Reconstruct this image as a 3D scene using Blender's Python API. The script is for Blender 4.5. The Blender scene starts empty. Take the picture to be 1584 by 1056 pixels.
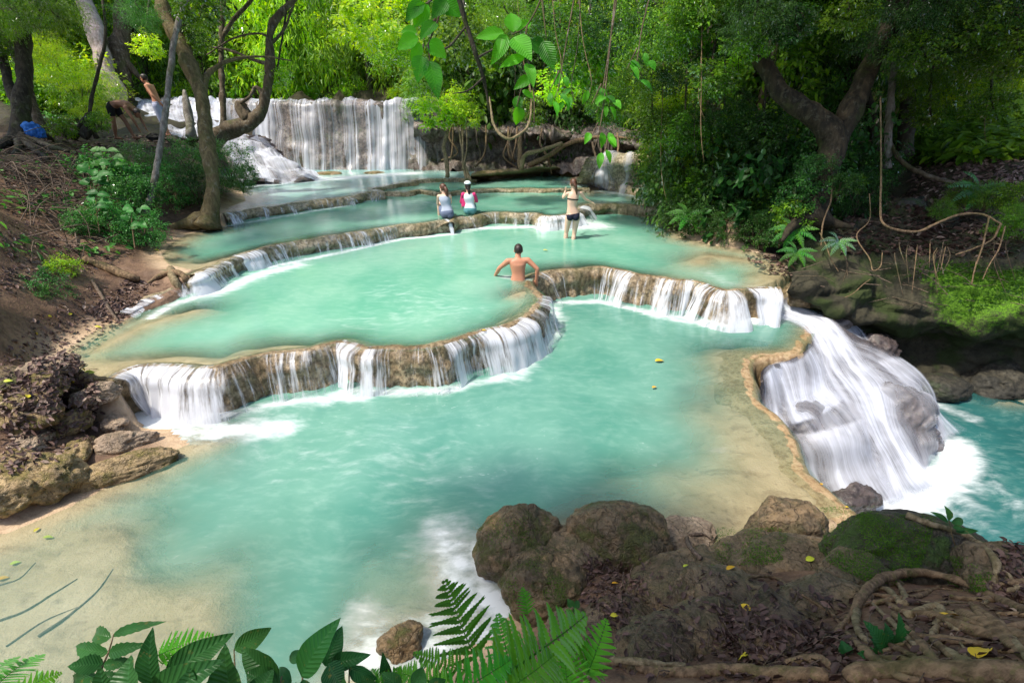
import bpy, bmesh, math, random
import numpy as np
from mathutils import Vector, Matrix, geometry as mgeo
from math import sin, cos, pi, radians

# ------------------------------------------------------------ camera, sky, sun, exposure
scene = bpy.context.scene
random.seed(7)
RNG = np.random.default_rng(11)
W0, H0, FPX, HOR, EYE = 1584.0, 1056.0, 748.0, 150.0, 3.75
TH = math.atan((H0 / 2 - HOR) / FPX)
cam_d = bpy.data.cameras.new('camera')
cam_d.sensor_width = 36.0
cam_d.lens = 36.0 * FPX / W0
cam_d.clip_start = 0.05
cam_d.clip_end = 600
cam = bpy.data.objects.new('camera', cam_d)
cam.location = (0, 0, EYE)
cam.rotation_euler = (pi / 2 - TH, 0, 0)
scene.collection.objects.link(cam)
scene.camera = cam

SUN_EL, SUN_AZ = radians(60), radians(-112)      # azimuth measured from +Y towards +X
world = bpy.data.worlds.new("World")
scene.world = world
world.use_nodes = True
wn = world.node_tree
sky = wn.nodes.new('ShaderNodeTexSky')
sky.sky_type = 'NISHITA'
sky.sun_disc = False
sky.sun_elevation = SUN_EL
sky.sun_rotation = SUN_AZ
sky.dust_density = 2.0
wn.nodes['Background'].inputs[1].default_value = 0.15
wn.links.new(sky.outputs[0], wn.nodes['Background'].inputs[0])
sun_d = bpy.data.lights.new('sun', 'SUN')
sun_d.energy = 3.3
sun_d.angle = radians(4)
sun_d.color = (1.0, 0.93, 0.80)
sun = bpy.data.objects.new('sun', sun_d)
sdir = Vector((sin(SUN_AZ) * cos(SUN_EL), cos(SUN_AZ) * cos(SUN_EL), sin(SUN_EL)))
sun.rotation_euler = sdir.to_track_quat('Z', 'Y').to_euler()
sun.location = sdir * 60
scene.collection.objects.link(sun)
vs = scene.view_settings
vs.view_transform = 'Standard'
vs.look = 'None'
vs.exposure = 0.75
vs.gamma = 1.0
cy = scene.cycles
cy.use_denoising = True
cy.max_bounces = 8
cy.diffuse_bounces = 3
cy.glossy_bounces = 3
cy.transmission_bounces = 4
cy.transparent_max_bounces = 24
cy.sample_clamp_indirect = 6
cy.caustics_reflective = False
cy.caustics_refractive = False

# ------------------------------------------------------------ geometry helpers
FW = np.array([0, cos(TH), -sin(TH)]); UPV = np.array([0, sin(TH), cos(TH)])
def ray(px, py):
    return FW + UPV * (-(py - H0 / 2) / FPX) + np.array([(px - W0 / 2) / FPX, 0, 0])
def P(px, py, z):                     # point of the place seen at a pixel and standing at height z
    d = ray(px, py); return np.array([0, 0, EYE]) + d * ((z - EYE) / d[2])
def PT(px, py, t):                    # same, at a known distance from the camera plane
    return np.array([0, 0, EYE]) + ray(px, py) * t
def PY(px, py, Y):
    d = ray(px, py); return np.array([0, 0, EYE]) + d * (Y / d[1])

def hash3(ix, iy, iz, seed):
    n = (ix.astype(np.int64) * 374761393 + iy.astype(np.int64) * 668265263 + iz.astype(np.int64) * 2147483647 + seed * 974634777) & 0xffffffff
    n = ((n ^ (n >> 13)) * 1274126177) & 0xffffffff
    n = ((n ^ (n >> 16)) * 2246822519) & 0xffffffff
    return ((n ^ (n >> 15)) & 0xffff) / 65535.0
def vnoise(p, seed=0):
    p = np.asarray(p, float); f = np.floor(p); i = f.astype(np.int64); w = p - f; w = w * w * (3 - 2 * w)
    r = 0
    for dx in (0, 1):
        for dy in (0, 1):
            for dz in (0, 1):
                wt = (w[:, 0] if dx else 1 - w[:, 0]) * (w[:, 1] if dy else 1 - w[:, 1]) * (w[:, 2] if dz else 1 - w[:, 2])
                r = r + wt * hash3(i[:, 0] + dx, i[:, 1] + dy, i[:, 2] + dz, seed)
    return r * 2 - 1
def fbm(p, octv=4, seed=0, gain=.5):
    r = 0; a = 1; q = np.asarray(p, float)
    for k in range(octv):
        r = r + a * vnoise(q, seed + k * 17); q = q * 2.03 + 5.1; a *= gain
    return r
def ss(a, b, x):
    t = np.clip((x - a) / (b - a), 0, 1); return t * t * (3 - 2 * t)

def link(name, me, mat=None, parent=None):
    o = bpy.data.objects.new(name, me)
    scene.collection.objects.link(o)
    if mat is not None:
        me.materials.clear(); me.materials.append(mat)
    if parent is not None: o.parent = parent
    return o
def nmesh(name, V, F, smooth=True, attrs=None, uv=None):
    """V (n,3); F list of arrays (m,k) of one k each, or a single array"""
    me = bpy.data.meshes.new(name)
    V = np.asarray(V, np.float32)
    if not isinstance(F, list): F = [F]
    F = [np.asarray(f, np.int32) for f in F if len(f)]
    loops = np.concatenate([f.ravel() for f in F]); sizes = np.concatenate([np.full(len(f), f.shape[1], np.int32) for f in F])
    starts = np.concatenate([[0], np.cumsum(sizes)[:-1]]).astype(np.int32)
    me.vertices.add(len(V)); me.vertices.foreach_set('co', V.ravel())
    me.loops.add(len(loops)); me.loops.foreach_set('vertex_index', loops)
    me.polygons.add(len(sizes)); me.polygons.foreach_set('loop_start', starts); me.polygons.foreach_set('loop_total', sizes)
    if smooth: me.polygons.foreach_set('use_smooth', np.ones(len(sizes), bool))
    me.update(calc_edges=True)
    if attrs:
        for k, a in attrs.items():
            at = me.attributes.new(k, 'FLOAT', 'POINT'); at.data.foreach_set('value', np.asarray(a, np.float32))
    if uv is not None:
        l = me.uv_layers.new(name='UVMap'); l.data.foreach_set('uv', np.asarray(uv, np.float32)[loops].ravel())
    me.validate()
    return me
def gridfaces(nr, nc, wrap=False):
    r = np.arange(nr - 1)[:, None]; c = np.arange(nc if wrap else nc - 1)[None, :]; c2 = (c + 1) % nc
    return np.stack([r * nc + c, r * nc + c2, (r + 1) * nc + c2, (r + 1) * nc + c], -1).reshape(-1, 4)
def catmull(pts, step=.06, closed=False):
    pts = np.asarray(pts, float)
    if len(pts) < 3: 
        n = max(2, int(np.linalg.norm(pts[-1] - pts[0]) / step) + 1)
        return pts[0] + (pts[-1] - pts[0]) * np.linspace(0, 1, n)[:, None]
    ext = np.vstack([2 * pts[0] - pts[1], pts, 2 * pts[-1] - pts[-2]])
    out = []
    for i in range(1, len(ext) - 2):
        p0, p1, p2, p3 = ext[i - 1:i + 3]
        n = max(2, int(np.linalg.norm(p2[:3] - p1[:3]) / step) + 1)
        t = np.linspace(0, 1, n, endpoint=False)[:, None]
        out.append(.5 * (2 * p1 + (p2 - p0) * t + (2 * p0 - 5 * p1 + 4 * p2 - p3) * t * t + (3 * p1 - p0 - 3 * p2 + p3) * t ** 3))
    out.append(ext[-2][None])
    return np.vstack(out)
class MB:                              # gathers arrays for one mesh object
    def __init__(s): s.V = []; s.F = {}; s.n = 0; s.A = {}; s.U = []
    def add(s, V, F, uv=None, **attrs):
        V = np.asarray(V, float); F = F if isinstance(F, list) else [F]
        for f in F:
            f = np.asarray(f)
            if len(f): s.F.setdefault(f.shape[1], []).append(f + s.n)
        s.V.append(V); s.n += len(V)
        for k, a in attrs.items(): s.A.setdefault(k, []).append(np.broadcast_to(a, (len(V),)))
        s.U.append(np.zeros((len(V), 2)) if uv is None else uv)
    def mesh(s, name, smooth=True):
        return nmesh(name, np.vstack(s.V), [np.vstack(f) for f in s.F.values()], smooth, {k: np.concatenate(a) for k, a in s.A.items()}, np.vstack(s.U))
    def build(s, name, mat, parent=None, smooth=True):
        return link(name, s.mesh(name, smooth), mat, parent)
def tube(mb, pts, radii, segs=8, wob=0., seed=0, step=None, cap=True, **attrs):
    """tapering tube through control points"""
    pts = np.asarray(pts, float); radii = np.broadcast_to(np.asarray(radii, float), (len(pts),))
    if step:
        q = catmull(np.hstack([pts, radii[:, None]]), step); pts = q[:, :3]; radii = np.maximum(q[:, 3], 1e-4)
    n = len(pts)
    T = np.gradient(pts, axis=0); T /= np.linalg.norm(T, axis=1)[:, None] + 1e-9
    ref = np.array([1, 0, 0.]) if abs(T[0][0]) < .8 else np.array([0, 1, 0.])
    N = np.cross(T[0], ref); N /= np.linalg.norm(N); Ns = [N]
    for i in range(1, n):
        N = N - T[i] * np.dot(N, T[i]); N /= np.linalg.norm(N) + 1e-9; Ns.append(N)
    Ns = np.array(Ns); B = np.cross(T, Ns)
    a = np.linspace(0, 2 * pi, segs, endpoint=False)
    ring = Ns[:, None, :] * np.cos(a)[None, :, None] + B[:, None, :] * np.sin(a)[None, :, None]
    r = radii[:, None, None] * np.ones((1, segs, 1))
    V = (pts[:, None, :] + ring * r).reshape(-1, 3)
    if wob:
        rr = np.repeat(radii, segs)
        V = V + ring.reshape(-1, 3) * (fbm(V / (np.mean(radii) * 2.2) + seed * 9.1, 3, seed) * wob * rr)[:, None]
    F = [gridfaces(n, segs, True)]
    s = np.concatenate([[0], np.cumsum(np.linalg.norm(np.diff(pts, axis=0), axis=1))])
    uv = np.stack([np.tile(a / (2 * pi), n), np.repeat(s, segs)], -1)
    if cap:
        V = np.vstack([V, pts[0] - T[0] * radii[0] * .3, pts[-1] + T[-1] * radii[-1] * .5]); m = n * segs
        k = np.arange(segs); k2 = (k + 1) % segs
        F.append(np.stack([np.full(segs, m), k2, k], -1)); F.append(np.stack([np.full(segs, m + 1), (n - 1) * segs + k, (n - 1) * segs + k2], -1))
        uv = np.vstack([uv, [[0, 0], [0, s[-1]]]])
    mb.add(V, F, uv, **attrs)
def ico(sub=4):
    bm = bmesh.new(); bmesh.ops.create_icosphere(bm, subdivisions=sub, radius=1)
    V = np.array([v.co[:] for v in bm.verts]); F = np.array([[v.index for v in f.verts] for f in bm.faces]); bm.free()
    return V, F
ICO = {k: ico(k) for k in (1, 2, 3, 4, 5, 6)}
def tag(o, label=None, cat=None, group=None, kind=None):
    if label: o['label'] = label
    if cat: o['category'] = cat
    if group: o['group'] = group
    if kind: o['kind'] = kind
    return o
def empty(name, loc=(0, 0, 0), rz=0, **k):
    o = bpy.data.objects.new(name, None); o.empty_display_size = .2
    scene.collection.objects.link(o); o.location = Vector(loc); o.rotation_euler = (0, 0, rz)
    return tag(o, **k)
def copy_tree(o, parent=None):
    c = o.copy(); scene.collection.objects.link(c); c.parent = parent
    for ch in list(o.children): copy_tree(ch, c)
    return c

# ------------------------------------------------------------ materials
class NT:
    def __init__(s, name):
        s.m = bpy.data.materials.new(name); s.m.use_nodes = True; s.t = s.m.node_tree; s.t.nodes.clear()
        s.out = s.t.nodes.new('ShaderNodeOutputMaterial')
    def n(s, ty, ins=None, **props):
        nd = s.t.nodes.new('ShaderNode' + ty)
        for k, v in props.items(): setattr(nd, k, v)
        if ins:
            for k, v in ins.items(): s.set(nd.inputs[k], v)
        return nd
    def set(s, sock, v):
        if hasattr(v, 'bl_idname') and hasattr(v, 'outputs'): s.t.links.new(v.outputs[0], sock)
        elif isinstance(v, bpy.types.NodeSocket): s.t.links.new(v, sock)
        elif isinstance(v, (tuple, list)) and len(v) == 3 and sock.type == 'RGBA': sock.default_value = (*v, 1)
        else: sock.default_value = v
    def noise(s, vec, scale, detail=4, rough=.55, dist=0.): 
        nd = s.n('TexNoise', {'Scale': scale, 'Detail': detail, 'Roughness': rough, 'Distortion': dist})
        if vec is not None: s.set(nd.inputs['Vector'], vec)
        return nd.outputs[0]
    def ramp(s, fac, stops):
        nd = s.n('ValToRGB'); s.set(nd.inputs[0], fac); el = nd.color_ramp.elements
        while len(el) < len(stops): el.new(.5)
        for e, (p, c) in zip(el, stops): e.position = p; e.color = (*c, 1) if not isinstance(c, (int, float)) else (c, c, c, 1)
        return nd.outputs[0]
    def mix(s, f, a, b, mode='MIX'):
        nd = s.n('Mix', data_type='RGBA', blend_type=mode)
        s.set(nd.inputs[0], f); s.set(nd.inputs[6], a); s.set(nd.inputs[7], b); return nd.outputs[2]
    def math(s, op, a, b=0., c=None, clamp=False):
        nd = s.n('Math', operation=op, use_clamp=clamp); s.set(nd.inputs[0], a); s.set(nd.inputs[1], b)
        if c is not None: s.set(nd.inputs[2], c)
        return nd.outputs[0]
    def mr(s, v, a, b, c=0., d=1.):
        nd = s.n('MapRange', {'Value': v, 'From Min': a, 'From Max': b, 'To Min': c, 'To Max': d}, interpolation_type='SMOOTHSTEP'); return nd.outputs[0]
    def attr(s, name): return s.n('Attribute', attribute_name=name).outputs['Fac']
    def mapping(s, vec, scale=(1, 1, 1), rot=(0, 0, 0)):
        return s.n('Mapping', {'Vector': vec, 'Scale': Vector(scale), 'Rotation': Vector(rot)}).outputs[0]
    def obj(s): return s.n('TexCoord').outputs['Object']
    def pos(s): return s.n('NewGeometry').outputs['Position']
    def bump(s, h, strength=.5, dist=.02, normal=None):
        nd = s.n('Bump', {'Height': h, 'Strength': strength, 'Distance': dist})
        if normal is not None: s.set(nd.inputs['Normal'], normal)
        return nd.outputs[0]
    def pbr(s, col, rough=.6, normal=None, spec=.5, **k):
        nd = s.n('BsdfPrincipled', {'Base Color': col, 'Roughness': rough, 'Specular IOR Level': spec})
        if normal is not None: s.set(nd.inputs['Normal'], normal)
        for a, b in k.items(): s.set(nd.inputs[a], b)
        return nd
    def done(s, shader, disp=None):
        s.set(s.out.inputs[0], shader); return s.m

def mat_travertine(name, dark, mid, light, moss=(.07, .09, .02), mossamt=.35, rough=.45, flute=True):
    t = NT(name); p = t.pos()
    n1 = t.noise(p, 2.2, 6, .6); n2 = t.noise(p, 14, 6, .65); n3 = t.noise(t.mapping(p, (22, 22, 2.2)), 1.0, 4, .6)
    c = t.mix(t.mr(n1, .35, .65), mid, light)
    c = t.mix(t.mr(n2, .42, .62, 0, .8), c, dark)
    if flute: c = t.mix(t.mr(n3, .45, .68, 0, .55), c, dark)
    c = t.mix(t.mr(t.noise(p, 1.3, 5, .65), .5, .68, 0, mossamt), c, moss)
    h = t.math('ADD', t.math('MULTIPLY', n2, .7), t.math('MULTIPLY', n3, .8 if flute else 0))
    h = t.math('ADD', h, t.math('MULTIPLY', t.noise(p, 60, 3, .6), .3))
    return t.done(t.pbr(c, t.mr(n2, .3, .7, rough - .15, rough + .2), t.bump(h, .8, .03), .5))
M = {}
M['dam'] = mat_travertine('travertine', (.07, .045, .02), (.22, .15, .075), (.46, .35, .22), (.10, .09, .02), .5)
M['damfar'] = mat_travertine('travertine far', (.09, .07, .03), (.26, .20, .10), (.5, .41, .28), (.12, .12, .03), .6)
M['wall'] = mat_travertine('wet rock wall', (.025, .02, .018), (.11, .085, .07), (.24, .19, .16), (.05, .07, .015), .6, .4)
M['darkrock'] = mat_travertine('dark rock', (.008, .008, .006), (.026, .024, .017), (.06, .052, .035), (.025, .045, .01), .8, .7, False)
M['cascaderock'] = mat_travertine('dark wet cascade rock', (.025, .019, .018), (.075, .058, .055), (.14, .11, .105), (.05, .05, .02), .25, .3, False)
M['rim'] = mat_travertine('tan travertine rim', (.22, .13, .06), (.38, .26, .14), (.48, .35, .21), (.2, .16, .06), .35, .35, False)
M['wetrock'] = mat_travertine('wet boulder', (.05, .038, .034), (.13, .10, .09), (.24, .19, .17), (.07, .08, .02), .3, .3, False)

def mat_rock(name, base, warm, moss, mossamt=.5):
    t = NT(name); p = t.pos(); nz = t.n('SeparateXYZ', {0: t.n('NewGeometry').outputs['Normal']}).outputs[2]
    n1 = t.noise(p, 3.1, 7, .62, .4); n2 = t.noise(p, 18, 7, .7); n3 = t.noise(p, 70, 4, .6)
    c = t.ramp(n1, [(.28, tuple(x * .42 for x in base)), (.5, base), (.68, warm)])
    c = t.mix(t.mr(n2, .46, .68, 0, .65), c, tuple(x * .35 for x in base))
    c = t.mix(t.mr(n3, .6, .72, 0, .35), c, (.30, .25, .17))
    mm = t.math('MULTIPLY', t.mr(t.math('ADD', t.noise(p, 4.3, 6, .7), t.math('MULTIPLY', n2, .3)), .62, .76), mossamt)
    c = t.mix(mm, c, t.mix(n3, tuple(x * .5 for x in moss), moss))
    vo = t.n('TexVoronoi', {'Vector': t.n('VectorMath', {0: p, 1: t.n('VectorMath', {0: t.n('TexNoise', {'Vector': p, 'Scale': 5., 'Detail': 4.}).outputs[1], 'Scale': .35}, operation='SCALE').outputs[0]}, operation='ADD').outputs[0], 'Scale': 3.4}, feature='DISTANCE_TO_EDGE').outputs[0]
    crk = t.mr(vo, 0., .035, 1., 0.)
    c = t.mix(t.math('MULTIPLY', crk, t.mr(n1, .5, .65, 0, .4)), c, (.018, .014, .01))
    pit = t.mr(t.noise(p, 34, 5, .7), .56, .7)
    c = t.mix(t.math('MULTIPLY', pit, .5), c, tuple(x * .3 for x in base))
    h = t.math('ADD', t.math('MULTIPLY', n2, 1.), t.math('MULTIPLY', n3, t.math('ADD', .35, mm)))
    h = t.math('SUBTRACT', h, t.math('ADD', t.math('MULTIPLY', crk, .5), t.math('MULTIPLY', pit, .5)))
    return t.done(t.pbr(c, t.mr(n2, .3, .7, .28, .7), t.bump(h, .9, .03), .5))
M['rock'] = mat_rock('mossy rock', (.15, .105, .055), (.28, .18, .085), (.10, .12, .015), .75)
M['slab'] = mat_rock('brown slab rock', (.17, .12, .07), (.30, .20, .105), (.08, .10, .02), .35)
M['rockgreen'] = mat_rock('very mossy rock', (.06, .05, .035), (.10, .075, .04), (.055, .11, .012), .95)
M['rockyellow'] = mat_rock('yellow lichen rock', (.33, .23, .115), (.50, .36, .17), (.24, .21, .03), .75)
M['rockpale'] = mat_rock('pale travertine rock', (.40, .29, .20), (.56, .43, .30), (.25, .2, .1), .2)

def mat_ground():
    t = NT('forest soil'); p = t.pos()
    n1 = t.noise(p, 1.1, 6, .6); n2 = t.noise(p, 9, 6, .65); n3 = t.noise(p, 45, 4, .6)
    soil = t.ramp(n1, [(.3, (.08, .046, .03)), (.5, (.17, .10, .062)), (.7, (.28, .175, .11))])
    soil = t.mix(t.mr(n2, .45, .65, 0, .7), soil, (.07, .042, .03))
    soil = t.mix(t.mr(n3, .6, .75, 0, .4), soil, (.38, .28, .18))
    sand = t.ramp(t.noise(p, 1.7, 5, .6, .6), [(.3, (.36, .25, .15)), (.5, (.52, .375, .24)), (.7, (.62, .46, .32))])
    sand = t.mix(t.mr(t.noise(t.mapping(p, (1.2, 2.6, 1), (0, 0, .5)), 1.6, 6, .65, .5), .5, .66, 0, .6), sand, (.26, .165, .10))
    sand = t.mix(t.mr(t.noise(p, 7, 5, .65), .58, .7, 0, .5), sand, (.20, .13, .085))
    c = t.mix(t.attr('sand'), soil, sand)
    rim = t.ramp(n2, [(.35, (.26, .16, .08)), (.6, (.5, .37, .23))])
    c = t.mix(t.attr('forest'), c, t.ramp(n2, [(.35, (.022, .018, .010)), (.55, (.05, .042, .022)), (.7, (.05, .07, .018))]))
    h = t.math('ADD', t.math('MULTIPLY', n2, 1.), t.math('MULTIPLY', n3, .5))
    return t.done(t.pbr(c, t.mr(n2, .3, .7, .45, .9), t.bump(h, .7, .03), .3))
M['ground'] = mat_ground()

def mat_water(name, deep, shallow, bumpdist=.012):
    t = NT(name); p = t.pos()
    dep = t.attr('depth'); foam = t.attr('foam')
    warp = t.noise(p, .8, 3, .5)
    v = t.n('VectorMath', {0: p, 1: t.n('VectorMath', {0: t.n('TexNoise', {'Vector': p, 'Scale': .7, 'Detail': 2.}).outputs[1], 'Scale': .6}, operation='SCALE').outputs[0]}, operation='ADD').outputs[0]
    r1 = t.noise(t.mapping(v, (3.2, 7.0, 1)), 1.4, 6, .65)
    r2 = t.noise(t.mapping(v, (8, 20, 1), (0, 0, .4)), 1.3, 5, .65)
    cl = t.mr(t.noise(v, .55, 4, .6), .3, .7)
    col = t.mix(cl, deep, shallow)
    col = t.mix(t.mr(r1, .42, .75, 0, .12), col, (.55, .72, .64))
    fo = t.math('MULTIPLY', t.mr(r2, .60, .74), t.mr(t.noise(v, 1.1, 3, .5), .52, .7, 0, .28))
    fn = t.noise(t.mapping(v, (3.2, 7, 1), (0, 0, .5)), 1.2, 6, .6)
    fo = t.math('MAXIMUM', fo, t.mr(t.math('ADD', foam, t.math('MULTIPLY', t.math('SUBTRACT', fn, .5), 1.1)), .18, 1.25))
    fo = t.math('MINIMUM', fo, .84)
    # milky water hides its floor more the deeper it is
    a = t.math('SUBTRACT', 1., t.math('POWER', 2.718, t.math('MULTIPLY', dep, -4.6)))
    a = t.math('MAXIMUM', a, fo)
    col = t.mix(fo, col, (.90, .92, .95))
    h = t.math('ADD', t.math('MULTIPLY', r1, 1.), t.math('MULTIPLY', r2, .35))
    nrm = t.bump(h, .22, bumpdist * 1.3)
    body = t.n('MixShader', {0: a, 1: t.n('BsdfTransparent', {0: (.93, .98, .95)}), 2: t.n('BsdfDiffuse', {0: col})})
    gl = t.n('BsdfGlossy', {'Color': (1, 1, 1), 'Roughness': .08, 'Normal': nrm})
    fr = t.n('Fresnel', {'IOR': 1.33, 'Normal': nrm})
    fr2 = t.math('MULTIPLY', fr, t.math('SUBTRACT', 1., t.math('MULTIPLY', fo, .8)))
    sh = t.n('MixShader', {0: fr2}); t.t.links.new(body.outputs[0], sh.inputs[1]); t.t.links.new(gl.outputs[0], sh.inputs[2])
    return t.done(sh)
M['waterA'] = mat_water('milky turquoise water', (.12, .37, .265), (.23, .46, .35))
M['waterB'] = mat_water('milky teal water', (.075, .245, .19), (.15, .335, .265))
M['waterF'] = mat_water('deep teal water', (.016, .09, .09), (.03, .14, .135))
M['waterD'] = mat_water('far turquoise water', (.20, .46, .42), (.38, .56, .53))

def mat_fall(name, fu=26., lo=.36, hi=.82, fv=1.0, col=(.86, .88, .95), con=2.2):  # bluish base colour includes the cool tint of sky light
    t = NT(name); uv = t.n('TexCoord').outputs['UV']; d = t.attr('dens')
    s1 = t.noise(t.mapping(uv, (fu, fv, 1)), 1., 4, .6)
    s2 = t.noise(t.mapping(uv, (fu * .22, fv * .5, 1)), 1., 3, .5)
    s3 = t.noise(t.mapping(uv, (fu * .55, fv * 2.5, 1)), 1., 3, .6)
    s = t.math('ADD', t.math('MULTIPLY', s1, .42), t.math('MULTIPLY', s2, .34)); s = t.math('ADD', s, t.math('MULTIPLY', s3, .24))
    s = t.math('ADD', t.math('MULTIPLY', t.math('SUBTRACT', s, .5), con), t.math('ADD', .5, t.math('MULTIPLY', t.math('SUBTRACT', d, .5), .55)))
    a = t.mr(s, lo, hi, 0, .96)
    a = t.math('MULTIPLY', a, t.mr(d, 0., .25))
    b = t.bump(s1, .5, .02)
    df = t.n('AddShader', {0: t.n('BsdfDiffuse', {0: tuple(x * .72 for x in col), 'Normal': b}), 1: t.n('BsdfTranslucent', {0: tuple(x * .28 for x in col)})})
    g = t.n('BsdfGlossy', {0: (1, 1, 1), 'Roughness': .3, 'Normal': b})
    m1 = t.n('MixShader', {0: .06}); t.t.links.new(df.outputs[0], m1.inputs[1]); t.t.links.new(g.outputs[0], m1.inputs[2])
    m2 = t.n('MixShader', {0: a, 1: t.n('BsdfTransparent')}); t.t.links.new(m1.outputs[0], m2.inputs[2])
    return t.done(m2)
M['fall'] = mat_fall('silky falling water')
M['fallbig'] = mat_fall('tall silky waterfall', 13., .22, .92, .12, (.84, .87, .98), 1.9)  # lavender sky tint mixed into the white
def mat_silk():
    t = NT('silky cascade water'); uv = t.n('TexCoord').outputs['UV']; d = t.attr('dens'); p = t.pos()
    wv = t.n('VectorMath', {0: uv, 1: t.n('VectorMath', {0: t.n('TexNoise', {'Vector': p, 'Scale': 1.3, 'Detail': 2.}).outputs[1], 'Scale': .22}, operation='SCALE').outputs[0]}, operation='ADD').outputs[0]
    s1 = t.noise(t.mapping(wv, (30, .5, 1)), 1., 5, .65); s2 = t.noise(t.mapping(wv, (5.5, .55, 1)), 1., 3, .5); s3 = t.noise(p, 2.6, 3, .5)
    a = t.math('ADD', t.math('MULTIPLY', t.mr(s2, .32, .66), .42), t.math('MULTIPLY', t.mr(s1, .3, .7), .26))
    a = t.math('ADD', a, t.math('MULTIPLY', t.mr(s3, .35, .62), .22))
    a = t.math('MULTIPLY', t.math('ADD', a, .12), d, clamp=True)
    a = t.math('MINIMUM', a, .965)
    df = t.n('AddShader', {0: t.n('BsdfDiffuse', {0: (.60, .62, .70)}), 1: t.n('BsdfTranslucent', {0: (.2, .21, .23)})})
    m2 = t.n('MixShader', {0: a, 1: t.n('BsdfTransparent')}); t.t.links.new(df.outputs[0], m2.inputs[2])
    return t.done(m2)
M['cascade'] = mat_silk()

def mat_simple(name, col, rough=.6, spec=.4, var=.25, scale=20, bump=.0, **k):
    t = NT(name); p = t.obj(); n = t.noise(p, scale, 4, .6)
    c = t.mix(n, tuple(x * (1 - var) for x in col), tuple(min(1, x * (1 + var)) for x in col))
    return t.done(t.pbr(c, rough, t.bump(n, bump, .01) if bump else None, spec, **k))
def mat_bark(name, a, b, patch, patchamt=.5, scale=1.):
    t = NT(name); p = t.pos()
    n1 = t.noise(t.mapping(p, (14 * scale, 14 * scale, 2.5 * scale)), 1., 5, .65); n2 = t.noise(p, 9 * scale, 6, .7, .5)
    c = t.mix(t.mr(n1, .35, .65), a, b)
    c = t.mix(t.mr(n2, .55, .63, 0, patchamt), c, patch)
    c = t.mix(t.mr(t.noise(p, 2.1, 4, .6), .52, .66, 0, .5), c, (.06, .075, .015))
    return t.done(t.pbr(c, .8, t.bump(t.math('ADD', n1, t.math('MULTIPLY', n2, .5)), .8, .03), .25))
M['bark'] = mat_bark('mossy brown bark', (.05, .035, .02), (.13, .095, .06), (.26, .24, .20), .5)
M['barkpale'] = mat_bark('pale pink bark', (.30, .22, .19), (.50, .40, .36), (.62, .54, .50), .5)
M['barkgrey'] = mat_bark('lichen grey bark', (.12, .10, .085), (.26, .23, .20), (.42, .40, .38), .6)
M['barkolive'] = mat_bark('olive bark', (.085, .062, .028), (.17, .13, .06), (.28, .25, .19), .45)
M['barkmoss'] = mat_bark('dark mossy bark', (.015, .012, .008), (.045, .034, .02), (.12, .11, .08), .4)
M['barkdark'] = mat_bark('dark bark', (.02, .016, .012), (.06, .048, .034), (.17, .17, .13), .4)
M['root'] = mat_bark('root bark', (.11, .07, .04), (.27, .18, .105), (.12, .14, .03), .35, 2.)
M['rootpale'] = mat_bark('pale root bark', (.15, .11, .06), (.32, .25, .15), (.16, .15, .05), .35, 2.)

def mat_leaf(name, c0, c1, c2, trans=.45, rough=.4, veins=False, gloss=.12):
    t = NT(name); ti = t.attr('tint')
    c = t.ramp(ti, [(0., c0), (.5, c1), (1., c2)])
    if veins:
        sp = t.noise(t.n('NewGeometry').outputs['Position'], 38, 4, .65); c = t.mix(t.mr(sp, .62, .70, 0, .65), c, (.20, .15, .04)); c = t.mix(t.mr(t.noise(t.n('NewGeometry').outputs['Position'], 9, 3, .5), .4, .65, 0, .4), c, tuple(x * 1.9 for x in c1))
    ob = t.n('ObjectInfo').outputs['Random']
    hs = t.n('HueSaturation', {'Hue': t.mr(ob, 0, 1, .485, .515), 'Value': t.mr(t.math('FRACT', t.math('MULTIPLY', ob, 7.7)), 0, 1, .8, 1.2), 'Color': c})
    c = hs.outputs[0]; nrm = None
    if veins:
        uv = t.n('TexCoord').outputs['UV']; sx = t.n('SeparateXYZ', {0: uv})
        ax = t.math('ABSOLUTE', sx.outputs[0])
        w = t.math('SINE', t.math('MULTIPLY', t.math('SUBTRACT', sx.outputs[1], t.math('MULTIPLY', ax, .45)), 75.))
        vv = t.mr(w, .72, 1.); mid = t.mr(ax, .0, .03, 1., 0.)
        vv = t.math('MAXIMUM', vv, mid)
        c = t.mix(t.math('MULTIPLY', vv, .16), c, tuple(min(1, x * 2.2 + .03) for x in c1))
        nrm = t.bump(w, .35, .004)
    d = t.n('BsdfDiffuse', {0: c}); tr = t.n('BsdfTranslucent', {0: t.mix(.6, c, (.62, .85, .08), 'MIX') if False else t.n('HueSaturation', {'Hue': .488, 'Saturation': 1.15, 'Value': 1.75, 'Color': c}).outputs[0]})
    g = t.n('BsdfGlossy', {'Roughness': rough})
    if nrm is not None:
        for q in (d, g): t.set(q.inputs['Normal'], nrm)
    m = t.n('MixShader', {0: trans}); t.t.links.new(d.outputs[0], m.inputs[1]); t.t.links.new(tr.outputs[0], m.inputs[2])
    fr = t.n('Fresnel', {'IOR': 1.4})
    m2 = t.n('MixShader', {0: t.math('MULTIPLY', fr, gloss * 4)}); t.t.links.new(m.outputs[0], m2.inputs[1]); t.t.links.new(g.outputs[0], m2.inputs[2])
    return t.done(m2)
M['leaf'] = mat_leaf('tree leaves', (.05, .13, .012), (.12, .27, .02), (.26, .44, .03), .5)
M['leafbright'] = mat_leaf('sunlit-toned tree leaves', (.16, .36, .015), (.40, .66, .03), (.66, .80, .06), .55)  # lit copy of the tree leaves, sunlight put into the colour
M['leafdark'] = mat_leaf('dark leaves', (.018, .06, .012), (.04, .12, .022), (.09, .21, .035), .4)  # darker leaf colour that carries the shade of the right bank
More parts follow.
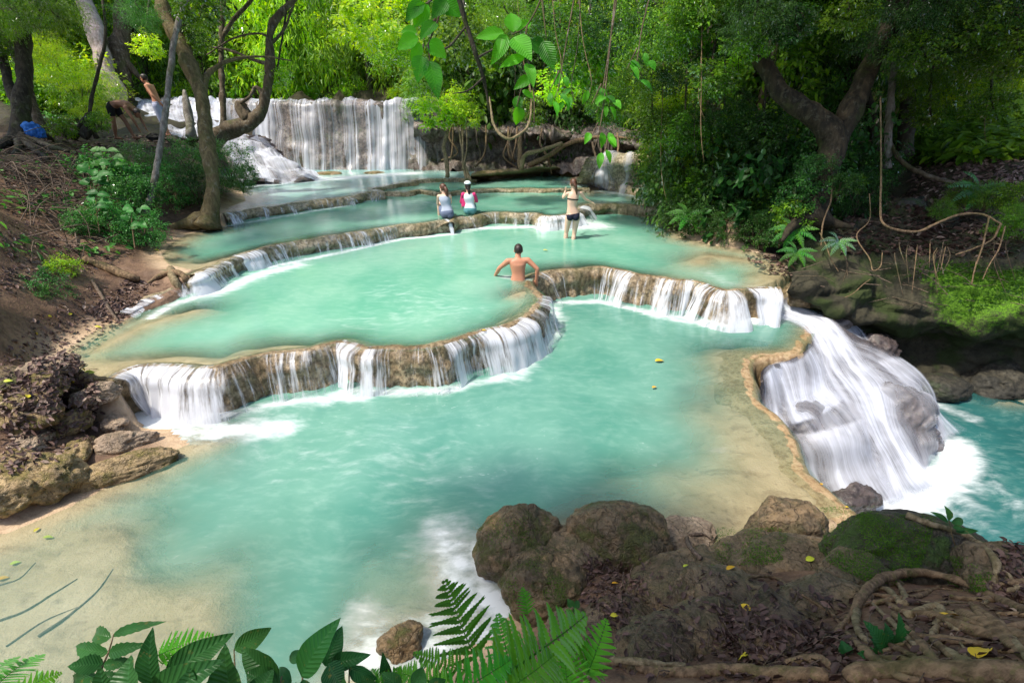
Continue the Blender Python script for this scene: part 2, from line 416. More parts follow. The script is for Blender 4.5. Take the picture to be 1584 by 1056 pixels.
M['leafbush'] = mat_leaf('bush leaves', (.035, .13, .025), (.07, .25, .045), (.15, .40, .08), .4, .45)
M['leafbig'] = mat_leaf('broad veined leaves', (.015, .07, .02), (.03, .12, .03), (.07, .22, .04), .3, .3, True, .1)
M['leafhang'] = mat_leaf('hanging bright leaves', (.03, .11, .015), (.09, .30, .02), (.16, .46, .03), .5, .4, True)
M['fern'] = mat_leaf('fern fronds', (.03, .13, .02), (.07, .28, .03), (.14, .42, .04), .45, .6, False, .03)
def mat_litter(name, stops, rough=.6):
    t = NT(name); c = t.ramp(t.attr('tint'), stops)
    return t.done(t.pbr(c, rough, None, .4))
M['litter'] = mat_litter('dry fallen leaves', [(0., (.035, .017, .013)), (.4, (.085, .046, .036)), (.75, (.17, .10, .08)), (1., (.36, .26, .20))])
M['yellow'] = mat_litter('yellow fallen leaf', [(0., (.62, .30, .02)), (.5, (.66, .52, .03)), (1., (.40, .50, .04))])
M['twig'] = mat_bark('dead twigs', (.08, .055, .04), (.22, .16, .12), (.3, .25, .2), .3, 3.)
# ------------------------------------------------------------ terrain plan
ZA, ZB, ZC, ZD, ZE, ZF = .55, 0., .85, 1.07, .97, -1.3
def pl(pts, z): return [P(x, y, z) for x, y in pts]
CREST_AB = [(176,588),(200,573),(230,567),(262,567),(300,571),(347,567),(394,553),(440,546),(487,541),(524,532),(562,541),(604,541),(651,541),(697,532),(753,515),(791,504),(823,485),(840,471),(842,457),(835,450),(823,440),(827,427),(857,419),(895,416),(926,415),(958,419),(989,426),(1021,430),(1049,435),(1075,438),(1100,446),(1125,452),(1150,450),(1179,446),(1209,448)]
CREST_AC = [(182,485),(227,462),(261,450),(285,436),(303,426),(330,413),(352,404),(372,395),(401,387),(425,380),(447,376),(500,367),(560,358),(620,349),(652,346),(680,342),(695,340),(700,344),(706,338),(736,334),(753,330),(770,329),(802,330),(826,330),(840,334),(871,334),(893,328),(905,318),(930,316),(960,316),(1000,320),(1030,322)]
CREST_CD = [(346,331),(394,323),(443,317),(483,311),(522,307),(550,303),(566,298),(596,297)]
CREST_CE = [(596,297),(628,298),(650,294),(672,297),(693,298),(740,293),(802,292),(877,292),(912,291)]
CREST_DE = [(580,292),(600,288),(616,285),(641,282),(648,279),(700,277),(738,278)]
RIM_BF = [(1275,497),(1262,508),(1255,524),(1243,543),(1215,549),(1180,550),(1166,556),(1163,572),(1170,595),(1178,622),(1203,645),(1232,678),(1253,728),(1287,762),(1320,787)]

def wp(pts, z): return [tuple(P(x, y, z)[:2]) for x, y in pts]
POOLS = []          # (name, level, [(x, y, edgetype)...])  edgetype belongs to the edge that starts there
def pool(name, z, segs, maxd, soft):
    poly = []; types = []
    for typ, pts in segs:
        for q in pts: poly.append(q); types.append(typ)
    POOLS.append(dict(name=name, z=z, poly=np.array(poly), types=types, maxd=maxd, soft=soft))
cr = lambda pts, z, st=.15: [tuple(q) for q in catmull(np.array([[*w, 0] for w in wp(pts, z)]), st)[:, :2]]
pool('B', ZB, [
    ('wall', cr(CREST_AB, ZA)),
    ('wall', wp([(1230,470),(1262,478)], ZB)),
    ('rim', cr(RIM_BF, ZB)),
    ('shore', wp([(1270,803),(1215,812),(1180,806),(1150,830),(1110,850),(1030,858),(960,850),(880,840),(800,860),(770,900),(800,940),(760,985),(700,1010),(640,1040),(600,1056)], ZB) + [(-.6,1.55),(-1.5,1.35),(-3,1.2),(-5,1.1),(-7,1.6),(-7.3,3.0)]),
    ('shore', wp([(-140,850),(0,828),(100,788),(150,762),(225,722),(292,686),(260,662),(215,662),(195,640),(172,640)], ZB)),
], .75, .9)
pool('A', ZA, [
    ('rim', cr(CREST_AB, ZA)),
    ('shore', wp([(1228,430),(1215,402),(1150,386),(1090,376),(1058,366),(1040,345)], ZA)),
    ('wall', cr(CREST_AC[::-1], ZC - .1)[1:]),
    ('shore', wp([(170,500),(110,535),(90,560),(130,580)], ZA)),
], .7, 1.1)
pool('C', ZC, [
    ('rim', cr(CREST_AC[6:], ZC)),
    ('shore', wp([(1040,318),(1030,300),(1000,290)], ZC)),
    ('shore', wp([(960,291),(940,290)], ZC)),
    ('wall', cr(CREST_CE[::-1], ZE)),
    ('wall', cr(CREST_CD[::-1], ZD)),
    ('shore', wp([(345,352),(290,362),(262,378),(250,395),(262,410),(300,418)], ZC)),
], .55, .8)
pool('E', ZE, [
    ('rim', cr(CREST_CE, ZE)),
    ('shore', wp([(905,285),(880,270),(862,266),(800,272),(760,277)], ZE)),
    ('wall', cr(CREST_DE[::-1], ZD)),
], .5, .6)
pool('D', ZD, [
    ('rim', cr(CREST_CD, ZD)),
    ('rim', cr(CREST_DE, ZD)),
    ('shore', wp([(760,270),(800,264),(760,262),(700,262),(650,262)], ZD)),
    ('wall', [(-4.2,22.),(-8,22.5),(-12,21.5),(-13.,19.)]),
    ('shore', wp([(372,292),(380,310),(352,322)], ZD)),
], .5, .7)
pool('F', ZF, [
    ('wall', [(4.1,8.2),(3.6,6.2),(3.4,5.0),(3.5,4.3)]),
    ('shore', [(4.0,3.5),(4.8,2.9),(6.3,2.3),(9,1.8),(16,1.5),(17,9)]),
    ('shore', wp([(1640,618),(1584,612),(1540,608),(1480,585),(1420,560),(1370,545),(1320,525),(1290,500)], ZF)),
], 1.2, 1.0)

def seg_dist(pts, poly, mask):
    """min distance of pts to the masked closed-polygon edges"""
    d = np.full(len(pts), 1e9); n = len(poly)
    for i in range(n):
        if not mask[i]: continue
        a = poly[i]; b = poly[(i + 1) % n]; ab = b - a; L = ab @ ab + 1e-12
        t = np.clip(((pts - a) @ ab) / L, 0, 1)
        d = np.minimum(d, np.hypot(*(pts - a - t[:, None] * ab).T))
    return d
def inside(pts, poly):
    r = np.zeros(len(pts), bool); n = len(poly); x, y = pts.T
    for i in range(n):
        x1, y1 = poly[i]; x2, y2 = poly[(i + 1) % n]
        if y1 == y2: continue
        c = ((y1 > y) != (y2 > y)) & (x < (x2 - x1) * (y - y1) / (y2 - y1) + x1)
        r ^= c
    return r
def pool_depth(pl_, pts):
    """depth of water at pts (inside the pool)"""
    ty = pl_['types']; 
    ds = seg_dist(pts, pl_['poly'], [t == 'shore' for t in ty]); dr = seg_dist(pts, pl_['poly'], [t == 'rim' for t in ty])
    p3 = np.c_[pts, np.zeros(len(pts))]
    nz = fbm(p3 * .8, 3, 5) * .35
    sc = pl_['soft']
    a = ss(0, 1, (ds * (1 + nz)) / (sc * 1.9)); b = ss(0, 1, (dr * (1 + nz)) / (sc * 1.1))
    if pl_['name'] == 'B':      # wide sandy shallows by the right rim and at the near left
        rx = seg_dist(pts, np.array(wp([(1150,560),(1180,650),(1240,760),(1240,790)], ZB)), [1, 1, 1, 0])
        b = np.minimum(b, .06 + ss(.25, 1.9, rx * (1 + nz * .6)))
        lx = seg_dist(pts, np.array(wp([(-200,900),(60,900),(60,990),(180,1040),(280,700)], ZB)), [1, 1, 1, 0, 0])
        a = np.minimum(a, ss(.3, 2.1, lx * (1 + nz * .6)))
    if pl_['name'] == 'A':
        lx = seg_dist(pts, np.array(wp([(1215,410),(1100,395),(1080,405)], ZA)), [1, 1, 0]); a = np.minimum(a, ss(-.1, 2.0, lx))
        lx = seg_dist(pts, np.array(wp([(150,540),(230,500),(300,480)], ZA)), [1, 1, 0]); a = np.minimum(a, ss(-.1, 1.6, lx))
        lx = seg_dist(pts, np.array(wp([(832,440),(800,455)], ZA)), [1, 0]); b = np.minimum(b, ss(-.1, 1.3, lx))
    d = pl_['maxd'] * a * b
    if pl_['name'] == 'B':
        d = np.maximum(d, .065 * ss(.0, .5, ds) * (.75 + .6 * nz) * ss(.2, 1.2, dr))
    return d + .012

CTRL = []
def c(px, py, z): CTRL.append((*P(px, py, z)[:2], z))
def w(x, y, z): CTRL.append((x, y, z))
for q in [(150,572,.62),(60,560,.8),(0,560,.85),(90,620,.35),(150,650,.12),(60,690,.3),(0,700,.42),(0,770,.22),(100,735,.12),(-100,600,1.0),(-120,720,.8),(-150,800,.3),
          (90,480,.85),(0,470,1.2),(0,420,1.45),(100,400,1.2),(180,440,.82),(150,470,.7),(230,400,.95),(-150,420,2.0),
          (0,330,1.9),(100,330,1.65),(180,330,1.5),(240,345,1.1),(0,270,2.35),(100,270,2.2),(200,260,2.1),(0,228,2.7),(150,216,2.62),(220,214,2.6),(300,222,2.35),(360,232,2.0),(385,262,1.5),
          (-150,240,3.0),
          (1000,905,.42),(930,900,.38),(900,960,.62),(860,1040,1.0),(1000,1040,1.2),(1150,1040,1.4),(1300,1040,1.62),(1500,1040,1.9),(1584,1040,2.0),(1700,1000,2.0),
          (1584,930,1.45),(1500,900,1.1),(1400,900,.9),(1300,900,.85),(1300,830,.5),(1200,870,.6),(1200,830,.3),(1100,890,.5),(1150,840,.15),(1400,950,1.2),(1250,960,1.1),(1100,960,.85),
          (700,1040,.35),
          (1240,418,.75),(1230,470,.45),(1240,400,1.0),(1265,335,1.6),(1330,345,1.5),(1400,350,1.35),(1450,262,2.1),(1584,262,2.3),(1500,330,1.5),(1584,330,1.5),(1350,372,1.2),(1450,372,1.2),(1550,372,1.2),(1650,372,1.2),
          (1200,350,1.6),(1120,330,1.5),(1060,325,1.2),(1060,290,1.4),(1150,290,1.9),(1040,270,1.5),
          (1000,262,1.5),(960,262,1.4),(1000,240,1.9),(940,245,1.7)]: c(*q)
for q in [(0,-2,2.3),(0,.3,2.1),(-1.5,.4,1.9),(-4,0,1.8),(-8,0,1.5),(-9,4,1.4),(2.5,.6,2.1),(5,0,2.3),(8,-2,2.4),(-8,-6,2.5),(8,-8,2.6),(4.2,2.3,-.2),(6,1.5,-.5),(9,.8,-.3),(14,-1,1),(20,0,2.5),
          (10.5,8.3,-.9),(13,9,-.7),(8.3,8.2,-.7),(7,8.6,-.4),(18,11,2),(24,10,3.5),(30,0,3),
          (-14,8,3.0),(-20,10,3.6),(-30,10,5),(-30,25,6.5),(-20,24,4.0),(-14,24,3.3),(-8,24.5,3.3),(-3,24.5,3.3),(1,24,3.2),(6,24,3.2),(12,22,3.2),(20,22,5),(30,22,7),
          (2,20.9,2.2),(-1,21.3,2.0),(5,20,2.0),(0,30,4.2),(-12,32,4.6),(12,32,5.4),(0,42,7),(-20,45,8),(20,45,9),(0,62,12),(-45,62,13),(45,62,14),(-60,20,10),(60,20,10),(-40,-20,4),(40,-20,4),(0,-20,3)]: w(*q)
for pl_ in POOLS:                      # shoreline heights
    n = len(pl_['poly'])
    for i in range(n):
        if pl_['types'][i] == 'shore':
            a = pl_['poly'][i]; CTRL.append((a[0], a[1], pl_['z'] + .02))
CT = np.array(CTRL)
_, ui = np.unique(np.round(CT[:, :2], 1), axis=0, return_index=True); CT = CT[ui]
def tps_U(r2): return .5 * r2 * np.log(r2 + 1e-9)
def tps_fit(C, lam=.3):
    n = len(C); X = C[:, :2]; r2 = ((X[:, None] - X[None]) ** 2).sum(-1)
    A = np.zeros((n + 3, n + 3)); A[:n, :n] = tps_U(r2) + lam * np.eye(n); Q = np.c_[np.ones(n), X]; A[:n, n:] = Q; A[n:, :n] = Q.T
    return np.linalg.solve(A, np.r_[C[:, 2], 0, 0, 0])
TW = tps_fit(CT)
def tps(pts):
    out = np.zeros(len(pts))
    for k in range(0, len(pts), 20000):
        q = pts[k:k + 20000]; r2 = ((q[:, None] - CT[None, :, :2]) ** 2).sum(-1)
        out[k:k + 20000] = tps_U(r2) @ TW[:-3] + np.c_[np.ones(len(q)), q] @ TW[-3:]
    return out
def terrain(pts):
    """height and sand amount of the ground at plan points"""
    pts = np.asarray(pts, float); z = tps(pts); p3 = np.c_[pts, np.zeros(len(pts))]
    z = np.clip(z, -1.8, 16)
    far = ss(14, 30, np.hypot(*pts.T))
    z = z + fbm(p3 * 1.1, 4, 3) * (.09 + .35 * far) + fbm(p3 * 6, 3, 9) * .018
    lev = np.full(len(pts), -99.); inn = np.zeros(len(pts), bool); sand = np.zeros(len(pts))
    for pl_ in POOLS:
        ins = inside(pts, pl_['poly'])
        dall = seg_dist(pts, pl_['poly'], [t != 'wall' for t in pl_['types']])
        near = (~ins) & (dall < .6) & (~inn)
        dw = seg_dist(pts, pl_['poly'], [t == 'wall' for t in pl_['types']])
        m = ss(0, .55, dall)
        zz = pl_['z'] + .01 + (z - pl_['z'] - .01) * m
        sh = seg_dist(pts, pl_['poly'], [t == 'shore' for t in pl_['types']])
        ok = near & (sh < dw + .3) & (sh < .6)
        z = np.where(ok, pl_['z'] + .01 + (z - pl_['z'] - .01) * ss(0, .55, sh), z)
        sand = np.where(ok, np.maximum(sand, 1 - ss(0, .45, sh)), sand)
        if ins.any():
            dep = pool_depth(pl_, pts[ins])
            drm = seg_dist(pts[ins], pl_['poly'], [t == 'rim' for t in pl_['types']])
            bz = pl_['z'] - dep - .3 * (1 - ss(.03, .22, drm)) + fbm(p3[ins] * 3, 3, 21) * .02 * np.minimum(1, dep * 8)
            z[ins] = bz; sand[ins] = 1; inn |= ins
            # deep under the upper walls
    return z, sand
def gz(x, y):
    return float(terrain(np.array([[x, y]]))[0][0])

def axis(a0, a1, fine, b0, b1, growth=1.09):
    c_ = list(np.arange(a0, a1 + 1e-6, fine)); s = fine; v = a1
    while v < b1: s *= growth; v += s; c_.append(v)
    s = fine; v = a0; pre = []
    while v > b0: s *= growth; v -= s; pre.append(v)
    return np.array(pre[::-1] + c_)
gx = axis(-8.5, 10.5, .055, -75, 75); gy = axis(1.2, 13.5, .055, -25, 85, 1.05)
GX, GY = np.meshgrid(gx, gy); gp = np.c_[GX.ravel(), GY.ravel()]
gzv, gsand = terrain(gp)
_dm = np.minimum.reduce([seg_dist(gp, pl_['poly'], [True] * len(pl_['poly'])) for pl_ in POOLS])
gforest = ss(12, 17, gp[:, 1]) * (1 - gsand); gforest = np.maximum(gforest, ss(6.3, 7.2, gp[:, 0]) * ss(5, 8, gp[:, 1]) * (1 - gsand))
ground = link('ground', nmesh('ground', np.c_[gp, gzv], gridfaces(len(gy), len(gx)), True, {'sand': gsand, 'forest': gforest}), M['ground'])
tag(ground, kind='structure')

# water sheets
def foam_field(pts, lines):
    f = np.zeros(len(pts))
    for (ln, r, s) in lines:
        q = np.array(ln); d = seg_dist(pts, q, [1] * (len(q) - 1) + [0]); f = np.maximum(f, s * np.exp(-(d / r) ** 2))
    return f
FOAM = {
 'B': [(wp([(185,650),(215,648),(330,642)], 0), .34, 1.25), (wp([(240,665),(330,668),(430,662)], 0), .3, .9), (wp([(345,640),(540,606),(600,606),(690,603),(770,585),(835,545),(858,500),(860,475)], 0), .14, .75),
       (wp([(480,620),(560,612)], 0), .22, .7), (wp([(800,580),(850,520),(862,490)], 0), .25, .72), (wp([(865,468),(930,466),(1000,482),(1060,492),(1120,500)], 0), .16, .8),
       (wp([(1000,484),(1060,496),(1100,502)], 0), .2, .7), (wp([(1120,496),(1215,485),(1260,500)], 0), .34, 1.15), (wp([(1240,490),(1270,505)], 0), .3, 1.2),
       (wp([(430,700),(600,690),(680,760)], 0), .8, .26), (wp([(690,830),(720,900),(740,960),(660,1000),(570,1010)], 0), .36, .85), (wp([(740,850),(760,930),(790,960)], 0), .16, 1.1), (wp([(560,960),(620,1010)], 0), .25, .7),  # patch by the near boulders paints sky glare along with foam
       (wp([(1120,700),(1150,710)], 0), .3, .3)],
 'A': [(wp([(235,490),(270,470),(320,455)], ZA), .16, .95), (wp([(330,455),(400,425),(460,410)], ZA), .28, .85), (wp([(420,412),(520,392),(620,370),(700,362)], ZA), .13, .95), (wp([(715,354),(840,350),(880,348)], ZA), .22, .9),
       (wp([(840,352),(930,350),(900,342)], ZA), .5, .85), (wp([(780,348),(700,362)], ZA), .2, .6), (wp([(600,450),(700,480),(560,500)], ZA), .8, .3), (wp([(780,428),(820,432)], ZA), .15, .7), (wp([(1090,420),(1130,440),(1180,444)], ZA), .3, .45)],
 'C': [(wp([(350,350),(430,336),(530,319),(570,309)], ZC), .16, .8), (wp([(570,306),(650,302),(900,297)], ZC), .1, .6), (wp([(930,296),(980,302)], ZC), .4, .8), (wp([(640,312),(690,318)], ZC), .5, .4)],
 'E': [(wp([(650,284),(700,282)], ZE), .15, .5), (wp([(890,282),(910,288)], ZE), .5, .9)],
 'D': [(wp([(380,288),(440,282),(520,276),(640,268)], ZD), .6, 1.0), (wp([(400,280),(480,276)], ZD), .8, 1.0)],
 'F': [(wp([(1280,770),(1350,800),(1420,770),(1480,725),(1480,690)], ZF), .36, 1.1), (wp([(1330,800),(1380,820)], ZF), .38, .8), (wp([(1400,790),(1500,790)], ZF), .5, .42), (wp([(1450,625),(1500,645)], ZF), .24, .6), (wp([(1500,740),(1584,790)], ZF), .4, .4)],
}
def water_sheet(pl_, mat, step):
    poly = pl_['poly']; n = len(poly); ty = pl_['types']
    area = .5 * sum(poly[i][0] * poly[(i + 1) % n][1] - poly[(i + 1) % n][0] * poly[i][1] for i in range(n)); sg = 1 if area > 0 else -1
    out = poly.copy()
    for i in range(n):
        a, b, c_ = poly[i - 1], poly[i], poly[(i + 1) % n]
        t = (c_ - a) / (np.linalg.norm(c_ - a) + 1e-9); nn = np.array([t[1], -t[0]]) * sg
        off = {'shore': .28, 'wall': .10, 'rim': .02}[ty[i] if ty[i] == ty[i - 1] else min(ty[i], ty[i - 1], key=lambda q: {'rim': 0, 'wall': 1, 'shore': 2}[q])]
        out[i] = b + nn * off
    mn, mx = out.min(0), out.max(0)
    X, Y = np.meshgrid(np.arange(mn[0], mx[0], step), np.arange(mn[1], mx[1], step)); g = np.c_[X.ravel(), Y.ravel()]
    g = g[inside(g, out)]; g = g[seg_dist(g, out, [True] * n) > step * .5]
    vs_ = [Vector(v) for v in out] + [Vector(v) for v in g]
    r = mgeo.delaunay_2d_cdt(vs_, [(i, (i + 1) % n) for i in range(n)], [], 1, 1e-4)
    V = np.array([v[:] for v in r[0]]); F = np.array([f[:] for f in r[2]])
    cen = V[F].mean(1); F = F[inside(cen, out)]
    insd = inside(V, poly); dep = np.full(len(V), .012); 
    if insd.any(): dep[insd] = pool_depth(pl_, V[insd])
    foam = foam_field(V, FOAM.get(pl_['name'], []))
    me = nmesh('water', np.c_[V, np.full(len(V), pl_['z'])], F, True, {'depth': dep, 'foam': foam})
    o = link('water', me, mat); tag(o, kind='structure'); return o
WM = {'A': 'waterA', 'B': 'waterB', 'C': 'waterA', 'D': 'waterD', 'E': 'waterA', 'F': 'waterF'}
for pl_ in POOLS: water_sheet(pl_, M[WM[pl_['name']]], .09 if pl_['name'] in 'AB' else .13)

# ------------------------------------------------------------ travertine dams
def dam(pix, zup, zlow, side=1, shelf=False, step=.045, lean=.16, lip=.07, back=.45, mat='dam', rough=.05, seed=0, zcrest=None, label='', group=None, name='travertine_dam', ends=.35):
    z = zup if zcrest is None else zcrest
    pts = np.array([P(x, y, zz) for (x, y), zz in zip(pix, np.broadcast_to(z, (len(pix),)))]) if len(pix[0]) == 2 else np.array(pix, float)
    pts = catmull(pts, step)
    for _ in range(3): pts[1:-1] = (pts[:-2] + 2 * pts[1:-1] + pts[2:]) / 4
    T = np.gradient(pts[:, :2], axis=0); 
    for _ in range(6): T[1:-1] = (T[:-2] + 2 * T[1:-1] + T[2:]) / 4
    T /= np.linalg.norm(T, axis=1)[:, None]; N = np.c_[T[:, 1], -T[:, 0]] * side      # outward (downstream)
    s = np.r_[0, np.cumsum(np.linalg.norm(np.diff(pts[:, :2], axis=0), axis=1))]
    zl = np.broadcast_to(zlow, (len(pts),)) if np.ndim(zlow) == 0 else zlow
    p1 = np.c_[s, np.zeros(len(s)), np.zeros(len(s))]
    bulge = fbm(p1 * 1.6 + seed, 3, seed) * rough * 1.3
    lipn = fbm(p1 * 4.5 + 3 + seed, 3, seed + 4) * rough * .8
    H = pts[:, 2] - zl
    rows = []
    prof = [(-back, -.16), (-back * .6, -.05), (-back * .3, -.008), (-.09, .006), (-.045, .012), (-.015, .008), (.012, -.006), (.032, -.03)]
    if shelf: prof = [(-back, -.10), (-back * .65, -.05), (-back * .35, -.022), (-.14, -.006), (-.08, .0), (-.03, -.004), (.02, -.03), (.05, -.075)]
    wv = fbm(p1 * 2.1 + 7, 3, seed + 9) * rough * .7
    pts[:, :2] += N * wv[:, None]
    for (o, dz) in prof: rows.append((o + 0 * s, pts[:, 2] + dz + (fbm(p1 * 3.3 + 9, 3, seed + 8) * (.003 if shelf else .012) if o > -.3 else 0)))
    nb = 16
    for k in range(1, nb + 1):
        f = k / nb
        o = .032 + (lean - .03) * f ** 1.1 + lip * np.sin(min(1, f * 2.2) * pi) * .6 + bulge * sin(min(1, f * 1.5) * pi / 2) + lipn * sin(pi * min(1, f * 2.5))
        rows.append((o, pts[:, 2] - .03 - (H + .25 - .03) * f))
    V = np.stack([np.c_[pts[:, :2] + N * o[:, None], z_] for o, z_ in rows])     # rows x n x 3
    nr, n = len(rows), len(s)
    Vf = V.reshape(-1, 3)
    nrm = np.tile(np.c_[N, np.zeros(n)], (nr, 1))
    fl = np.tile(s, nr); zf = Vf[:, 2]
    col = fbm(np.c_[fl * 13, np.zeros(len(fl)), zf * 1.6] + seed, 3, seed + 2)
    k_ = fbm(Vf * 9, 4, seed + 3)
    wgt = np.repeat(np.clip((np.arange(nr) - 5) / 5, 0, 1), n)
    Vf = Vf + nrm * ((col * rough * .42 + k_ * rough * .5) * wgt)[:, None]
    Vf[:, 2] += fbm(Vf * 11, 3, seed + 5) * .009 * np.repeat((np.arange(nr) > 1).astype(float), n)
    me = nmesh(name, Vf, gridfaces(nr, n), True)
    # face the normals outward
    o = link(name, me, M[mat]); tag(o, label, 'rock dam', group)
    return dict(obj=o, pts=pts, N=N, s=s, H=H, zl=zl, lean=lean, lip=lip, bulge=bulge)
def fall(dm, ranges, mat='fall', name='waterfall', label='', cat='waterfall', out=.05, throw=.12, zbase=None, rise=.014, group=None, rows=14, uoff=0., parent=None, spread=.0):
    """curtain of water over part of a dam: ranges = [(s0, s1, density)] in metres along it"""
    pts, N, s = dm['pts'], dm['N'], dm['s']; dens = np.zeros(len(s))
    for a, b, dn in ranges: dens = np.maximum(dens, dn * ss(a - .06, a + .08, s) * (1 - ss(b - .08, b + .06, s)))
    dens = dens * np.clip(.9 + .6 * fbm(np.c_[s * 2.6, s * 0, s * 0] + uoff, 3, 6), .15, 1.15)
    m = dens > .02; idx = np.where(m)[0]
    if not len(idx): return
    runs = [r for r in np.split(idx, np.where(np.diff(idx) > 1)[0] + 1) if len(r) >= 4]
    if parent is None and len(runs) > 1: parent = empty(name, dm['pts'][runs[0][0]], label=label, cat=cat, group=group)
    org = np.array(parent.location) if parent is not None else np.zeros(3)
    for r in runs:
        mb = MB(); n = len(r); H = dm['H'][r]; V = []; U = []; D = []
        for k in range(rows + 1):
            f = k / rows
            if k < 3: o = -.10 + .05 * k; dz = rise - .002 * k
            else:
                g = (k - 2) / (rows - 2)
                o = .03 + out + (dm['lean'] + throw) * g ** .8 + dm['lip'] * np.sin(min(1, g * 2.2) * pi) * .6 + dm['bulge'][r] * np.sin(np.minimum(1, g * 1.5) * pi / 2)
                dz = -(H + .03) * g ** 1.25 + .01
            o = o + fbm(np.c_[s[r] * 7, np.full(n, f * 1.2), np.zeros(n)], 3, 4) * .05 * f
            V.append(np.c_[pts[r, :2] + N[r] * (np.broadcast_to(o, (n,)))[:, None], pts[r, 2] + dz] - org); U.append(np.c_[s[r] + uoff, np.full(n, f)])
            D.append(dens[r] * (.62 if k < 2 else 1) * (.85 + .40 * f))
        mb.add(np.vstack(V), gridfaces(rows + 1, n), np.vstack(U), dens=np.concatenate(D))
        o_ = mb.build('water_curtain' if parent is not None else name, M[mat], parent)
        if parent is None: tag(o_, label, cat, group)
def s_at(dm, px, py, z=None):
    """metres along a dam of the crest point nearest a pixel"""
    q = P(px, py, float(np.mean(dm['pts'][:, 2])))[:2]; return float(dm['s'][np.argmin(np.hypot(*(dm['pts'][:, :2] - q).T))])
def rng_px(dm, lst): return [tuple(sorted((s_at(dm, *a), s_at(dm, *b)))) + (d,) for a, b, d in lst]

AB1 = dam(CREST_AB[:20], ZA, ZB, 1, label='long curved tan travertine dam from the left bank to the wading man', seed=1, rough=.07)
fall(AB1, rng_px(AB1, [((176,588),(842,457),.40), ((176,588),(290,569),.84), ((280,568),(340,569),.76), ((347,567),(380,560),.5), ((385,556),(432,547),.62), ((440,546),(515,535),.4), ((520,534),(550,538),.72), ((560,541),(628,541),.78), ((632,541),(725,526),.62), ((735,520),(835,478),.8), ((838,474),(842,457),.6)]), label='thin white strands of water spilling over the long curved front dam')
AB2 = dam(CREST_AB[19:], ZA, ZB, 1, lean=.26, label='brown travertine dam curving from the wading man to the right bank', seed=5, rough=.08)
fall(AB2, rng_px(AB2, [((827,427),(1209,448),.38), ((827,427),(925,415),.48), ((925,415),(985,425),.62), ((990,426),(1008,428),.8), ((1015,429),(1050,435),.72), ((1060,436),(1105,448),.75), ((1108,448),(1209,448),.98)]), throw=.2, label='white water curtain pouring over the right-hand brown dam into the front pool', uoff=30)
zc = [ZA + .05, .62, .66, .72] + [ZC] * (len(CREST_AC) - 4)
AC1 = dam(CREST_AC[:17], ZC, ZA, 1, zcrest=zc[:17], lean=.10, label='low travertine dam running from the left bank to the two seated women', seed=9, mat='damfar')
fall(AC1, rng_px(AC1, [((215,467),(640,348),.34), ((215,467),(252,453),.8), ((285,436),(352,405),.85), ((360,400),(400,388),.8), ((405,386),(440,378),.5), ((500,367),(560,358),.25), ((685,342),(697,341),.8)]), label='white trickles over the low dam left of the seated women', uoff=60)
AC2 = dam(CREST_AC[17:27], ZC, ZA, 1, lean=.10, label='low mossy dam between the seated women and the woman in the bikini', seed=12, mat='damfar')
fall(AC2, rng_px(AC2, [((706,338),(893,328),.3), ((706,338),(715,336),.3), ((764,330),(776,330),.75), ((738,334),(830,331),.2), ((838,334),(893,328),.95)]), label='white curtain of water behind the woman in the bikini', throw=.2, uoff=90)
AC3 = dam(CREST_AC[26:], ZC, ZA, 1, lean=.08, label='low mossy dam right of the woman in the bikini, ending at the dark bank', seed=15, mat='damfar')
fall(AC3, rng_px(AC3, [((893,328),(905,318),.9)]), label='short spout of water at the outstretched hand of the woman in the bikini', throw=.25, uoff=100)
CD = dam(CREST_CD, ZD, ZC, 1, lean=.10, label='low dam running right from the foot of the olive tree trunk', seed=18, mat='damfar')
fall(CD, rng_px(CD, [((346,331),(596,297),.3), ((346,331),(365,327),.7), ((400,322),(455,315),.55), ((460,314),(520,308),.3), ((545,303),(575,298),.35)]), label='fine trickles over the dam beside the olive tree trunk', uoff=120)
CE = dam(CREST_CE, ZE, ZC, 1, lean=.06, lip=.04, label='thin pale dam line just behind the heads of the seated women', seed=20, mat='damfar')
DE = dam(CREST_DE, ZD, ZE, 1, lean=.06, lip=.04, label='small rear dam line below the big waterfall, left of the small leafy tree', seed=22, mat='damfar')
# ------------------------------------------------------------ rock faces, big waterfall, cascades, boulders
def loft(rows, nu, nv):
    """rows: list of lists of 3D control points (same count) -> (nv, nu, 3) smooth surface"""
    R = []
    for r in rows:
        q = catmull(np.array(r), .05); s = np.r_[0, np.cumsum(np.linalg.norm(np.diff(q, axis=0), axis=1))]; s /= s[-1]
        # keep control points aligned across rows
        R.append(np.array([np.interp(np.linspace(0, 1, nu), s, q[:, k]) for k in range(3)]).T)
    R = np.array(R); out = []
    for j in range(nu):
        q = catmull(R[:, j], .04); s = np.r_[0, np.cumsum(np.linalg.norm(np.diff(q, axis=0), axis=1))]; s /= s[-1]
        out.append(np.array([np.interp(np.linspace(0, 1, nv), s, q[:, k]) for k in range(3)]).T)
    return np.array(out).transpose(1, 0, 2)
def gnorm(S):
    du = np.gradient(S, axis=1); dv = np.gradient(S, axis=0); n = np.cross(du, dv); n /= np.linalg.norm(n, axis=2)[..., None] + 1e-9
    c_ = np.array([0, 0, EYE]) - S
    n[(n * c_).sum(2) < 0] *= -1
    return n
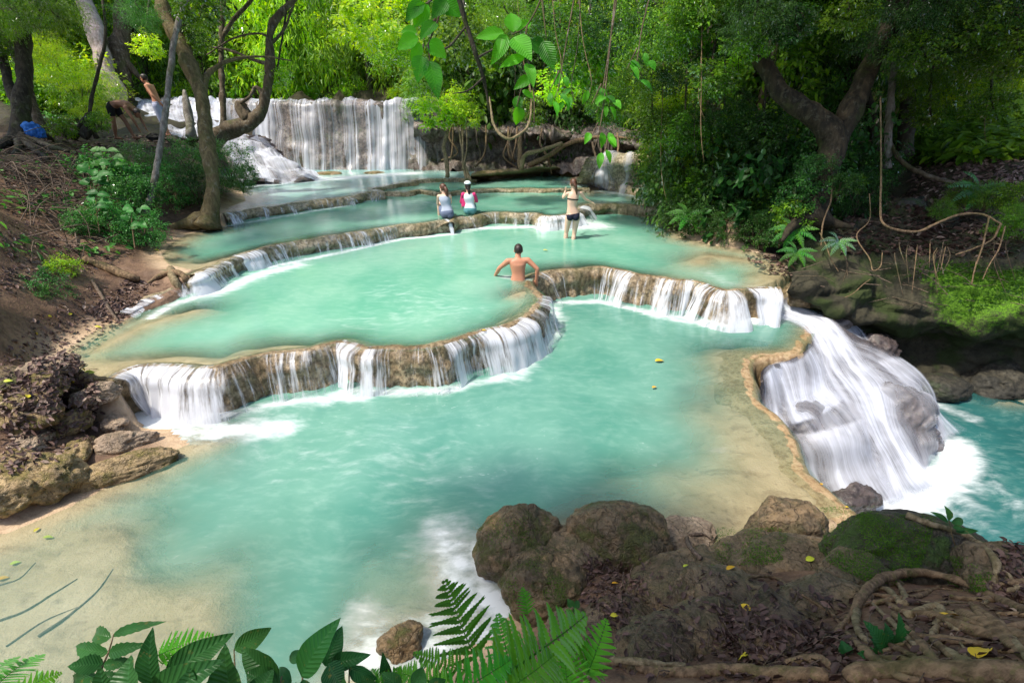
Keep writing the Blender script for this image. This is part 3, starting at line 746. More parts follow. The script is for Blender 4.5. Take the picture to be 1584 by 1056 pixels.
def face(name, rows, nu, nv, mat, amp=.12, freq=1.6, seed=0, flute=0., label='', cat='rock', group=None, strata=0., kind=None):
    S = loft(rows, nu, nv); n = gnorm(S); F = S.reshape(-1, 3)
    d = fbm(F * freq, 5, seed) * amp
    if flute: d = d + fbm(F * np.array([5.5, 5.5, .8]), 3, seed + 3) * flute
    if strata: d = d + np.abs(fbm(F * np.array([1.2, 1.2, 5.]), 3, seed + 6)) * strata
    S2 = F + n.reshape(-1, 3) * d[:, None]
    o = link(name, nmesh(name, S2, gridfaces(nv, nu)), M[mat] if isinstance(mat, str) else mat)
    tag(o, label, cat, group, kind); o['kind'] = kind or 'thing'
    return S2.reshape(nv, nu, 3)
def flow(S, name, label, mat, off=.05, dens=None, parent=None, cat='waterfall', group=None, vs_=(0, 1), bump=.04, seed=0, smooth=6, uscale=1.):
    """water sheet that follows a rock surface"""
    S = S.copy(); nv, nu = S.shape[:2]
    for _ in range(smooth):
        S[1:-1] = (S[:-2] + 2 * S[1:-1] + S[2:]) / 4; S[:, 1:-1] = (S[:, :-2] + 2 * S[:, 1:-1] + S[:, 2:]) / 4
    n = gnorm(S)
    su = np.r_[0, np.cumsum(np.linalg.norm(np.diff(S[nv // 2], axis=0), axis=1))]; sv = np.r_[0, np.cumsum(np.linalg.norm(np.diff(S[:, nu // 2], axis=0), axis=1))]
    U, V_ = np.meshgrid(su, sv)
    k = fbm(np.c_[U.ravel() * 4, V_.ravel() * .3, np.zeros(U.size)], 2, seed) * bump
    F = S.reshape(-1, 3) + n.reshape(-1, 3) * (off + k)[:, None]
    D = np.ones((nv, nu)) if dens is None else dens(U / su[-1], V_ / sv[-1], S)
    o = link(name, nmesh(name, F, gridfaces(nv, nu), True, {'dens': D.ravel()}, np.c_[U.ravel() * uscale, V_.ravel()]), M[mat], parent)
    if parent is None: tag(o, label, cat, group)
    return o

# big waterfall at the back
cx = [60, 140, 200, 260, 330, 400, 470, 540, 590, 625, 660, 700]
cY = [25, 24.4, 23.9, 23.4, 22.9, 22.4, 21.9, 21.9, 22, 22.1, 22.3, 22.6]
crest = [PY(x, 158.5, y) for x, y in zip(cx, cY)]
bz = [2.3, 2.3, 2.3, 2.3, 2.2, 1.2, .95, .95, .95, .95, .95, .95]
rows = [[p + np.array([0, 2.2, -.1]) for p in crest], [p + np.array([0, .5, .012]) for p in crest], crest]
for f, dy in ((.12, -.16), (.4, -.36), (.7, -.62), (1, -1.0)):
    rows.append([np.array([p[0] * (1 - .012 * f), p[1] + dy, p[2] + (b - p[2]) * f]) for p, b in zip(crest, bz)])
BW = face('waterfall_wall', rows, 330, 90, 'wall', amp=.09, freq=1.1, seed=31, flute=.04, label='dark wet rock wall behind the big waterfall curtain', cat='rock wall')
def dens_big(u, v, S):
    px = S[..., 0] / (S[..., 1] * cos(TH) - (S[..., 2] - EYE) * sin(TH)) * FPX + W0 / 2
    n = fbm(np.c_[px.ravel() / 34, np.zeros(px.size), np.zeros(px.size)], 3, 8).reshape(px.shape)
    d = .54 + n * .36
    d = np.where(px > 612, .30 + n * .35, d); d = d * (1 - ss(655, 690, px)) * ss(140, 165, px)
    d = d + .12 * ss(.75, 1, v) + .10 * (1 - ss(0, .1, v))
    return np.clip(d, 0, 1)
flow(BW[22:], 'waterfall', 'tall wide waterfall curtain at the back, falling in many white strands', 'fallbig', off=.07, dens=dens_big, bump=.10, seed=2, smooth=3)
up = link('water', nmesh('water', [(-26, 25.2, 3.585), (-4, 22.6, 3.585), (-2, 30, 3.585), (-26, 30, 3.585)], np.array([[0, 1, 2, 3]]), False, {'depth': [.2] * 4, 'foam': [0] * 4}), M['waterD']); tag(up, kind='structure')

# rocky chute left of the big fall
rows = [[P(330, 208, 2.45), P(360, 204, 2.5), P(395, 206, 2.5), P(420, 212, 2.4)],
        [P(335, 222, 2.2), P(372, 216, 2.25), P(408, 222, 2.1), P(436, 240, 1.8)],
        [P(345, 240, 1.9), P(382, 234, 1.9), P(424, 242, 1.75), P(455, 255, 1.5)],
        [P(355, 262, 1.5), P(392, 252, 1.6), P(440, 254, 1.55), P(478, 266, 1.2)],
        [P(362, 278, 1.2), P(396, 272, 1.25), P(446, 272, 1.2), P(490, 274, 1.1)],
        [P(366, 292, 1.02), P(404, 288, 1.02), P(450, 286, 1.02), P(505, 280, 1.02)]]
CH = face('chute_rock', rows, 90, 80, 'wetrock', amp=.10, freq=1.6, seed=40, label='rounded wet rocks under the white chute left of the big waterfall', strata=.22)
flow(CH, 'waterfall', 'white chute of water sliding over rounded rocks left of the big waterfall', 'cascade', off=.09, smooth=5, dens=lambda u, v, S: np.clip(.98 + .5 * np.sin(u * 9 + 1.2 + v * 4) * .6 + .25 * (v > .9), 0, 1) * ss(0, .1, u) , seed=3)
# ledge with water where two bathers stand
rows = [[PY(175, 160, 24), PY(230, 160, 23.6), PY(290, 160, 23.2), PY(345, 160, 22.8)],
        [P(180, 186, 2.95), P(230, 186, 2.95), P(290, 186, 2.9), P(345, 190, 2.8)],
        [P(185, 200, 2.7), P(232, 200, 2.7), P(290, 199, 2.65), P(348, 206, 2.5)],
        [P(186, 214, 2.45), P(232, 214, 2.4), P(292, 214, 2.4), P(350, 216, 2.3)]]
LG = face('ledge_rock', rows, 80, 40, 'wetrock', amp=.16, freq=1.5, seed=44, label='wet stepped rock ledge behind the bending bather', strata=.15)
flow(LG, 'waterfall', 'white water tumbling over the rock ledge behind the bending bather', 'cascade', off=.05, dens=lambda u, v, S: 1.05 + .2 * np.sin(u * 9), seed=5)

# right-hand cascade down to the lowest pool
RW = [[(1174,590,.0),(1182,568,.02),(1212,560,.02),(1245,545,.02),(1257,522,.03),(1272,503,.035),(1292,499,.03)],
      [(1176,640,-.40),(1200,630,-.40),(1236,612,-.38),(1272,590,-.36),(1292,563,-.32),(1312,540,-.25),(1328,522,-.2)],
      [(1208,655,-.55),(1238,648,-.55),(1278,632,-.52),(1318,612,-.5),(1352,590,-.48),(1375,568,-.5),(1372,545,-.5)],
      [(1232,690,-.85),(1262,685,-.72),(1304,672,-.68),(1345,650,-.66),(1388,620,-.62),(1410,602,-.62),(1418,582,-.8)],
      [(1256,730,-1.12),(1286,735,-1.08),(1326,728,-1.0),(1372,712,-.95),(1414,686,-.98),(1432,655,-1.05),(1438,622,-1.12)],
      [(1275,768,-1.34),(1310,785,-1.33),(1352,792,-1.33),(1405,765,-1.33),(1442,722,-1.33),(1458,690,-1.33),(1454,640,-1.33)]]
S0 = loft([[P(*q) for q in r] for r in RW], 200, 170); n0 = gnorm(S0); F0 = S0.reshape(-1, 3)
bmp = fbm(F0 * 1.5, 3, 50) * .07
for (px, py, z, r, h) in [(1250, 645, -.62, .42, .16), (1408, 632, -.75, .40, .30), (1440, 668, -1.0, .28, .18), (1220, 600, -.35, .25, -.14), (1345, 690, -.9, .34, -.16), (1300, 560, -.3, .22, -.1), (1290, 700, -.85, .4, .08)]:
    q = P(px, py, z); dd = np.linalg.norm((F0 - q) * np.array([.8, 1.1, 1.1]), axis=1) * (1 + fbm(F0 * 3.5, 3, 53) * .35); bmp += h * np.clip(1 - (dd / r) ** 2, 0, 1) ** .9
F0 = F0 + n0.reshape(-1, 3) * bmp[:, None]
S0 = F0.reshape(S0.shape)
S1 = F0 + gnorm(S0).reshape(-1, 3) * (fbm(F0 * 7, 4, 51) * .018 - .012)[:, None]
o_ = link('cascade_rock', nmesh('cascade_rock', S1, gridfaces(*S0.shape[:2])), M['cascaderock']); tag(o_, 'wet purple-brown boulders under the big right-hand cascade', 'rock', kind='thing')
CS = S0
def dens_c(u, v, S):
    x, y = S[..., 0], S[..., 1]; d = .98 + .22 * fbm(np.c_[u.ravel() * 7, v.ravel() * 1.6, np.zeros(u.size)], 3, 12).reshape(u.shape)
    for (px, py, z, r, a) in [(1408, 634, -.6, .26, .62), (1442, 664, -.9, .22, .5), (1252, 640, -.45, .24, .42), (1330, 548, -.25, .20, .35), (1288, 740, -1.0, .22, .4), (1305, 602, -.4, .16, .25), (1360, 655, -.8, .14, .2)]:
        q = P(px, py, z); d = d - a * np.exp(-((x - q[0]) ** 2 + (y - q[1]) ** 2) / r ** 2)
    d = d * (.25 + .75 * ss(0, .07, u)) * (.1 + .9 * (1 - ss(.9, 1., u))) + .15 * ss(.8, .95, v)
    return np.clip(d, .03, 1.3) * (1 - .5 * (v < .02)) * (1 - ss(.955, .998, v))
flow(CS, 'waterfall', 'broad silky white cascade pouring down the right side into the lowest pool', 'cascade', off=.03, dens=lambda u, v, S: dens_c(u, v, S) * .55, bump=.012, seed=7, smooth=4)
def stream(rows, label, off=.02, nu=70, nv=110, e=.28, pw=1., d0=1.15, hol=.2, seed=0, belly=.05):
    S = loft([[P(*q) for q in r] for r in rows], nu, nv)
    def dn(u, v, S_):
        n = fbm(np.c_[u.ravel() * 5, v.ravel() * 1.2, np.full(u.size, seed)], 3, seed).reshape(u.shape)
        ed = ss(0, e, u + n * .12) * (1 - ss(1 - e, 1, u + n * .12))
        return np.clip(d0 * (1 + hol * n) * ed * ss(0, .08, v) * (1 - ss(.93, 1, v)), 0, 1.3)
    return flow(S, 'waterfall', label, 'cascade', off=off, dens=dn, bump=.018, seed=seed, smooth=3)
stream([[(1150,462,.30),(1185,455,.42),(1222,452,.35)], [(1160,480,.10),(1200,474,.12),(1240,472,.10)], [(1185,492,.035),(1225,487,.04),(1270,484,.045)], [(1228,508,.03),(1258,500,.045),(1296,496,.04)], [(1252,545,-.14),(1282,532,-.10),(1318,520,-.10)], [(1262,590,-.30),(1305,570,-.28),(1352,556,-.30)],
        [(1290,640,-.45),(1335,615,-.45),(1385,592,-.48)], [(1325,690,-.70),(1362,668,-.70),(1396,650,-.70)], [(1345,735,-1.0),(1385,720,-.98),(1425,705,-1.0)], [(1345,800,-1.27),(1405,785,-1.27),(1475,745,-1.27)]],
       'main white tongue of the right cascade, running from the brown dam corner down its middle', off=.03, seed=3)
stream([[(1176,580,.015),(1196,560,.02),(1228,556,.02),(1256,530,.025)], [(1180,606,-.16),(1206,588,-.16),(1240,580,-.16),(1268,556,-.15)], [(1184,645,-.42),(1214,634,-.42),(1250,618,-.42),(1284,596,-.40)], [(1196,672,-.56),(1232,660,-.54),(1272,646,-.54),(1310,622,-.50)]],
       'vertical white curtain falling from the tan rim onto the upper cascade boulder', off=.05, e=.12, d0=1.05, hol=.35, seed=5)
stream([[(1205,660,-.50),(1250,668,-.50),(1300,656,-.50),(1345,640,-.50)], [(1226,690,-.62),(1268,690,-.60),(1314,684,-.60),(1352,672,-.62)], [(1242,728,-.95),(1282,730,-.92),(1324,726,-.92),(1362,712,-.92)], [(1262,765,-1.26),(1306,784,-1.26),(1352,790,-1.26),(1400,775,-1.26)]],
       'lower left curtain of the right cascade, below the first boulder', off=.03, e=.16, d0=.95, hol=.4, seed=8)
stream([[(1352,556,-.32),(1372,552,-.36),(1390,552,-.45)], [(1385,588,-.46),(1406,580,-.50),(1424,576,-.62)], [(1404,602,-.56),(1428,602,-.66),(1444,606,-.9)], [(1425,640,-.85),(1444,640,-.95),(1456,640,-1.1)], [(1436,690,-1.27),(1468,680,-1.27),(1500,668,-1.27)]],
       'thin right-hand branch of the right cascade, skirting the big wet boulder', off=.03, e=.25, d0=.9, hol=.4, seed=11)
stream([[(1290,500,.0),(1302,498,-.02),(1316,498,-.1)], [(1296,520,-.25),(1316,515,-.25),(1334,512,-.3)], [(1310,548,-.5),(1332,545,-.5),(1352,540,-.5)]],
       'small side fall at the top right of the cascade under the rock wall', off=.02, e=.2, d0=.8, hol=.4, seed=14)
# rim collar: the tan edge that the cascade spills over
RIMD = dam([(1292,499),(1275,500),(1260,508),(1253,524),(1241,543),(1215,550),(1185,551),(1167,557),(1164,572),(1170,595),(1179,622),(1204,645),(1233,678),(1254,728),(1288,762),(1322,789),(1352,815)], 0., ZF, -1, lean=.15, lip=.05, back=.55, label='smooth tan travertine rim between the front pool and the right cascade', seed=25, rough=.06, mat='rim', shelf=True, zcrest=[.005]*17)

# wet boulders in and beside the cascade
def rock(px, py, z, r, mat, label, rz=0, seed=0, amp=.22, freq=1.1, sub=5, name='boulder', cat='boulder', sink=0, flat=.0, group=None, at=None):
    sub = 6 if name == 'boulder' and py > 780 else sub
    V, F = ICO[sub]; V = V.copy(); rr = np.array(r, float)
    n = fbm(V * freq + seed * 3.7, 5, seed) * amp * 1.15 + np.abs(fbm(V * freq * 2.2 + seed, 5, seed + 2)) * amp * -.45 + fbm(V * 7, 4, seed + 4) * .014
    cr_ = np.abs(fbm(V * 1.5 + seed * 2.1, 4, seed + 6)); n = n - .045 * np.exp(-(cr_ / .03) ** 2)
    V = V * (1 + n)[:, None]
    V[:, 2] = np.where(V[:, 2] < -.55, -.55, V[:, 2])
    if flat: V[:, 2] = np.where(V[:, 2] > 1 - flat, (1 - flat) + (V[:, 2] - (1 - flat)) * .35, V[:, 2])
    V = V * rr
    p = P(px, py, z) if at is None else np.array(at, float)
    o = link(name, nmesh(name, V, F), M[mat]); o.location = Vector((p[0], p[1], p[2] - sink)); o.rotation_euler = (0, 0, rz)
    o['label'] = label; o['category'] = cat
    if group: o['group'] = group
    return o
rock(1310, 772, -1.25, (.42, .30, .24), 'cascaderock', 'smooth grey-brown boulder at the bottom left of the cascade', .3, 5)
rock(1352, 548, -.75, (.42, .36, .40), 'cascaderock', 'wet brown boulder at the upper right edge of the cascade', .2, 8)
rock(1238, 452, .32, (.32, .36, .38), 'dam', 'ochre rock block beside the right end of the brown dam', .1, 9)
rock(1290, 500, -.12, (.3, .26, .18), 'wetrock', 'flat wet rock at the top of the cascade', .3, 12)
rock(1455, 600, -1.2, (.5, .4, .28), 'darkrock', 'low dark boulder beyond the cascade under the rock wall', .4, 14)
rock(1545, 590, -1.25, (.8, .5, .4), 'darkrock', 'dark boulder at the foot of the overhanging rock wall', .4, 15)
# dark overhanging rock wall on the right
cols = [1222, 1258, 1300, 1350, 1400, 1450, 1500, 1550, 1605, 1700]
by = [474, 500, 535, 556, 575, 592, 604, 614, 622, 640]; bz_ = [.05, -.2, -.6, -.95, -1.15, -1.3, -1.35, -1.35, -1.35, -1.35]
base = [P(x, y, z) for x, y, z in zip(cols, by, bz_)]
tb = [float((b - np.array([0, 0, EYE])) @ FW) for b in base]
ytop = [418, 402, 392, 384, 372, 372, 380, 390, 398, 410]
lipy = [450, 470, 492, 500, 500, 500, 503, 503, 508, 515]
rows = [[PT(x, yt - 42, t + 1.0) for x, yt, t in zip(cols, ytop, tb)],
        [PT(x, yt - 6, t + .1) for x, yt, t in zip(cols, ytop, tb)],
        [PT(x, yt + 14, t - .25) for x, yt, t in zip(cols, ytop, tb)],
        [PT(x, yt * .45 + ly * .55, t - .5) for x, yt, ly, t in zip(cols, ytop, lipy, tb)],
        [PT(x, ly - 6, t - .5) for x, ly, t in zip(cols, lipy, tb)],
        [PT(x, ly + (b - ly) * .12, t - .05) for x, ly, b, t in zip(cols, lipy, by, tb)],
        [PT(x, ly + (b - ly) * .55, t + .25) for x, ly, b, t in zip(cols, lipy, by, tb)],
        [PT(x, b - 3, t + .12) for x, b, t in zip(cols, by, tb)],
        [PT(x, b + 12, t - .1) for x, b, t in zip(cols, by, tb)]]
def mat_mossface():
    t = NT('mossy rock face'); p = t.pos()
    n1 = t.noise(p, 2.2, 6, .65); n2 = t.noise(p, 12, 6, .7); n3 = t.noise(p, 50, 3, .6)
    c_ = t.ramp(n1, [(.3, (.018, .018, .012)), (.5, (.055, .05, .032)), (.7, (.10, .088, .055))])
    c_ = t.mix(t.mr(n2, .5, .7, 0, .7), c_, (.012, .012, .01))
    c_ = t.mix(t.mr(t.noise(p, 1.6, 5, .6), .46, .62, 0, .75), c_, t.mix(n3, (.02, .035, .008), (.05, .08, .016)))
    for px, py, tt, r in ((1500, 462, 8.9, .75), (1568, 455, 8.7, .6), (1470, 430, 9, .4)):
        q = PT(px, py, tt)
        dd = t.n('VectorMath', {0: p, 1: tuple(q)}, operation='DISTANCE').outputs['Value']
        m = t.math('MULTIPLY', t.mr(t.math('ADD', dd, t.math('MULTIPLY', t.math('SUBTRACT', n2, .5), 1.3)), r * .4, r, 1, 0), .9)
        c_ = t.mix(m, c_, t.mix(t.mr(n3, .35, .65), (.05, .13, .008), (.16, .34, .02)))
    return t.done(t.pbr(c_, .85, t.bump(t.math('ADD', n2, t.math('MULTIPLY', n3, .6)), 1., .04), .25))
M['mossface'] = mat_mossface()
RWALL = face('rock_wall', rows, 240, 150, 'mossface', amp=.16, freq=1.5, seed=60, label='dark overhanging rock wall with bright moss on the right bank', cat='rock wall', strata=.12)

# root-hung cliff behind the upper pools (centre)
cols = [640, 690, 740, 800, 860, 910, 960, 1005]
tb = [19.6, 19.6, 19.4, 19.2, 18.9, 18.4, 17.6, 16.8]
yt = [192, 196, 198, 200, 204, 210, 216, 224]; yb = [266, 268, 270, 270, 268, 262, 256, 258]
rows = [[PT(x, a - 18, t + 2.5) for x, a, t in zip(cols, yt, tb)], [PT(x, a, t) for x, a, t in zip(cols, yt, tb)],
        [PT(x, a + 8, t - .35) for x, a, t in zip(cols, yt, tb)], [PT(x, a + (b - a) * .3, t + .5) for x, a, b, t in zip(cols, yt, yb, tb)],
        [PT(x, a + (b - a) * .7, t + .6) for x, a, b, t in zip(cols, yt, yb, tb)], [PT(x, b, t - .1) for x, b, t in zip(cols, yb, tb)]]
face('cliff', rows, 200, 60, 'wall', amp=.22, freq=1.3, seed=70, flute=.10, label='low dark cliff hung with roots behind the upper pools', cat='cliff')
rows = [[P(730, 268, 1.3), P(790, 262, 1.35), P(860, 258, 1.5)], [P(728, 272, 1.25), P(790, 266, 1.28), P(868, 263, 1.2)], [P(725, 277, 1.0), P(795, 272, 1.0), P(874, 268, .95)], [P(725, 281, .8), P(800, 277, .8), P(878, 272, .8)]]
face('rock_ledge', rows, 80, 20, 'rockyellow', amp=.05, freq=2.2, seed=73, label='long low yellowish ledge at the water edge under the root cliff')
# small cascade upper right
rows = [[P(905, 244, 1.95), P(925, 240, 2.0), P(950, 240, 2.0), P(985, 240, 2.0), P(1010, 246, 1.9)],
        [P(900, 256, 1.7), P(925, 252, 1.75), P(948, 250, 1.85), P(978, 250, 1.9), P(1005, 256, 1.75)],
        [P(896, 268, 1.45), P(922, 264, 1.5), P(945, 262, 1.6), P(972, 266, 1.55), P(1002, 272, 1.4)],
        [P(892, 280, 1.15), P(925, 279, 1.2), P(952, 280, 1.2), P(972, 284, 1.15), P(1000, 290, 1.1)],
        [P(890, 292, .8), P(925, 292, .8), P(950, 298, .8), P(972, 303, .8), P(1000, 308, .8)]]
UC = face('cascade_rock', rows, 120, 80, 'damfar', amp=.11, freq=2.6, seed=76, label='knobbly brown rocks around the small upper right cascade', strata=.08)
flow(UC, 'waterfall', 'small white cascade at the upper right, among knobbly brown rocks', 'cascade', off=.06, seed=9,
     dens=lambda u, v, S: np.clip(.95 * np.exp(-((u - .27 - .06 * v) / .15) ** 2) + .7 * np.exp(-((u - .66) / .035) ** 2) * (v > .3), 0, 1))
rock(880, 268, 1.02, (.42, .35, .32), 'rockyellow', 'mossy boulder just left of the small upper right cascade', .3, 21)
rock(972, 270, 1.35, (.45, .4, .55), 'damfar', 'tall knobbly brown boulder right of the small upper cascade', .3, 22, amp=.35)
rock(648, 252, 1.15, (.75, .6, .55), 'wetrock', 'reddish brown boulder at the right foot of the big waterfall', .3, 23)
rock(510, 271, 1.02, (.55, .3, .16), 'rockyellow', 'flat mossy slab at the foot of the big waterfall, left one', .1, 24, flat=.3)
rock(578, 270, 1.02, (.42, .28, .15), 'rockyellow', 'flat mossy slab at the foot of the big waterfall, right one', .2, 25, flat=.3)
rock(440, 283, 1.02, (.45, .25, .13), 'rockpale', 'pale washed slab in the foam below the white chute', .2, 26, flat=.3)
rock(120, 197, 2.75, (1.1, .6, .5), 'rock', 'brown boulder on the left bank behind the leaning dead stick', .2, 27)
rock(85, 200, 2.7, (.7, .5, .42), 'rockpale', 'pale pinkish boulder on the left bank beside the blue bundle', .2, 28)
rock(175, 203, 2.6, (.6, .45, .35), 'rockpale', 'pale flat boulder left of the bending bather', .2, 29)
# near rocks
rock(800, 842, .12, (.42, .33, .30), 'rock', 'mossy brown boulder at the water edge, leftmost of the near group', .35, 31, amp=.16)
rock(955, 836, .16, (.48, .38, .35), 'rock', 'large smooth brown boulder at the water edge, farthest of the near group', -.35, 32, amp=.13)
rock(838, 905, .14, (.38, .31, .29), 'rock', 'rounded mossy boulder above the white foam, nearest the fern', .2, 33, amp=.16)
rock(890, 868, .12, (.36, .33, .24), 'slab', 'low grey-brown boulder wedged between the larger near boulders', .6, 34, amp=.14)
rock(1062, 836, .0, (.34, .26, .15), 'rockpale', 'pale pinkish rock in the shallows holding a curved root', .2, 35, amp=.2)
rock(1060, 940, .34, (.48, .42, .34), 'slab', 'broad brown slab surrounded by dead leaves', .5, 36, amp=.13, flat=.25)
rock(950, 985, .45, (.36, .28, .28), 'slab', 'dark mossy slab beside the fern tips', .3, 37, amp=.14, flat=.2)
rock(1213, 818, .18, (.37, .28, .30), 'slab', 'grey-brown rock at the near end of the tan rim', .2, 38, amp=.2)
rock(1160, 880, .32, (.42, .30, .26), 'slab', 'flat dark rock with a green moss streak beside the pale shallows', .3, 39, amp=.15, flat=.2)
rock(1235, 892, .50, (.5, .34, .28), 'slab', 'wide grey slab with a single green leaf on it', -.1, 40, amp=.14, flat=.25)
rock(1400, 872, .78, (.58, .36, .36), 'rockgreen', 'big boulder covered in green moss with a pale root over its top', -.12, 41, amp=.15, sub=6)
rock(1090, 1010, .85, (.42, .3, .24), 'slab', 'brown slab at the bottom edge between litter and the long root', .3, 42, amp=.13, flat=.2)
rock(622, 992, .0, (.17, .15, .14), 'rock', 'small brown rock alone in the foaming shallows', .4, 43, amp=.2)
rock(190, 728, .03, (.62, .19, .17), 'rockyellow', 'long yellow-mossed rock at the left water edge', .62, 44, amp=.2)
rock(60, 742, .2, (.42, .26, .26), 'rockyellow', 'yellow-green mossy rock on the left bank, upper of two', .2, 45, amp=.24)
rock(10, 765, .2, (.35, .24, .22), 'rockyellow', 'yellow-green mossy rock at the left edge of the picture', .2, 46, amp=.24)
rock(140, 640, .18, (.34, .22, .25), 'rockpale', 'tan wet rock just left of the left-hand white fall', .3, 47, amp=.28)
rock(110, 600, .5, (.5, .2, .26), 'rockyellow', 'ochre rock ledge scattered with yellow leaves on the left bank', .1, 48, amp=.28)
rock(30, 640, .55, (.45, .25, .25), 'rockyellow', 'ochre rock under dead leaves at the far left bank', .1, 49, amp=.28)
rock(180, 690, .08, (.34, .18, .16), 'rockpale', 'wet rock with a dark leaf between the white fall and the yellow rock', .5, 50, amp=.25)
rock(5, 592, .75, (.4, .3, .2), 'rock', 'brown rock at the left edge of the picture beside the soil slope', .1, 51, amp=.2)

for q in [(1135, 950, .78, (.40, .30, .20), 'brown slab between the curling root and the ferny herb', 80), (1270, 965, 1.05, (.36, .24, .22), 'dark slab left of the root tangle', 81), (1010, 1030, .95, (.34, .22, .2), 'brown rock under the long bottom root', 82),
          (1215, 1010, 1.25, (.30, .2, .14), 'dark wet rock among litter at the bottom', 83), (1100, 890, .38, (.30, .24, .18), 'low brown slab beside the pale shallow rock', 84), (1330, 900, .9, (.26, .2, .2), 'small dark rock in front of the mossy boulder', 85),
          (1560, 905, 1.1, (.3, .25, .22), 'dark rock at the right edge behind the draped root', 86), (880, 1000, .5, (.26, .22, .2), 'dark mossy rock behind the bright fern', 87)]:
    rock(q[0], q[1], q[2], q[3], 'slab', q[4], q[5] * .7, q[5], amp=.2, flat=.3)

for k, q in enumerate([(60, 600, .72, .34), (150, 610, .5, .26), (95, 660, .3, .3), (40, 690, .32, .3), (120, 700, .14, .26), (175, 655, .14, .22), (20, 720, .3, .3), (75, 570, .85, .3)]):
    rock(q[0], q[1], q[2], (q[3], q[3] * .62, q[3] * .5), 'rockyellow' if k % 2 == 0 else 'rockpale', ['ochre rock at the back of the leaf-strewn left bank', 'tan rock above the left-hand white fall', 'ochre rock in the middle of the left bank litter', 'pale rock beside the left picture edge', 'ochre rock just behind the long yellow-mossed rock', 'small pale rock at the foot of the left-hand fall', 'ochre rock at the left edge above the yellow-green one', 'tan rock at the top of the near left bank'][k], k * .5, 100 + k, amp=.26)

rock(408, 268, 1.2, (.34, .28, .24), 'wetrock', 'dark wet rock splitting the white chute', .2, 120, amp=.3)
rock(385, 283, 1.1, (.3, .25, .22), 'wetrock', 'small wet rock at the left foot of the white chute', .2, 122, amp=.3)
# ------------------------------------------------------------ foliage kit
def rot_basis(d, up):
    s = np.cross(d, up); s /= np.linalg.norm(s, axis=1)[:, None] + 1e-9; n = np.cross(s, d); return s, n
def leafset(mb, p, d, up, L, wd, tint, fold=.18, droop=.12, shape=(.32, .72, .85)):
    """many small leaves: two quads folded along the midrib"""
    n = len(p); d = d / (np.linalg.norm(d, axis=1)[:, None] + 1e-9); s, nn = rot_basis(d, up)
    L = np.broadcast_to(L, (n,))[:, None]; wd = np.broadcast_to(wd, (n,))[:, None] / 2
    a, b, k = shape
    V = np.stack([p, p + d * L * a + s * wd + nn * wd * fold, p + d * L * b + s * wd * k + nn * (wd * fold) - np.array([0, 0, 1]) * L * droop * .5,
                  p + d * L - np.array([0, 0, 1]) * L * droop,
                  p + d * L * b - s * wd * k + nn * (wd * fold) - np.array([0, 0, 1]) * L * droop * .5, p + d * L * a - s * wd + nn * wd * fold], 1).reshape(-1, 3)
    i = np.arange(n)[:, None] * 6
    F = np.concatenate([i + np.array([0, 1, 2, 3]), i + np.array([0, 3, 4, 5])])
    uv = np.tile(np.array([[0, 0], [.5, a], [.4, b], [0, 1], [-.4, b], [-.5, a]]), (n, 1))
    mb.add(V, F, uv, tint=np.repeat(tint, 6))
def crown_mesh(name, seed, nclump=70, per=70, L=.2, wd=.09, cr=.34, shell=.5, hang=.3, narrow=False, twigs=True):
    """crown in the unit sphere scaled outside; leaves sit on twigs of a clump"""
    r = np.random.default_rng(seed); mb = MB()
    c_ = r.normal(size=(nclump, 3)); c_ /= np.linalg.norm(c_, axis=1)[:, None]; c_ *= (shell + (1 - shell) * r.random(nclump) ** .6)[:, None] * (.8 + .3 * r.random(nclump))[:, None]
    for k in range(nclump):
        sz = cr * r.uniform(.6, 1.35); n = int(per * r.uniform(.6, 1.3)); ct = r.normal(.0, .16)
        ntw = 5; tw = r.normal(size=(ntw, 3)); tw[:, 2] -= hang; tw += c_[k] * .8; tw /= np.linalg.norm(tw, axis=1)[:, None]
        t = r.random(n) ** .7; which = r.integers(0, ntw, n)
        p = c_[k] + tw[which] * (t * sz)[:, None] + r.normal(size=(n, 3)) * sz * .16
        d = tw[which] + r.normal(size=(n, 3)) * .7; d[:, 2] -= hang
        up = r.normal(size=(n, 3)) * .45 + np.array([0, 0, 1])
        leafset(mb, p, d, up, L * r.uniform(.6, 1.3, n), wd * r.uniform(.7, 1.2, n), np.clip(.45 + ct + r.normal(0, .2, n), 0, 1))
    me = mb.mesh(name, False); me.materials.append(M['leaf']); return me
# leaf sizes are relative to a crown scaled to about 2.2 m
CR = {}
for i in range(4): CR['round%d' % i] = crown_mesh('crown', 100 + i, 80, 62, .085, .046, .34, .35, .35)
for i in range(3): CR['fine%d' % i] = crown_mesh('crown', 120 + i, 75, 85, .105, .018, .38, .3, .7)
for i in range(2): CR['broad%d' % i] = crown_mesh('crown', 130 + i, 50, 34, .16, .085, .36, .4, .5)
for i in range(3): CR['dense%d' % i] = crown_mesh('crown', 140 + i, 110, 70, .062, .032, .30, .55, .3)
def put(name, me, mat, loc, scale, rz=0, parent=None, off=None):
    o = bpy.data.objects.new(name, me); scene.collection.objects.link(o)
    o.location = Vector(loc); o.scale = Vector(scale) if hasattr(scale, '__len__') else (scale,) * 3; o.rotation_euler = (0, 0, rz)
    o.material_slots[0].link = 'OBJECT'; o.material_slots[0].material = M[mat]
    if parent is not None: o.parent = parent
    return o
RT = random.Random(5)
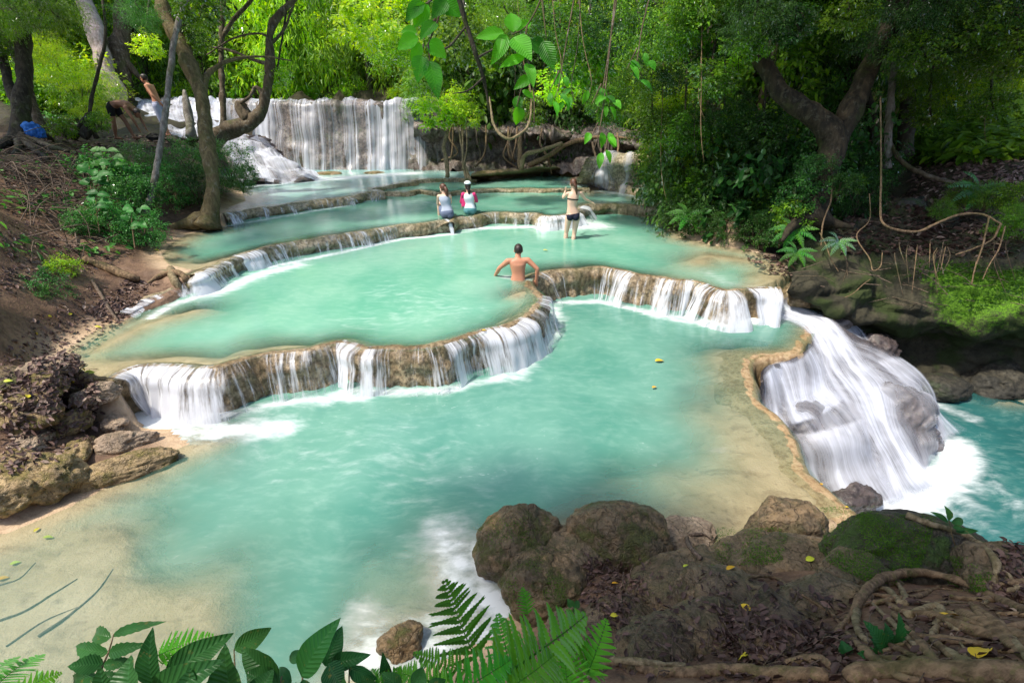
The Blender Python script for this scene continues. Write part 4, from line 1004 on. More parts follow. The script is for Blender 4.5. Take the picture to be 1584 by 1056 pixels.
def bg_tree(x, y, h, r, kind, mat, label, group, bark='barkdark', tr=.12, lean=.0, name='jungle_tree', low=False):
    z0 = gz(x, y) - .05
    root = empty(name, (x, y, z0), label=label, cat='tree', group=group)
    mb = MB(); lx, ly = RT.uniform(-1, 1) * lean, RT.uniform(-1, 1) * lean
    top = np.array([lx * h, ly * h * .4, h])
    tube(mb, [[0, 0, -.2], [lx * h * .2, 0, h * .35], [lx * h * .6, ly * h * .2, h * .7], top], [tr * 1.25, tr, tr * .8, tr * .35], 7, .25, int(x * 7) % 50, step=.35)
    for k in range(5):
        a = RT.uniform(0, 6.28); z1 = h * RT.uniform(.45, .85); f = z1 / h
        p0 = np.array([lx * z1 * .8, ly * z1 * .3, z1]); e = np.array([cos(a) * r * .7, sin(a) * r * .7, r * RT.uniform(.2, .6)])
        tube(mb, [p0, p0 + e * .5 + [0, 0, .1], p0 + e], [tr * .45, tr * .28, tr * .1], 5, .2, k, step=.3)
    mb.build('trunk', M[bark], root)
    put('crown', CR[kind], mat, (top[0], top[1], h * (.62 if low else .85)), (r * RT.uniform(.9, 1.15), r * RT.uniform(.9, 1.15), r * RT.uniform(.8, 1.05) * (1.25 if low else 1)), RT.uniform(0, 6.28), root)
    return root
K = lambda *ks: RT.choice(ks)
# jungle beyond the big waterfall (sunlit look put into bright leaf colours)
n = 0
for Yr, nn, (x0, x1), hh in ((27, 13, (-27, 1), (2.4, 4.2)), (30, 12, (-30, 6), (4, 6.5)), (34, 13, (-36, 12), (6, 9)), (40, 12, (-42, 18), (8, 12))):
    for i in range(nn):
        x = x0 + (x1 - x0) * (i + RT.uniform(.2, .8)) / nn; y = Yr + RT.uniform(-1.3, 1.3); h = RT.uniform(*hh)
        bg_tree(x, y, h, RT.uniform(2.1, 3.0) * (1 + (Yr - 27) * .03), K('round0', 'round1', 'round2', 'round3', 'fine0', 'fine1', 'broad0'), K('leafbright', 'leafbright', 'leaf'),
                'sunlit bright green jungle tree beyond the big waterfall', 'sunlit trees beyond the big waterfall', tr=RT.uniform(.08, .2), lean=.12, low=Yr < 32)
# centre, above the root cliff
for Yr, nn, (x0, x1), hh in ((23.6, 8, (-3.8, 8), (1.8, 3.0)), (26, 8, (-2, 11), (3, 5)), (29, 8, (2, 18), (5, 8)), (35, 7, (8, 26), (7, 10))):
    for i in range(nn):
        x = x0 + (x1 - x0) * (i + RT.uniform(.2, .8)) / nn; y = Yr + RT.uniform(-1, 1); h = RT.uniform(*hh)
        bg_tree(x, y, h, RT.uniform(1.6, 2.3) * (1 + (Yr - 21) * .03), K('round0', 'round2', 'fine1', 'fine2', 'broad1', 'dense0'), K('leaf', 'leafbright', 'leaf', 'leafdark'),
                'leafy jungle tree above the dark root-hung cliff', 'trees above the root cliff', tr=RT.uniform(.06, .14), lean=.15, low=Yr < 26)
# right bank, its shade put into darker leaf colours
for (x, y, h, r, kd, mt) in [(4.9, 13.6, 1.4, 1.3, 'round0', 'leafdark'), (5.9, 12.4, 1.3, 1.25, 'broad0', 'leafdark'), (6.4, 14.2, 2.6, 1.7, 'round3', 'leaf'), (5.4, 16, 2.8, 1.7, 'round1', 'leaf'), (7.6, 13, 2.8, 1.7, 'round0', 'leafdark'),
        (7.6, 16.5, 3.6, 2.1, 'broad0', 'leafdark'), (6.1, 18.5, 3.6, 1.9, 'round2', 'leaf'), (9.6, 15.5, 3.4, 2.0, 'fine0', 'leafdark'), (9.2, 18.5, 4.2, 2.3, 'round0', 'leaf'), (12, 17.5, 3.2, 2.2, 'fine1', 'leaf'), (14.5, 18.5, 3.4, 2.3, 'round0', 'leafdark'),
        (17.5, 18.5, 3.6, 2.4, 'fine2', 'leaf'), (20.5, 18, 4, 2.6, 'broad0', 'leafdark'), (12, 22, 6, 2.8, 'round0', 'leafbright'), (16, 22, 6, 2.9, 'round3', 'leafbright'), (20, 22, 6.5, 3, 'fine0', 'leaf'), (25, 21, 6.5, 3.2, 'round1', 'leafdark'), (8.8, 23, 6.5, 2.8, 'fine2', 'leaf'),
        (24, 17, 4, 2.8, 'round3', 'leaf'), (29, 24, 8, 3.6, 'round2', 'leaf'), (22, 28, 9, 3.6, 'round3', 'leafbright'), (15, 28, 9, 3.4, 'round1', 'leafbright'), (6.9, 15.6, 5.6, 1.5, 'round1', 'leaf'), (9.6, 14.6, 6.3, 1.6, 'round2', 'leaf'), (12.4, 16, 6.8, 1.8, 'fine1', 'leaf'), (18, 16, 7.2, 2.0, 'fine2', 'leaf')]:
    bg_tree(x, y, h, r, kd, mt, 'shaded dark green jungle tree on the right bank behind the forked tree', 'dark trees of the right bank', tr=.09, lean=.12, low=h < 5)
# far mass of leaves closing the view
r_ = np.random.default_rng(77); n = 52000
a = r_.uniform(-1.15, 1.15, n); R = 46 + r_.random(n) ** 2 * 14; x = np.sin(a) * R * 1.1; y = np.cos(a) * R * .55 + 24 + r_.normal(0, 1.2, n)
base = terrain(np.c_[x, y])[0]; z = base + r_.random(n) ** 1.2 * 13
z += vnoise(np.c_[x * .25, y * .25, z * 0], 5) * 2
d = r_.normal(size=(n, 3)); d[:, 2] -= .5; up_ = r_.normal(size=(n, 3)) * .5 + [0, -.3, 1]
mb = MB(); tn = np.clip(.55 + .35 * vnoise(np.c_[x * .5, y * .5, z * .5], 9) + r_.normal(0, .15, n), 0, 1)
leafset(mb, np.c_[x, y, z], d, up_, r_.uniform(.4, .85, n), r_.uniform(.2, .4, n), tn)
tag(mb.build('treeline', M['leafbright'], smooth=False), kind='stuff')  # far leaves get their sunlit look from the colour

# ------------------------------------------------------------ the trees one can tell apart
def tree_px(name, label, stems, bark, crowns=(), cat='tree', group=None, segs=12, wob=.28, step=.12, crownmat='leaf', seed=0):
    """stems: lists of (px, py, t, radius); first point of the first stem is the base"""
    b = PT(*stems[0][0][:3]); root = empty(name, b, label=label, cat=cat, group=group)
    mb = MB()
    for k, st in enumerate(stems):
        pts = np.array([PT(q[0], q[1], q[2]) for q in st]) - b; rad = [q[3] for q in st]
        tube(mb, pts, rad, segs, wob, seed + k, step=step)
    mb.build('trunk', M[bark], root)
    for k, (p, r, kd) in enumerate(crowns):
        put('crown', CR[kd], crownmat, np.array(p) - b, r, k * 1.7, root)
    return root
g = lambda px, py, z: (EYE - z) / -ray(px, py)[2]       # distance at which a pixel meets height z
t1 = 12.2
tree_px('broadleaf_tree', 'dark trunk at the left edge forking low, roots spreading over the bank', [
    [(28, 222, t1, .30), (30, 200, t1, .21), (34, 150, t1, .185), (38, 90, t1, .18), (28, 40, t1, .19), (0, -20, t1, .17), (-60, -140, t1, .13)],
    [(30, 160, t1, .16), (14, 130, t1, .11), (4, 90, t1, .09), (-18, 30, t1, .08), (-60, -60, t1, .06)],
    [(33, 65, t1, .15), (50, 20, t1 + .2, .11), (80, -40, t1 + .4, .09), (150, -160, t1 + .6, .06)],
    [(30, 212, t1, .15), (50, 228, t1 - .4, .09), (75, 246, t1 - 1.2, .045)], [(24, 212, t1, .15), (0, 226, t1 - .5, .08), (-30, 236, t1 - .9, .05)], [(30, 215, t1, .13), (28, 232, t1 - .6, .07), (14, 248, t1 - 1.2, .03)], [(36, 212, t1, .1), (66, 222, t1 - .3, .07), (105, 234, t1 - .9, .04)]],
    'barkdark', [((-15.5, 12, 8.3), (2.6, 2.4, 1.5), 'round0'), ((-11.2, 12.4, 7.2), (1.5, 1.5, 1.0), 'round1'), ((-13.4, 10.4, 6.6), (1.3, 1.3, .9), 'fine0')], crownmat='leaf', seed=3)
tree_px('broadleaf_tree', 'short dark trunk leaning left beside the blue bundle', [[(70, 218, 13.2, .17), (60, 190, 13.2, .14), (50, 160, 13.2, .12), (40, 120, 13.3, .10), (10, 60, 13.4, .08), (-30, -40, 13.6, .06)]], 'bark', [((-15.5, 16, 7.6), (2.2, 2.2, 1.4), 'round2')], seed=6)
tree_px('pale_tree', 'pale pinkish trunk leaning left above the big waterfall lip', [[(180, 166, 19.6, .50), (172, 135, 19.6, .38), (160, 95, 19.6, .33), (148, 50, 19.6, .30), (132, 8, 19.6, .27), (105, -60, 19.6, .2)]], 'barkpale', [((-22, 24, 11.8), (3.4, 3.4, 2), 'round3')], seed=9)
tree_px('broadleaf_tree', 'brown mossy trunk just right of the pale leaning trunk', [[(186, 156, 20.4, .5), (186, 110, 20.4, .38), (184, 72, 20.4, .35), (190, 20, 20.4, .3), (200, -60, 20.4, .25)], [(186, 90, 20.4, .25), (215, 120, 20.6, .09), (240, 148, 20.8, .05)]], 'bark', [((-20.5, 26, 11.5), (3.4, 3.4, 2), 'round0')], seed=12)
tree_px('sapling', 'thin dark stem leaning beside the dead stick on the left bank', [[(138, 178, 13.4, .05), (142, 150, 13.4, .045), (152, 110, 13.4, .042), (163, 60, 13.4, .04), (160, 10, 13.4, .035), (150, -60, 13.4, .03)]], 'barkdark', seed=14, cat='sapling', segs=7)
tm = float(g(322, 346, 1.0))
tree_px('broadleaf_tree', 'olive trunk with yellow moss and a buttress root at the near pool edge', [
    [(322, 352, tm, .318), (324, 335, tm, .232), (329, 300, tm, .172), (326, 255, tm, .159), (318, 200, tm + .1, .163), (312, 150, tm + .1, .163), (300, 118, tm + .1, .163), (283, 75, tm + .1, .172), (262, 40, tm + .1, .163), (248, 0, tm + .1, .155), (225, -70, tm, .129), (200, -170, tm, .086)],
    [(322, 338, tm, .198), (300, 344, tm - .1, .172), (272, 350, tm - .2, .086), (245, 354, tm - .3, .030)],
    [(270, 60, tm + .1, .129), (285, 20, tm, .086), (292, -20, tm - .1, .069), (300, -90, tm - .2, .052)],
    [(312, 150, tm + .1, .112), (322, 115, tm + .3, .065), (345, 98, tm + .6, .052), (372, 90, tm + .9, .039), (410, 88, tm + 1.2, .026), (450, 94, tm + 1.4, .017)]],
    'barkolive', [((-9.8, 10.5, 9.4), (2.0, 2.0, 1.2), 'round2'), ((-8.0, 13.0, 9.9), (1.8, 1.8, 1.2), 'round1')], crownmat='leaf', seed=17, segs=16)
tree_px('sapling', 'slim lichen-grey trunk crossing in front of the olive tree', [[(226, 330, tm - .5, .085), (236, 290, tm - .5, .07), (246, 240, tm - .5, .065), (254, 190, tm - .5, .07), (260, 140, tm - .5, .065), (266, 90, tm - .4, .07), (272, 50, tm - .3, .06), (286, 5, tm - .3, .07), (300, -50, tm - .3, .06)]], 'barkgrey', cat='sapling', seed=21, segs=9)
tb_ = 14.2
tree_px('curved_tree', 'thick moss-brown trunk bending out over the upper pool and turning up', [
    [(318, 232, tb_ - .6, .240), (345, 205, tb_, .240), (372, 195, tb_, .216), (392, 188, tb_, .208), (406, 165, tb_, .160), (414, 130, tb_, .136), (418, 90, tb_, .128), (418, 50, tb_, .120), (430, 25, tb_, .096), (450, 5, tb_, .064), (480, -20, tb_, .040)],
    [(385, 186, tb_, .176), (374, 168, tb_, .160), (374, 160, tb_, .136)],
    [(410, 150, tb_, .104), (396, 135, tb_ - .1, .056), (386, 150, tb_ - .2, .040), (372, 160, tb_ - .2, .048)],
    [(416, 100, tb_, .064), (390, 92, tb_ + .3, .040), (355, 78, tb_ + .5, .036), (320, 72, tb_ + .8, .024)],
    [(417, 70, tb_, .048), (440, 45, tb_ + .3, .036), (452, 12, tb_ + .4, .032), (470, -30, tb_ + .5, .032)],
    [(418, 60, tb_, .040), (400, 52, tb_, .028), (360, 60, tb_ + .3, .024), (320, 85, tb_ + .5, .020)]],
    'bark', [((-8.2, 16.5, 7.4), (1.4, 1.4, .9), 'broad0')], seed=25, segs=14)
tree_px('sapling', 'straight thin brown trunk behind the curved trunk', [[(346, 212, 15, .10), (345, 170, 15, .085), (343, 110, 15, .08), (342, 60, 15, .085), (345, 0, 15, .08), (350, -60, 15, .07)], [(343, 60, 15, .07), (358, 35, 15, .06), (385, 5, 15, .06), (410, -30, 15, .05)]], 'bark', [((-8, 16.5, 8.6), (2.1, 2.1, 1.2), 'fine1')], cat='sapling', seed=28, crownmat='leafbright')
tree_px('tree_stump', 'short broken grey stump among the bathers on the left ledge', [[(297, 212, 14.5, .16), (294, 190, 14.5, .12), (290, 165, 14.5, .10), (285, 140, 14.5, .05)]], 'barkgrey', cat='stump', seed=30)
tree_px('dead_stick', 'dark forked stick leaning on the left bank below the thin stem', [[(112, 214, 13.6, .09), (124, 196, 13.5, .08), (136, 176, 13.4, .05)], [(150, 214, 13.5, .07), (140, 195, 13.4, .07), (134, 176, 13.4, .04)], [(128, 212, 13.3, .12), (138, 198, 13.3, .13), (142, 186, 13.3, .08)]], 'barkdark', cat='stick', seed=32)
# centre
tree_px('branch', 'dark diagonal branch coming down through the centre foliage', [[(706, -12, 11, .07), (722, 40, 11.3, .06), (738, 90, 11.6, .055), (750, 130, 12, .04), (757, 172, 12.3, .02)], [(738, 90, 11.6, .03), (760, 78, 11.4, .02), (800, 62, 11.2, .012)], [(748, 120, 11.9, .03), (725, 140, 11.7, .02), (700, 145, 11.5, .01)], [(722, 40, 11.3, .03), (690, 75, 11.6, .02), (665, 60, 11.8, .01)]], 'barkdark', cat='branch', seed=34, segs=7, crowns=[(PT(700, 30, 15.5), .9, 'broad0'), (PT(775, 45, 15.5), .9, 'broad1')], crownmat='leaf')
tree_px('sapling', 'small leafy tree with a thin crooked trunk in front of the root cliff', [[(692, 274, 17.3, .09), (690, 245, 17.3, .07), (686, 228, 17.3, .075), (692, 205, 17.3, .06), (698, 180, 17.2, .04), (690, 160, 17, .03), (700, 140, 17, .02)], [(692, 205, 17.3, .03), (664, 192, 17, .025), (650, 186, 16.8, .015)], [(698, 185, 17.2, .03), (720, 170, 17, .02), (735, 160, 16.9, .012)]], 'rootpale',
        [(PT(670, 172, 16.8), (.75, .6, .5), 'broad1'), (PT(705, 158, 16.9), (.75, .6, .5), 'broad0'), (PT(728, 176, 16.8), (.5, .5, .4), 'broad1')], cat='sapling', seed=37, crownmat='leafbright', segs=8)
tree_px('hanging_roots', 'bundle of thin pale roots hanging down to the upper pool', [[(725, 278, 16.9, .06), (718, 250, 16.9, .045), (712, 215, 16.9, .03), (708, 190, 17, .02)], [(722, 278, 16.9, .05), (716, 255, 16.8, .03), (716, 225, 16.8, .025), (716, 180, 16.9, .02)], [(728, 280, 16.9, .05), (716, 240, 17, .03), (714, 200, 17, .03), (712, 170, 17, .015)], [(715, 262, 16.8, .03), (722, 230, 16.8, .02), (721, 190, 16.8, .015)]], 'rootpale', cat='roots', seed=40, segs=7)
tree_px('liana', 'pale looping liana hanging below the centre branches', [[(818, 120, 12, .02), (822, 160, 12, .022), (818, 192, 12, .03), (806, 206, 12, .034), (788, 215, 12, .036), (772, 206, 12, .034), (763, 190, 12, .032), (760, 172, 12, .028), (757, 150, 12.1, .02)]], 'rootpale', cat='liana', seed=42, segs=8, step=.05)
tree_px('bent_root', 'long bent root lying along the dark cliff in the centre', [[(818, 256, 18, .10), (850, 240, 17.8, .09), (880, 222, 17.6, .08), (930, 212, 17.4, .07), (985, 216, 17.2, .05)]], 'root', cat='root', seed=44)
tree_px('bent_root', 'pale bent root low over the water in front of the dark cliff', [[(806, 262, 18, .10), (812, 240, 17.8, .08), (838, 232, 17.6, .07), (870, 222, 17.5, .06)]], 'rootpale', cat='root', seed=45)
tree_px('hanging_roots', 'straight mossy root post standing in front of the dark cliff', [[(805, 264, 18, .11), (804, 235, 18, .09), (805, 205, 18.2, .08)]], 'root', cat='roots', seed=46)
tree_px('branch', 'brown branch slanting down from the upper right centre', [[(1000, -20, 12, .09), (1030, 20, 12, .085), (1055, 50, 12, .08), (1072, 75, 12, .06), (1088, 110, 12.2, .05)], [(1030, 20, 12, .04), (1000, 45, 12, .025), (960, 40, 12, .015)]], 'bark', cat='branch', seed=48, crowns=[((3.1, 12.2, 5.3), .9, 'dense1'), ((4.3, 12.2, 5.8), 1.1, 'round1')], crownmat='leaf')
# right bank
tr_ = float(g(1262, 338, 1.55))
tree_px('forked_tree', 'big lichen-spotted tree forking in two over the right bank', [
    [(1252, 345, tr_, .36), (1262, 312, tr_, .24), (1278, 270, tr_, .23), (1290, 225, tr_, .24), (1284, 200, tr_, .26), (1262, 180, tr_, .21), (1235, 165, tr_, .20), (1205, 140, tr_, .18), (1180, 100, tr_, .16), (1155, 60, tr_, .15), (1140, 10, tr_, .14), (1132, -60, tr_, .11)],
    [(1290, 225, tr_, .25), (1308, 190, tr_, .22), (1325, 150, tr_, .20), (1345, 105, tr_, .20), (1368, 60, tr_, .19), (1385, 10, tr_, .18), (1405, -60, tr_, .15)],
    [(1282, 215, tr_, .18), (1268, 188, tr_ + .1, .15)], [(1250, 330, tr_, .2), (1225, 350, tr_ - .2, .10), (1210, 372, tr_ - .4, .04)], [(1262, 330, tr_, .2), (1290, 345, tr_ - .2, .10), (1320, 352, tr_ - .4, .04)]],
    'barkmoss', [((4.5, 9.6, 7.4), (1.9, 1.9, 1.1), 'dense1'), ((8.0, 9.8, 7.6), (2.4, 2.4, 1.3), 'dense2'), ((6.6, 8.2, 8.0), (2.4, 2.2, 1.2), 'dense0'), ((7.2, 12.8, 7.7), (2.4, 2.4, 1.3), 'round1')], crownmat='leafdark', seed=51, segs=16)
for (lab, st, bk, cw) in [
    ('straight dark trunk wrapped in climbers left of the forked tree', [[(1112, 300, 13.5, .26), (1104, 200, 13.5, .20), (1098, 120, 13.5, .19), (1092, 40, 13.5, .18), (1086, -60, 13.5, .16)], [(1098, 120, 13.5, .1), (1112, 160, 13.3, .07), (1125, 230, 13.2, .04)]], 'barkdark', ((5.4, 13.6, 8.6), 2.2, 'dense1')),
    ('thin dark trunk just right of the climber-wrapped trunk', [[(1082, 290, 14, .10), (1076, 180, 14, .09), (1072, 80, 14, .09), (1072, -60, 14, .08)]], 'barkdark', None),
    ('tall dark trunk right of the forked tree', [[(1400, 240, 12.5, .19), (1404, 160, 12.5, .15), (1414, 90, 12.5, .14), (1424, 20, 12.5, .13), (1434, -60, 12.5, .12)]], 'barkdark', ((11, 12.6, 8.6), 2.4, 'dense0')),
    ('grey vine-hung trunk between the fork and the tall dark trunk', [[(1372, 260, 11.5, .10), (1376, 180, 11.5, .085), (1384, 100, 11.5, .08), (1394, 20, 11.5, .075), (1402, -60, 11.5, .07)]], 'barkgrey', None),
    ('dark trunk behind the left limb of the forked tree', [[(1232, 260, 14.5, .24), (1236, 160, 14.5, .2), (1240, 60, 14.5, .19), (1246, -60, 14.5, .17)]], 'barkdark', ((9, 14.6, 9), 2.4, 'dense2')),
    ('leaning dark trunk crossing behind the right limb of the forked tree', [[(1360, 250, 13, .13), (1345, 160, 13, .10), (1322, 80, 13, .095), (1296, 0, 13, .09), (1280, -60, 13, .08)]], 'barkdark', None),
    ('slim mossy trunk leaning right at the left of the forked tree', [[(1150, 300, 12.6, .10), (1165, 210, 12.6, .085), (1186, 120, 12.6, .08), (1214, 20, 12.6, .075), (1235, -60, 12.6, .07)]], 'bark', None),
    ('thin pale trunk at the far right of the picture', [[(1500, 250, 14, .09), (1496, 160, 14, .07), (1506, 80, 14, .065), (1528, -20, 14, .06)]], 'barkgrey', None),
    ('slender trunk inside the fork of the big tree', [[(1316, 230, 14, .10), (1312, 130, 14, .09), (1306, 40, 14, .085), (1300, -60, 14, .08)]], 'barkdark', None)]:
    tree_px('broadleaf_tree', lab, st, bk, [cw] if cw else [], seed=60 + len(lab), crownmat='leafdark', step=.2)

# unseen trees added behind the camera so their crowns shade the near bank
for k, (x, y, h, cr_) in enumerate([(-2.2, -3.2, 8.5, [((-3.0, .7, 7.6), (1.7, 1.1, .9), 'round0'), ((-1.2, .2, 8.2), (1.6, 1.1, .9), 'round2'), ((-3.6, 2.0, 7.4), (1.2, 1.0, .7), 'fine1')]), (3.2, -2.6, 9, [((2.8, .2, 8.2), (2.3, 1.7, 1.1), 'round1'), ((4.6, 1.4, 8.4), (2.2, 1.8, 1.1), 'dense1'), ((.8, -.6, 8.8), (1.8, 1.8, 1), 'round3')])]):
    z0 = gz(x, y); root = empty('broadleaf_tree', (x, y, z0), label=['unseen shade tree added behind the camera on the near left bank', 'unseen shade tree added behind the camera on the near right bank'][k], cat='tree')
    mb = MB(); tube(mb, [[0, 0, -.3], [.1, .2, 3], [.2, .5, h - z0]], [.3, .22, .1], 12, .25, 3, step=.3)
    for p_, r_2, kd in cr_: tube(mb, [[.12, .3, h * .5], [(p_[0] - x) * .6, (p_[1] - y) * .6, (p_[2] - z0) * .9], [p_[0] - x, p_[1] - y, p_[2] - z0]], [.1, .06, .02], 7, .2, 2, step=.3)
    mb.build('trunk', M['bark'], root)
    for p_, r_2, kd in cr_: put('crown', CR[kd], 'leaf', (p_[0] - x, p_[1] - y, p_[2] - z0), r_2, k, root)
# ------------------------------------------------------------ ground cover, undergrowth, roots, near plants
from mathutils.bvhtree import BVHTree
def bvh_of(objs):
    Vs, Fs, k = [], [], 0
    for o in objs:
        me = o.data; v = np.empty(len(me.vertices) * 3, np.float32); me.vertices.foreach_get('co', v); v = v.reshape(-1, 3)
        Rm = np.array(Matrix.Rotation(o.rotation_euler.z, 3, 'Z')); v = v @ Rm.T * np.array(o.scale) + np.array(o.location)
        Vs.append(v)
        for p in me.polygons: Fs.append([q + k for q in p.vertices])
        k += len(v)
    return BVHTree.FromPolygons(np.vstack(Vs).tolist(), Fs)
solid = [o for o in scene.objects if o.type == 'MESH' and o.name.split('.')[0] in ('ground', 'boulder', 'rock_wall', 'travertine_dam', 'rock_ledge')]
BVH = bvh_of(solid)
def hit(px, py):
    d = Vector(ray(px, py)).normalized(); r = BVH.ray_cast(Vector((0, 0, EYE)), d)
    return (np.array(r[0]), np.array(r[1])) if r[0] else (P(px, py, .5), np.array([0, 0, 1.]))
def drop(x, y, z=9.):
    r = BVH.ray_cast(Vector((x, y, z)), Vector((0, 0, -1)))
    return (np.array(r[0]), np.array(r[1])) if r[0] else (np.array([x, y, 0]), np.array([0, 0, 1.]))
def scatter_px(poly, n, seed):
    """ground points under a region seen in the photo"""
    r = np.random.default_rng(seed); poly = np.array(poly, float); mn, mx = poly.min(0), poly.max(0); out = []
    while len(out) < n:
        q = r.uniform(mn, mx, (n, 2)); q = q[inside(q, poly)]
        for x, y in q:
            p, nn = hit(x, y); 
            if nn[2] < .25: nn = np.array([nn[0], nn[1], abs(nn[2])])
            out.append((p, nn))
            if len(out) >= n: break
    return out
def litter(name, regions, L, mat='litter', seed=0, tint=(.35, .28), lift=.012, asp=.5, curl=.5, mask=None):
    r = np.random.default_rng(seed); pts = []
    for poly, n in regions: pts += scatter_px(poly, n, seed + n)
    p = np.array([a for a, _ in pts]); nn = np.array([b for _, b in pts])
    if mask: kp = (fbm(p * mask, 4, seed) + r.normal(0, .18, len(p))) > .12; p = p[kp]; nn = nn[kp]
    n = len(p)
    p = p + nn * (lift * r.uniform(.2, 1.6, n))[:, None]
    d = r.normal(size=(n, 3)); d -= nn * (d * nn).sum(1)[:, None]; d /= np.linalg.norm(d, axis=1)[:, None]; d += nn * r.normal(0, .22, n)[:, None]
    up = nn + r.normal(0, .35, (n, 3)); mb = MB()
    LL = L * r.uniform(.45, 1.35, n) 
    leafset(mb, p, d, up, LL, LL * asp * r.uniform(.6, 1.2, n), np.clip(r.normal(tint[0], tint[1], n), 0, 1), fold=curl * r.uniform(.2, 1.6), droop=.06)
    o = mb.build(name, M[mat], smooth=False); tag(o, kind='stuff'); return o
near_r = [(905,880),(1000,860),(1030,900),(1060,890),(1110,870),(1130,900),(1200,890),(1290,930),(1584,900),(1584,1056),(920,1056),(900,960)]
litter('leaf_litter', [(near_r, 800), ([(905,860),(960,870),(1000,910),(950,960),(905,930)], 380), ([(1120,930),(1240,960),(1330,1000),(1300,1056),(1100,1056)], 700), ([(1540,840),(1584,840),(1584,960),(1540,940)], 200)], .045, seed=4, tint=(.25, .22))
litter('leaf_litter', [([(0,560),(60,480),(150,440),(230,450),(170,520),(120,570),(160,620),(150,680),(60,720),(0,740)], 1100), ([(60,540),(130,560),(150,600),(60,640),(0,640)], 350), ([(130,480),(200,430),(240,440),(180,510)], 400), ([(0,250),(110,240),(260,340),(200,400),(120,430),(0,460)], 1900)], .07, seed=6, tint=(.45, .25))
litter('leaf_litter', [([(1290,330),(1400,300),(1420,250),(1584,240),(1584,400),(1300,395)], 3200), ([(1410,310),(1470,305),(1460,370),(1410,370)], 500), ([(1150,395),(1230,395),(1230,430),(1180,425)], 250), ([(0,205),(190,205),(330,215),(300,240),(0,240)], 800)], .12, seed=8, tint=(.55, .25))
def twigs(name, regions, L, rad, seed, mat='twig', arch=.1):
    r = np.random.default_rng(seed); mb = MB()
    for poly, n in regions:
        for p, nn in scatter_px(poly, n, seed):
            a = r.uniform(0, 2 * pi); d = np.array([cos(a), sin(a), 0]); d -= nn * (d @ nn); l = L * r.uniform(.4, 1.5)
            q = [p - d * l / 2 + nn * .01, p + nn * (.01 + arch * l * r.random()) + r.normal(size=3) * l * .08, p + d * l / 2 + nn * (.01 + arch * l * r.random())]
            tube(mb, q, [rad, rad * .8, rad * .3], 4, 0, 0, step=l / 5, cap=False)
    tag(mb.build(name, M[mat]), kind='stuff')
twigs('fallen_twigs', [(near_r, 150), ([(905,880),(970,880),(1000,930),(950,960)], 30), ([(0,560),(150,480),(160,620),(60,720),(0,700)], 60)], .16, .0032, 3)
twigs('dead_brushwood', [([(0,245),(60,240),(150,250),(160,330),(60,340),(0,330)], 150), ([(60,330),(180,330),(150,400),(60,400)], 30)], 1.1, .012, 5, arch=.35)
twigs('fallen_twigs', [([(1330,330),(1584,270),(1584,420),(1350,420)], 60), ([(1240,410),(1560,410),(1584,480),(1250,470)], 50)], .7, .008, 7, arch=.2)

def px_tube(name, label, pts, radii, mat, cat, seed=0, segs=8, step=.04, lift=.3, group=None, t=None, wob=.3, branches=()):
    """root or stick lying on what is seen at the pixels (or at a given distance)"""
    mb = MB(); b = None
    for k, (pp, rr) in enumerate([(pts, radii)] + list(branches)):
        q = []
        for i, a in enumerate(pp):
            if len(a) > 2: v = PT(*a[:3])
            elif t is not None: v = PT(a[0], a[1], t)
            else:
                h_, nn = hit(*a); v = h_ + np.array([0, 0, 1]) * (np.interp(i / (len(pp) - 1), np.linspace(0, 1, len(rr)), rr) * lift)
            q.append(v)
        q = np.array(q); b = q[0].copy() if b is None else b
        rad = np.interp(np.linspace(0, 1, len(q)), np.linspace(0, 1, len(rr)), rr)
        tube(mb, q - b, rad, segs, wob, seed + k, step=step)
    o = mb.build(name, M[mat]); o.location = Vector(b); tag(o, label, cat, group); return o
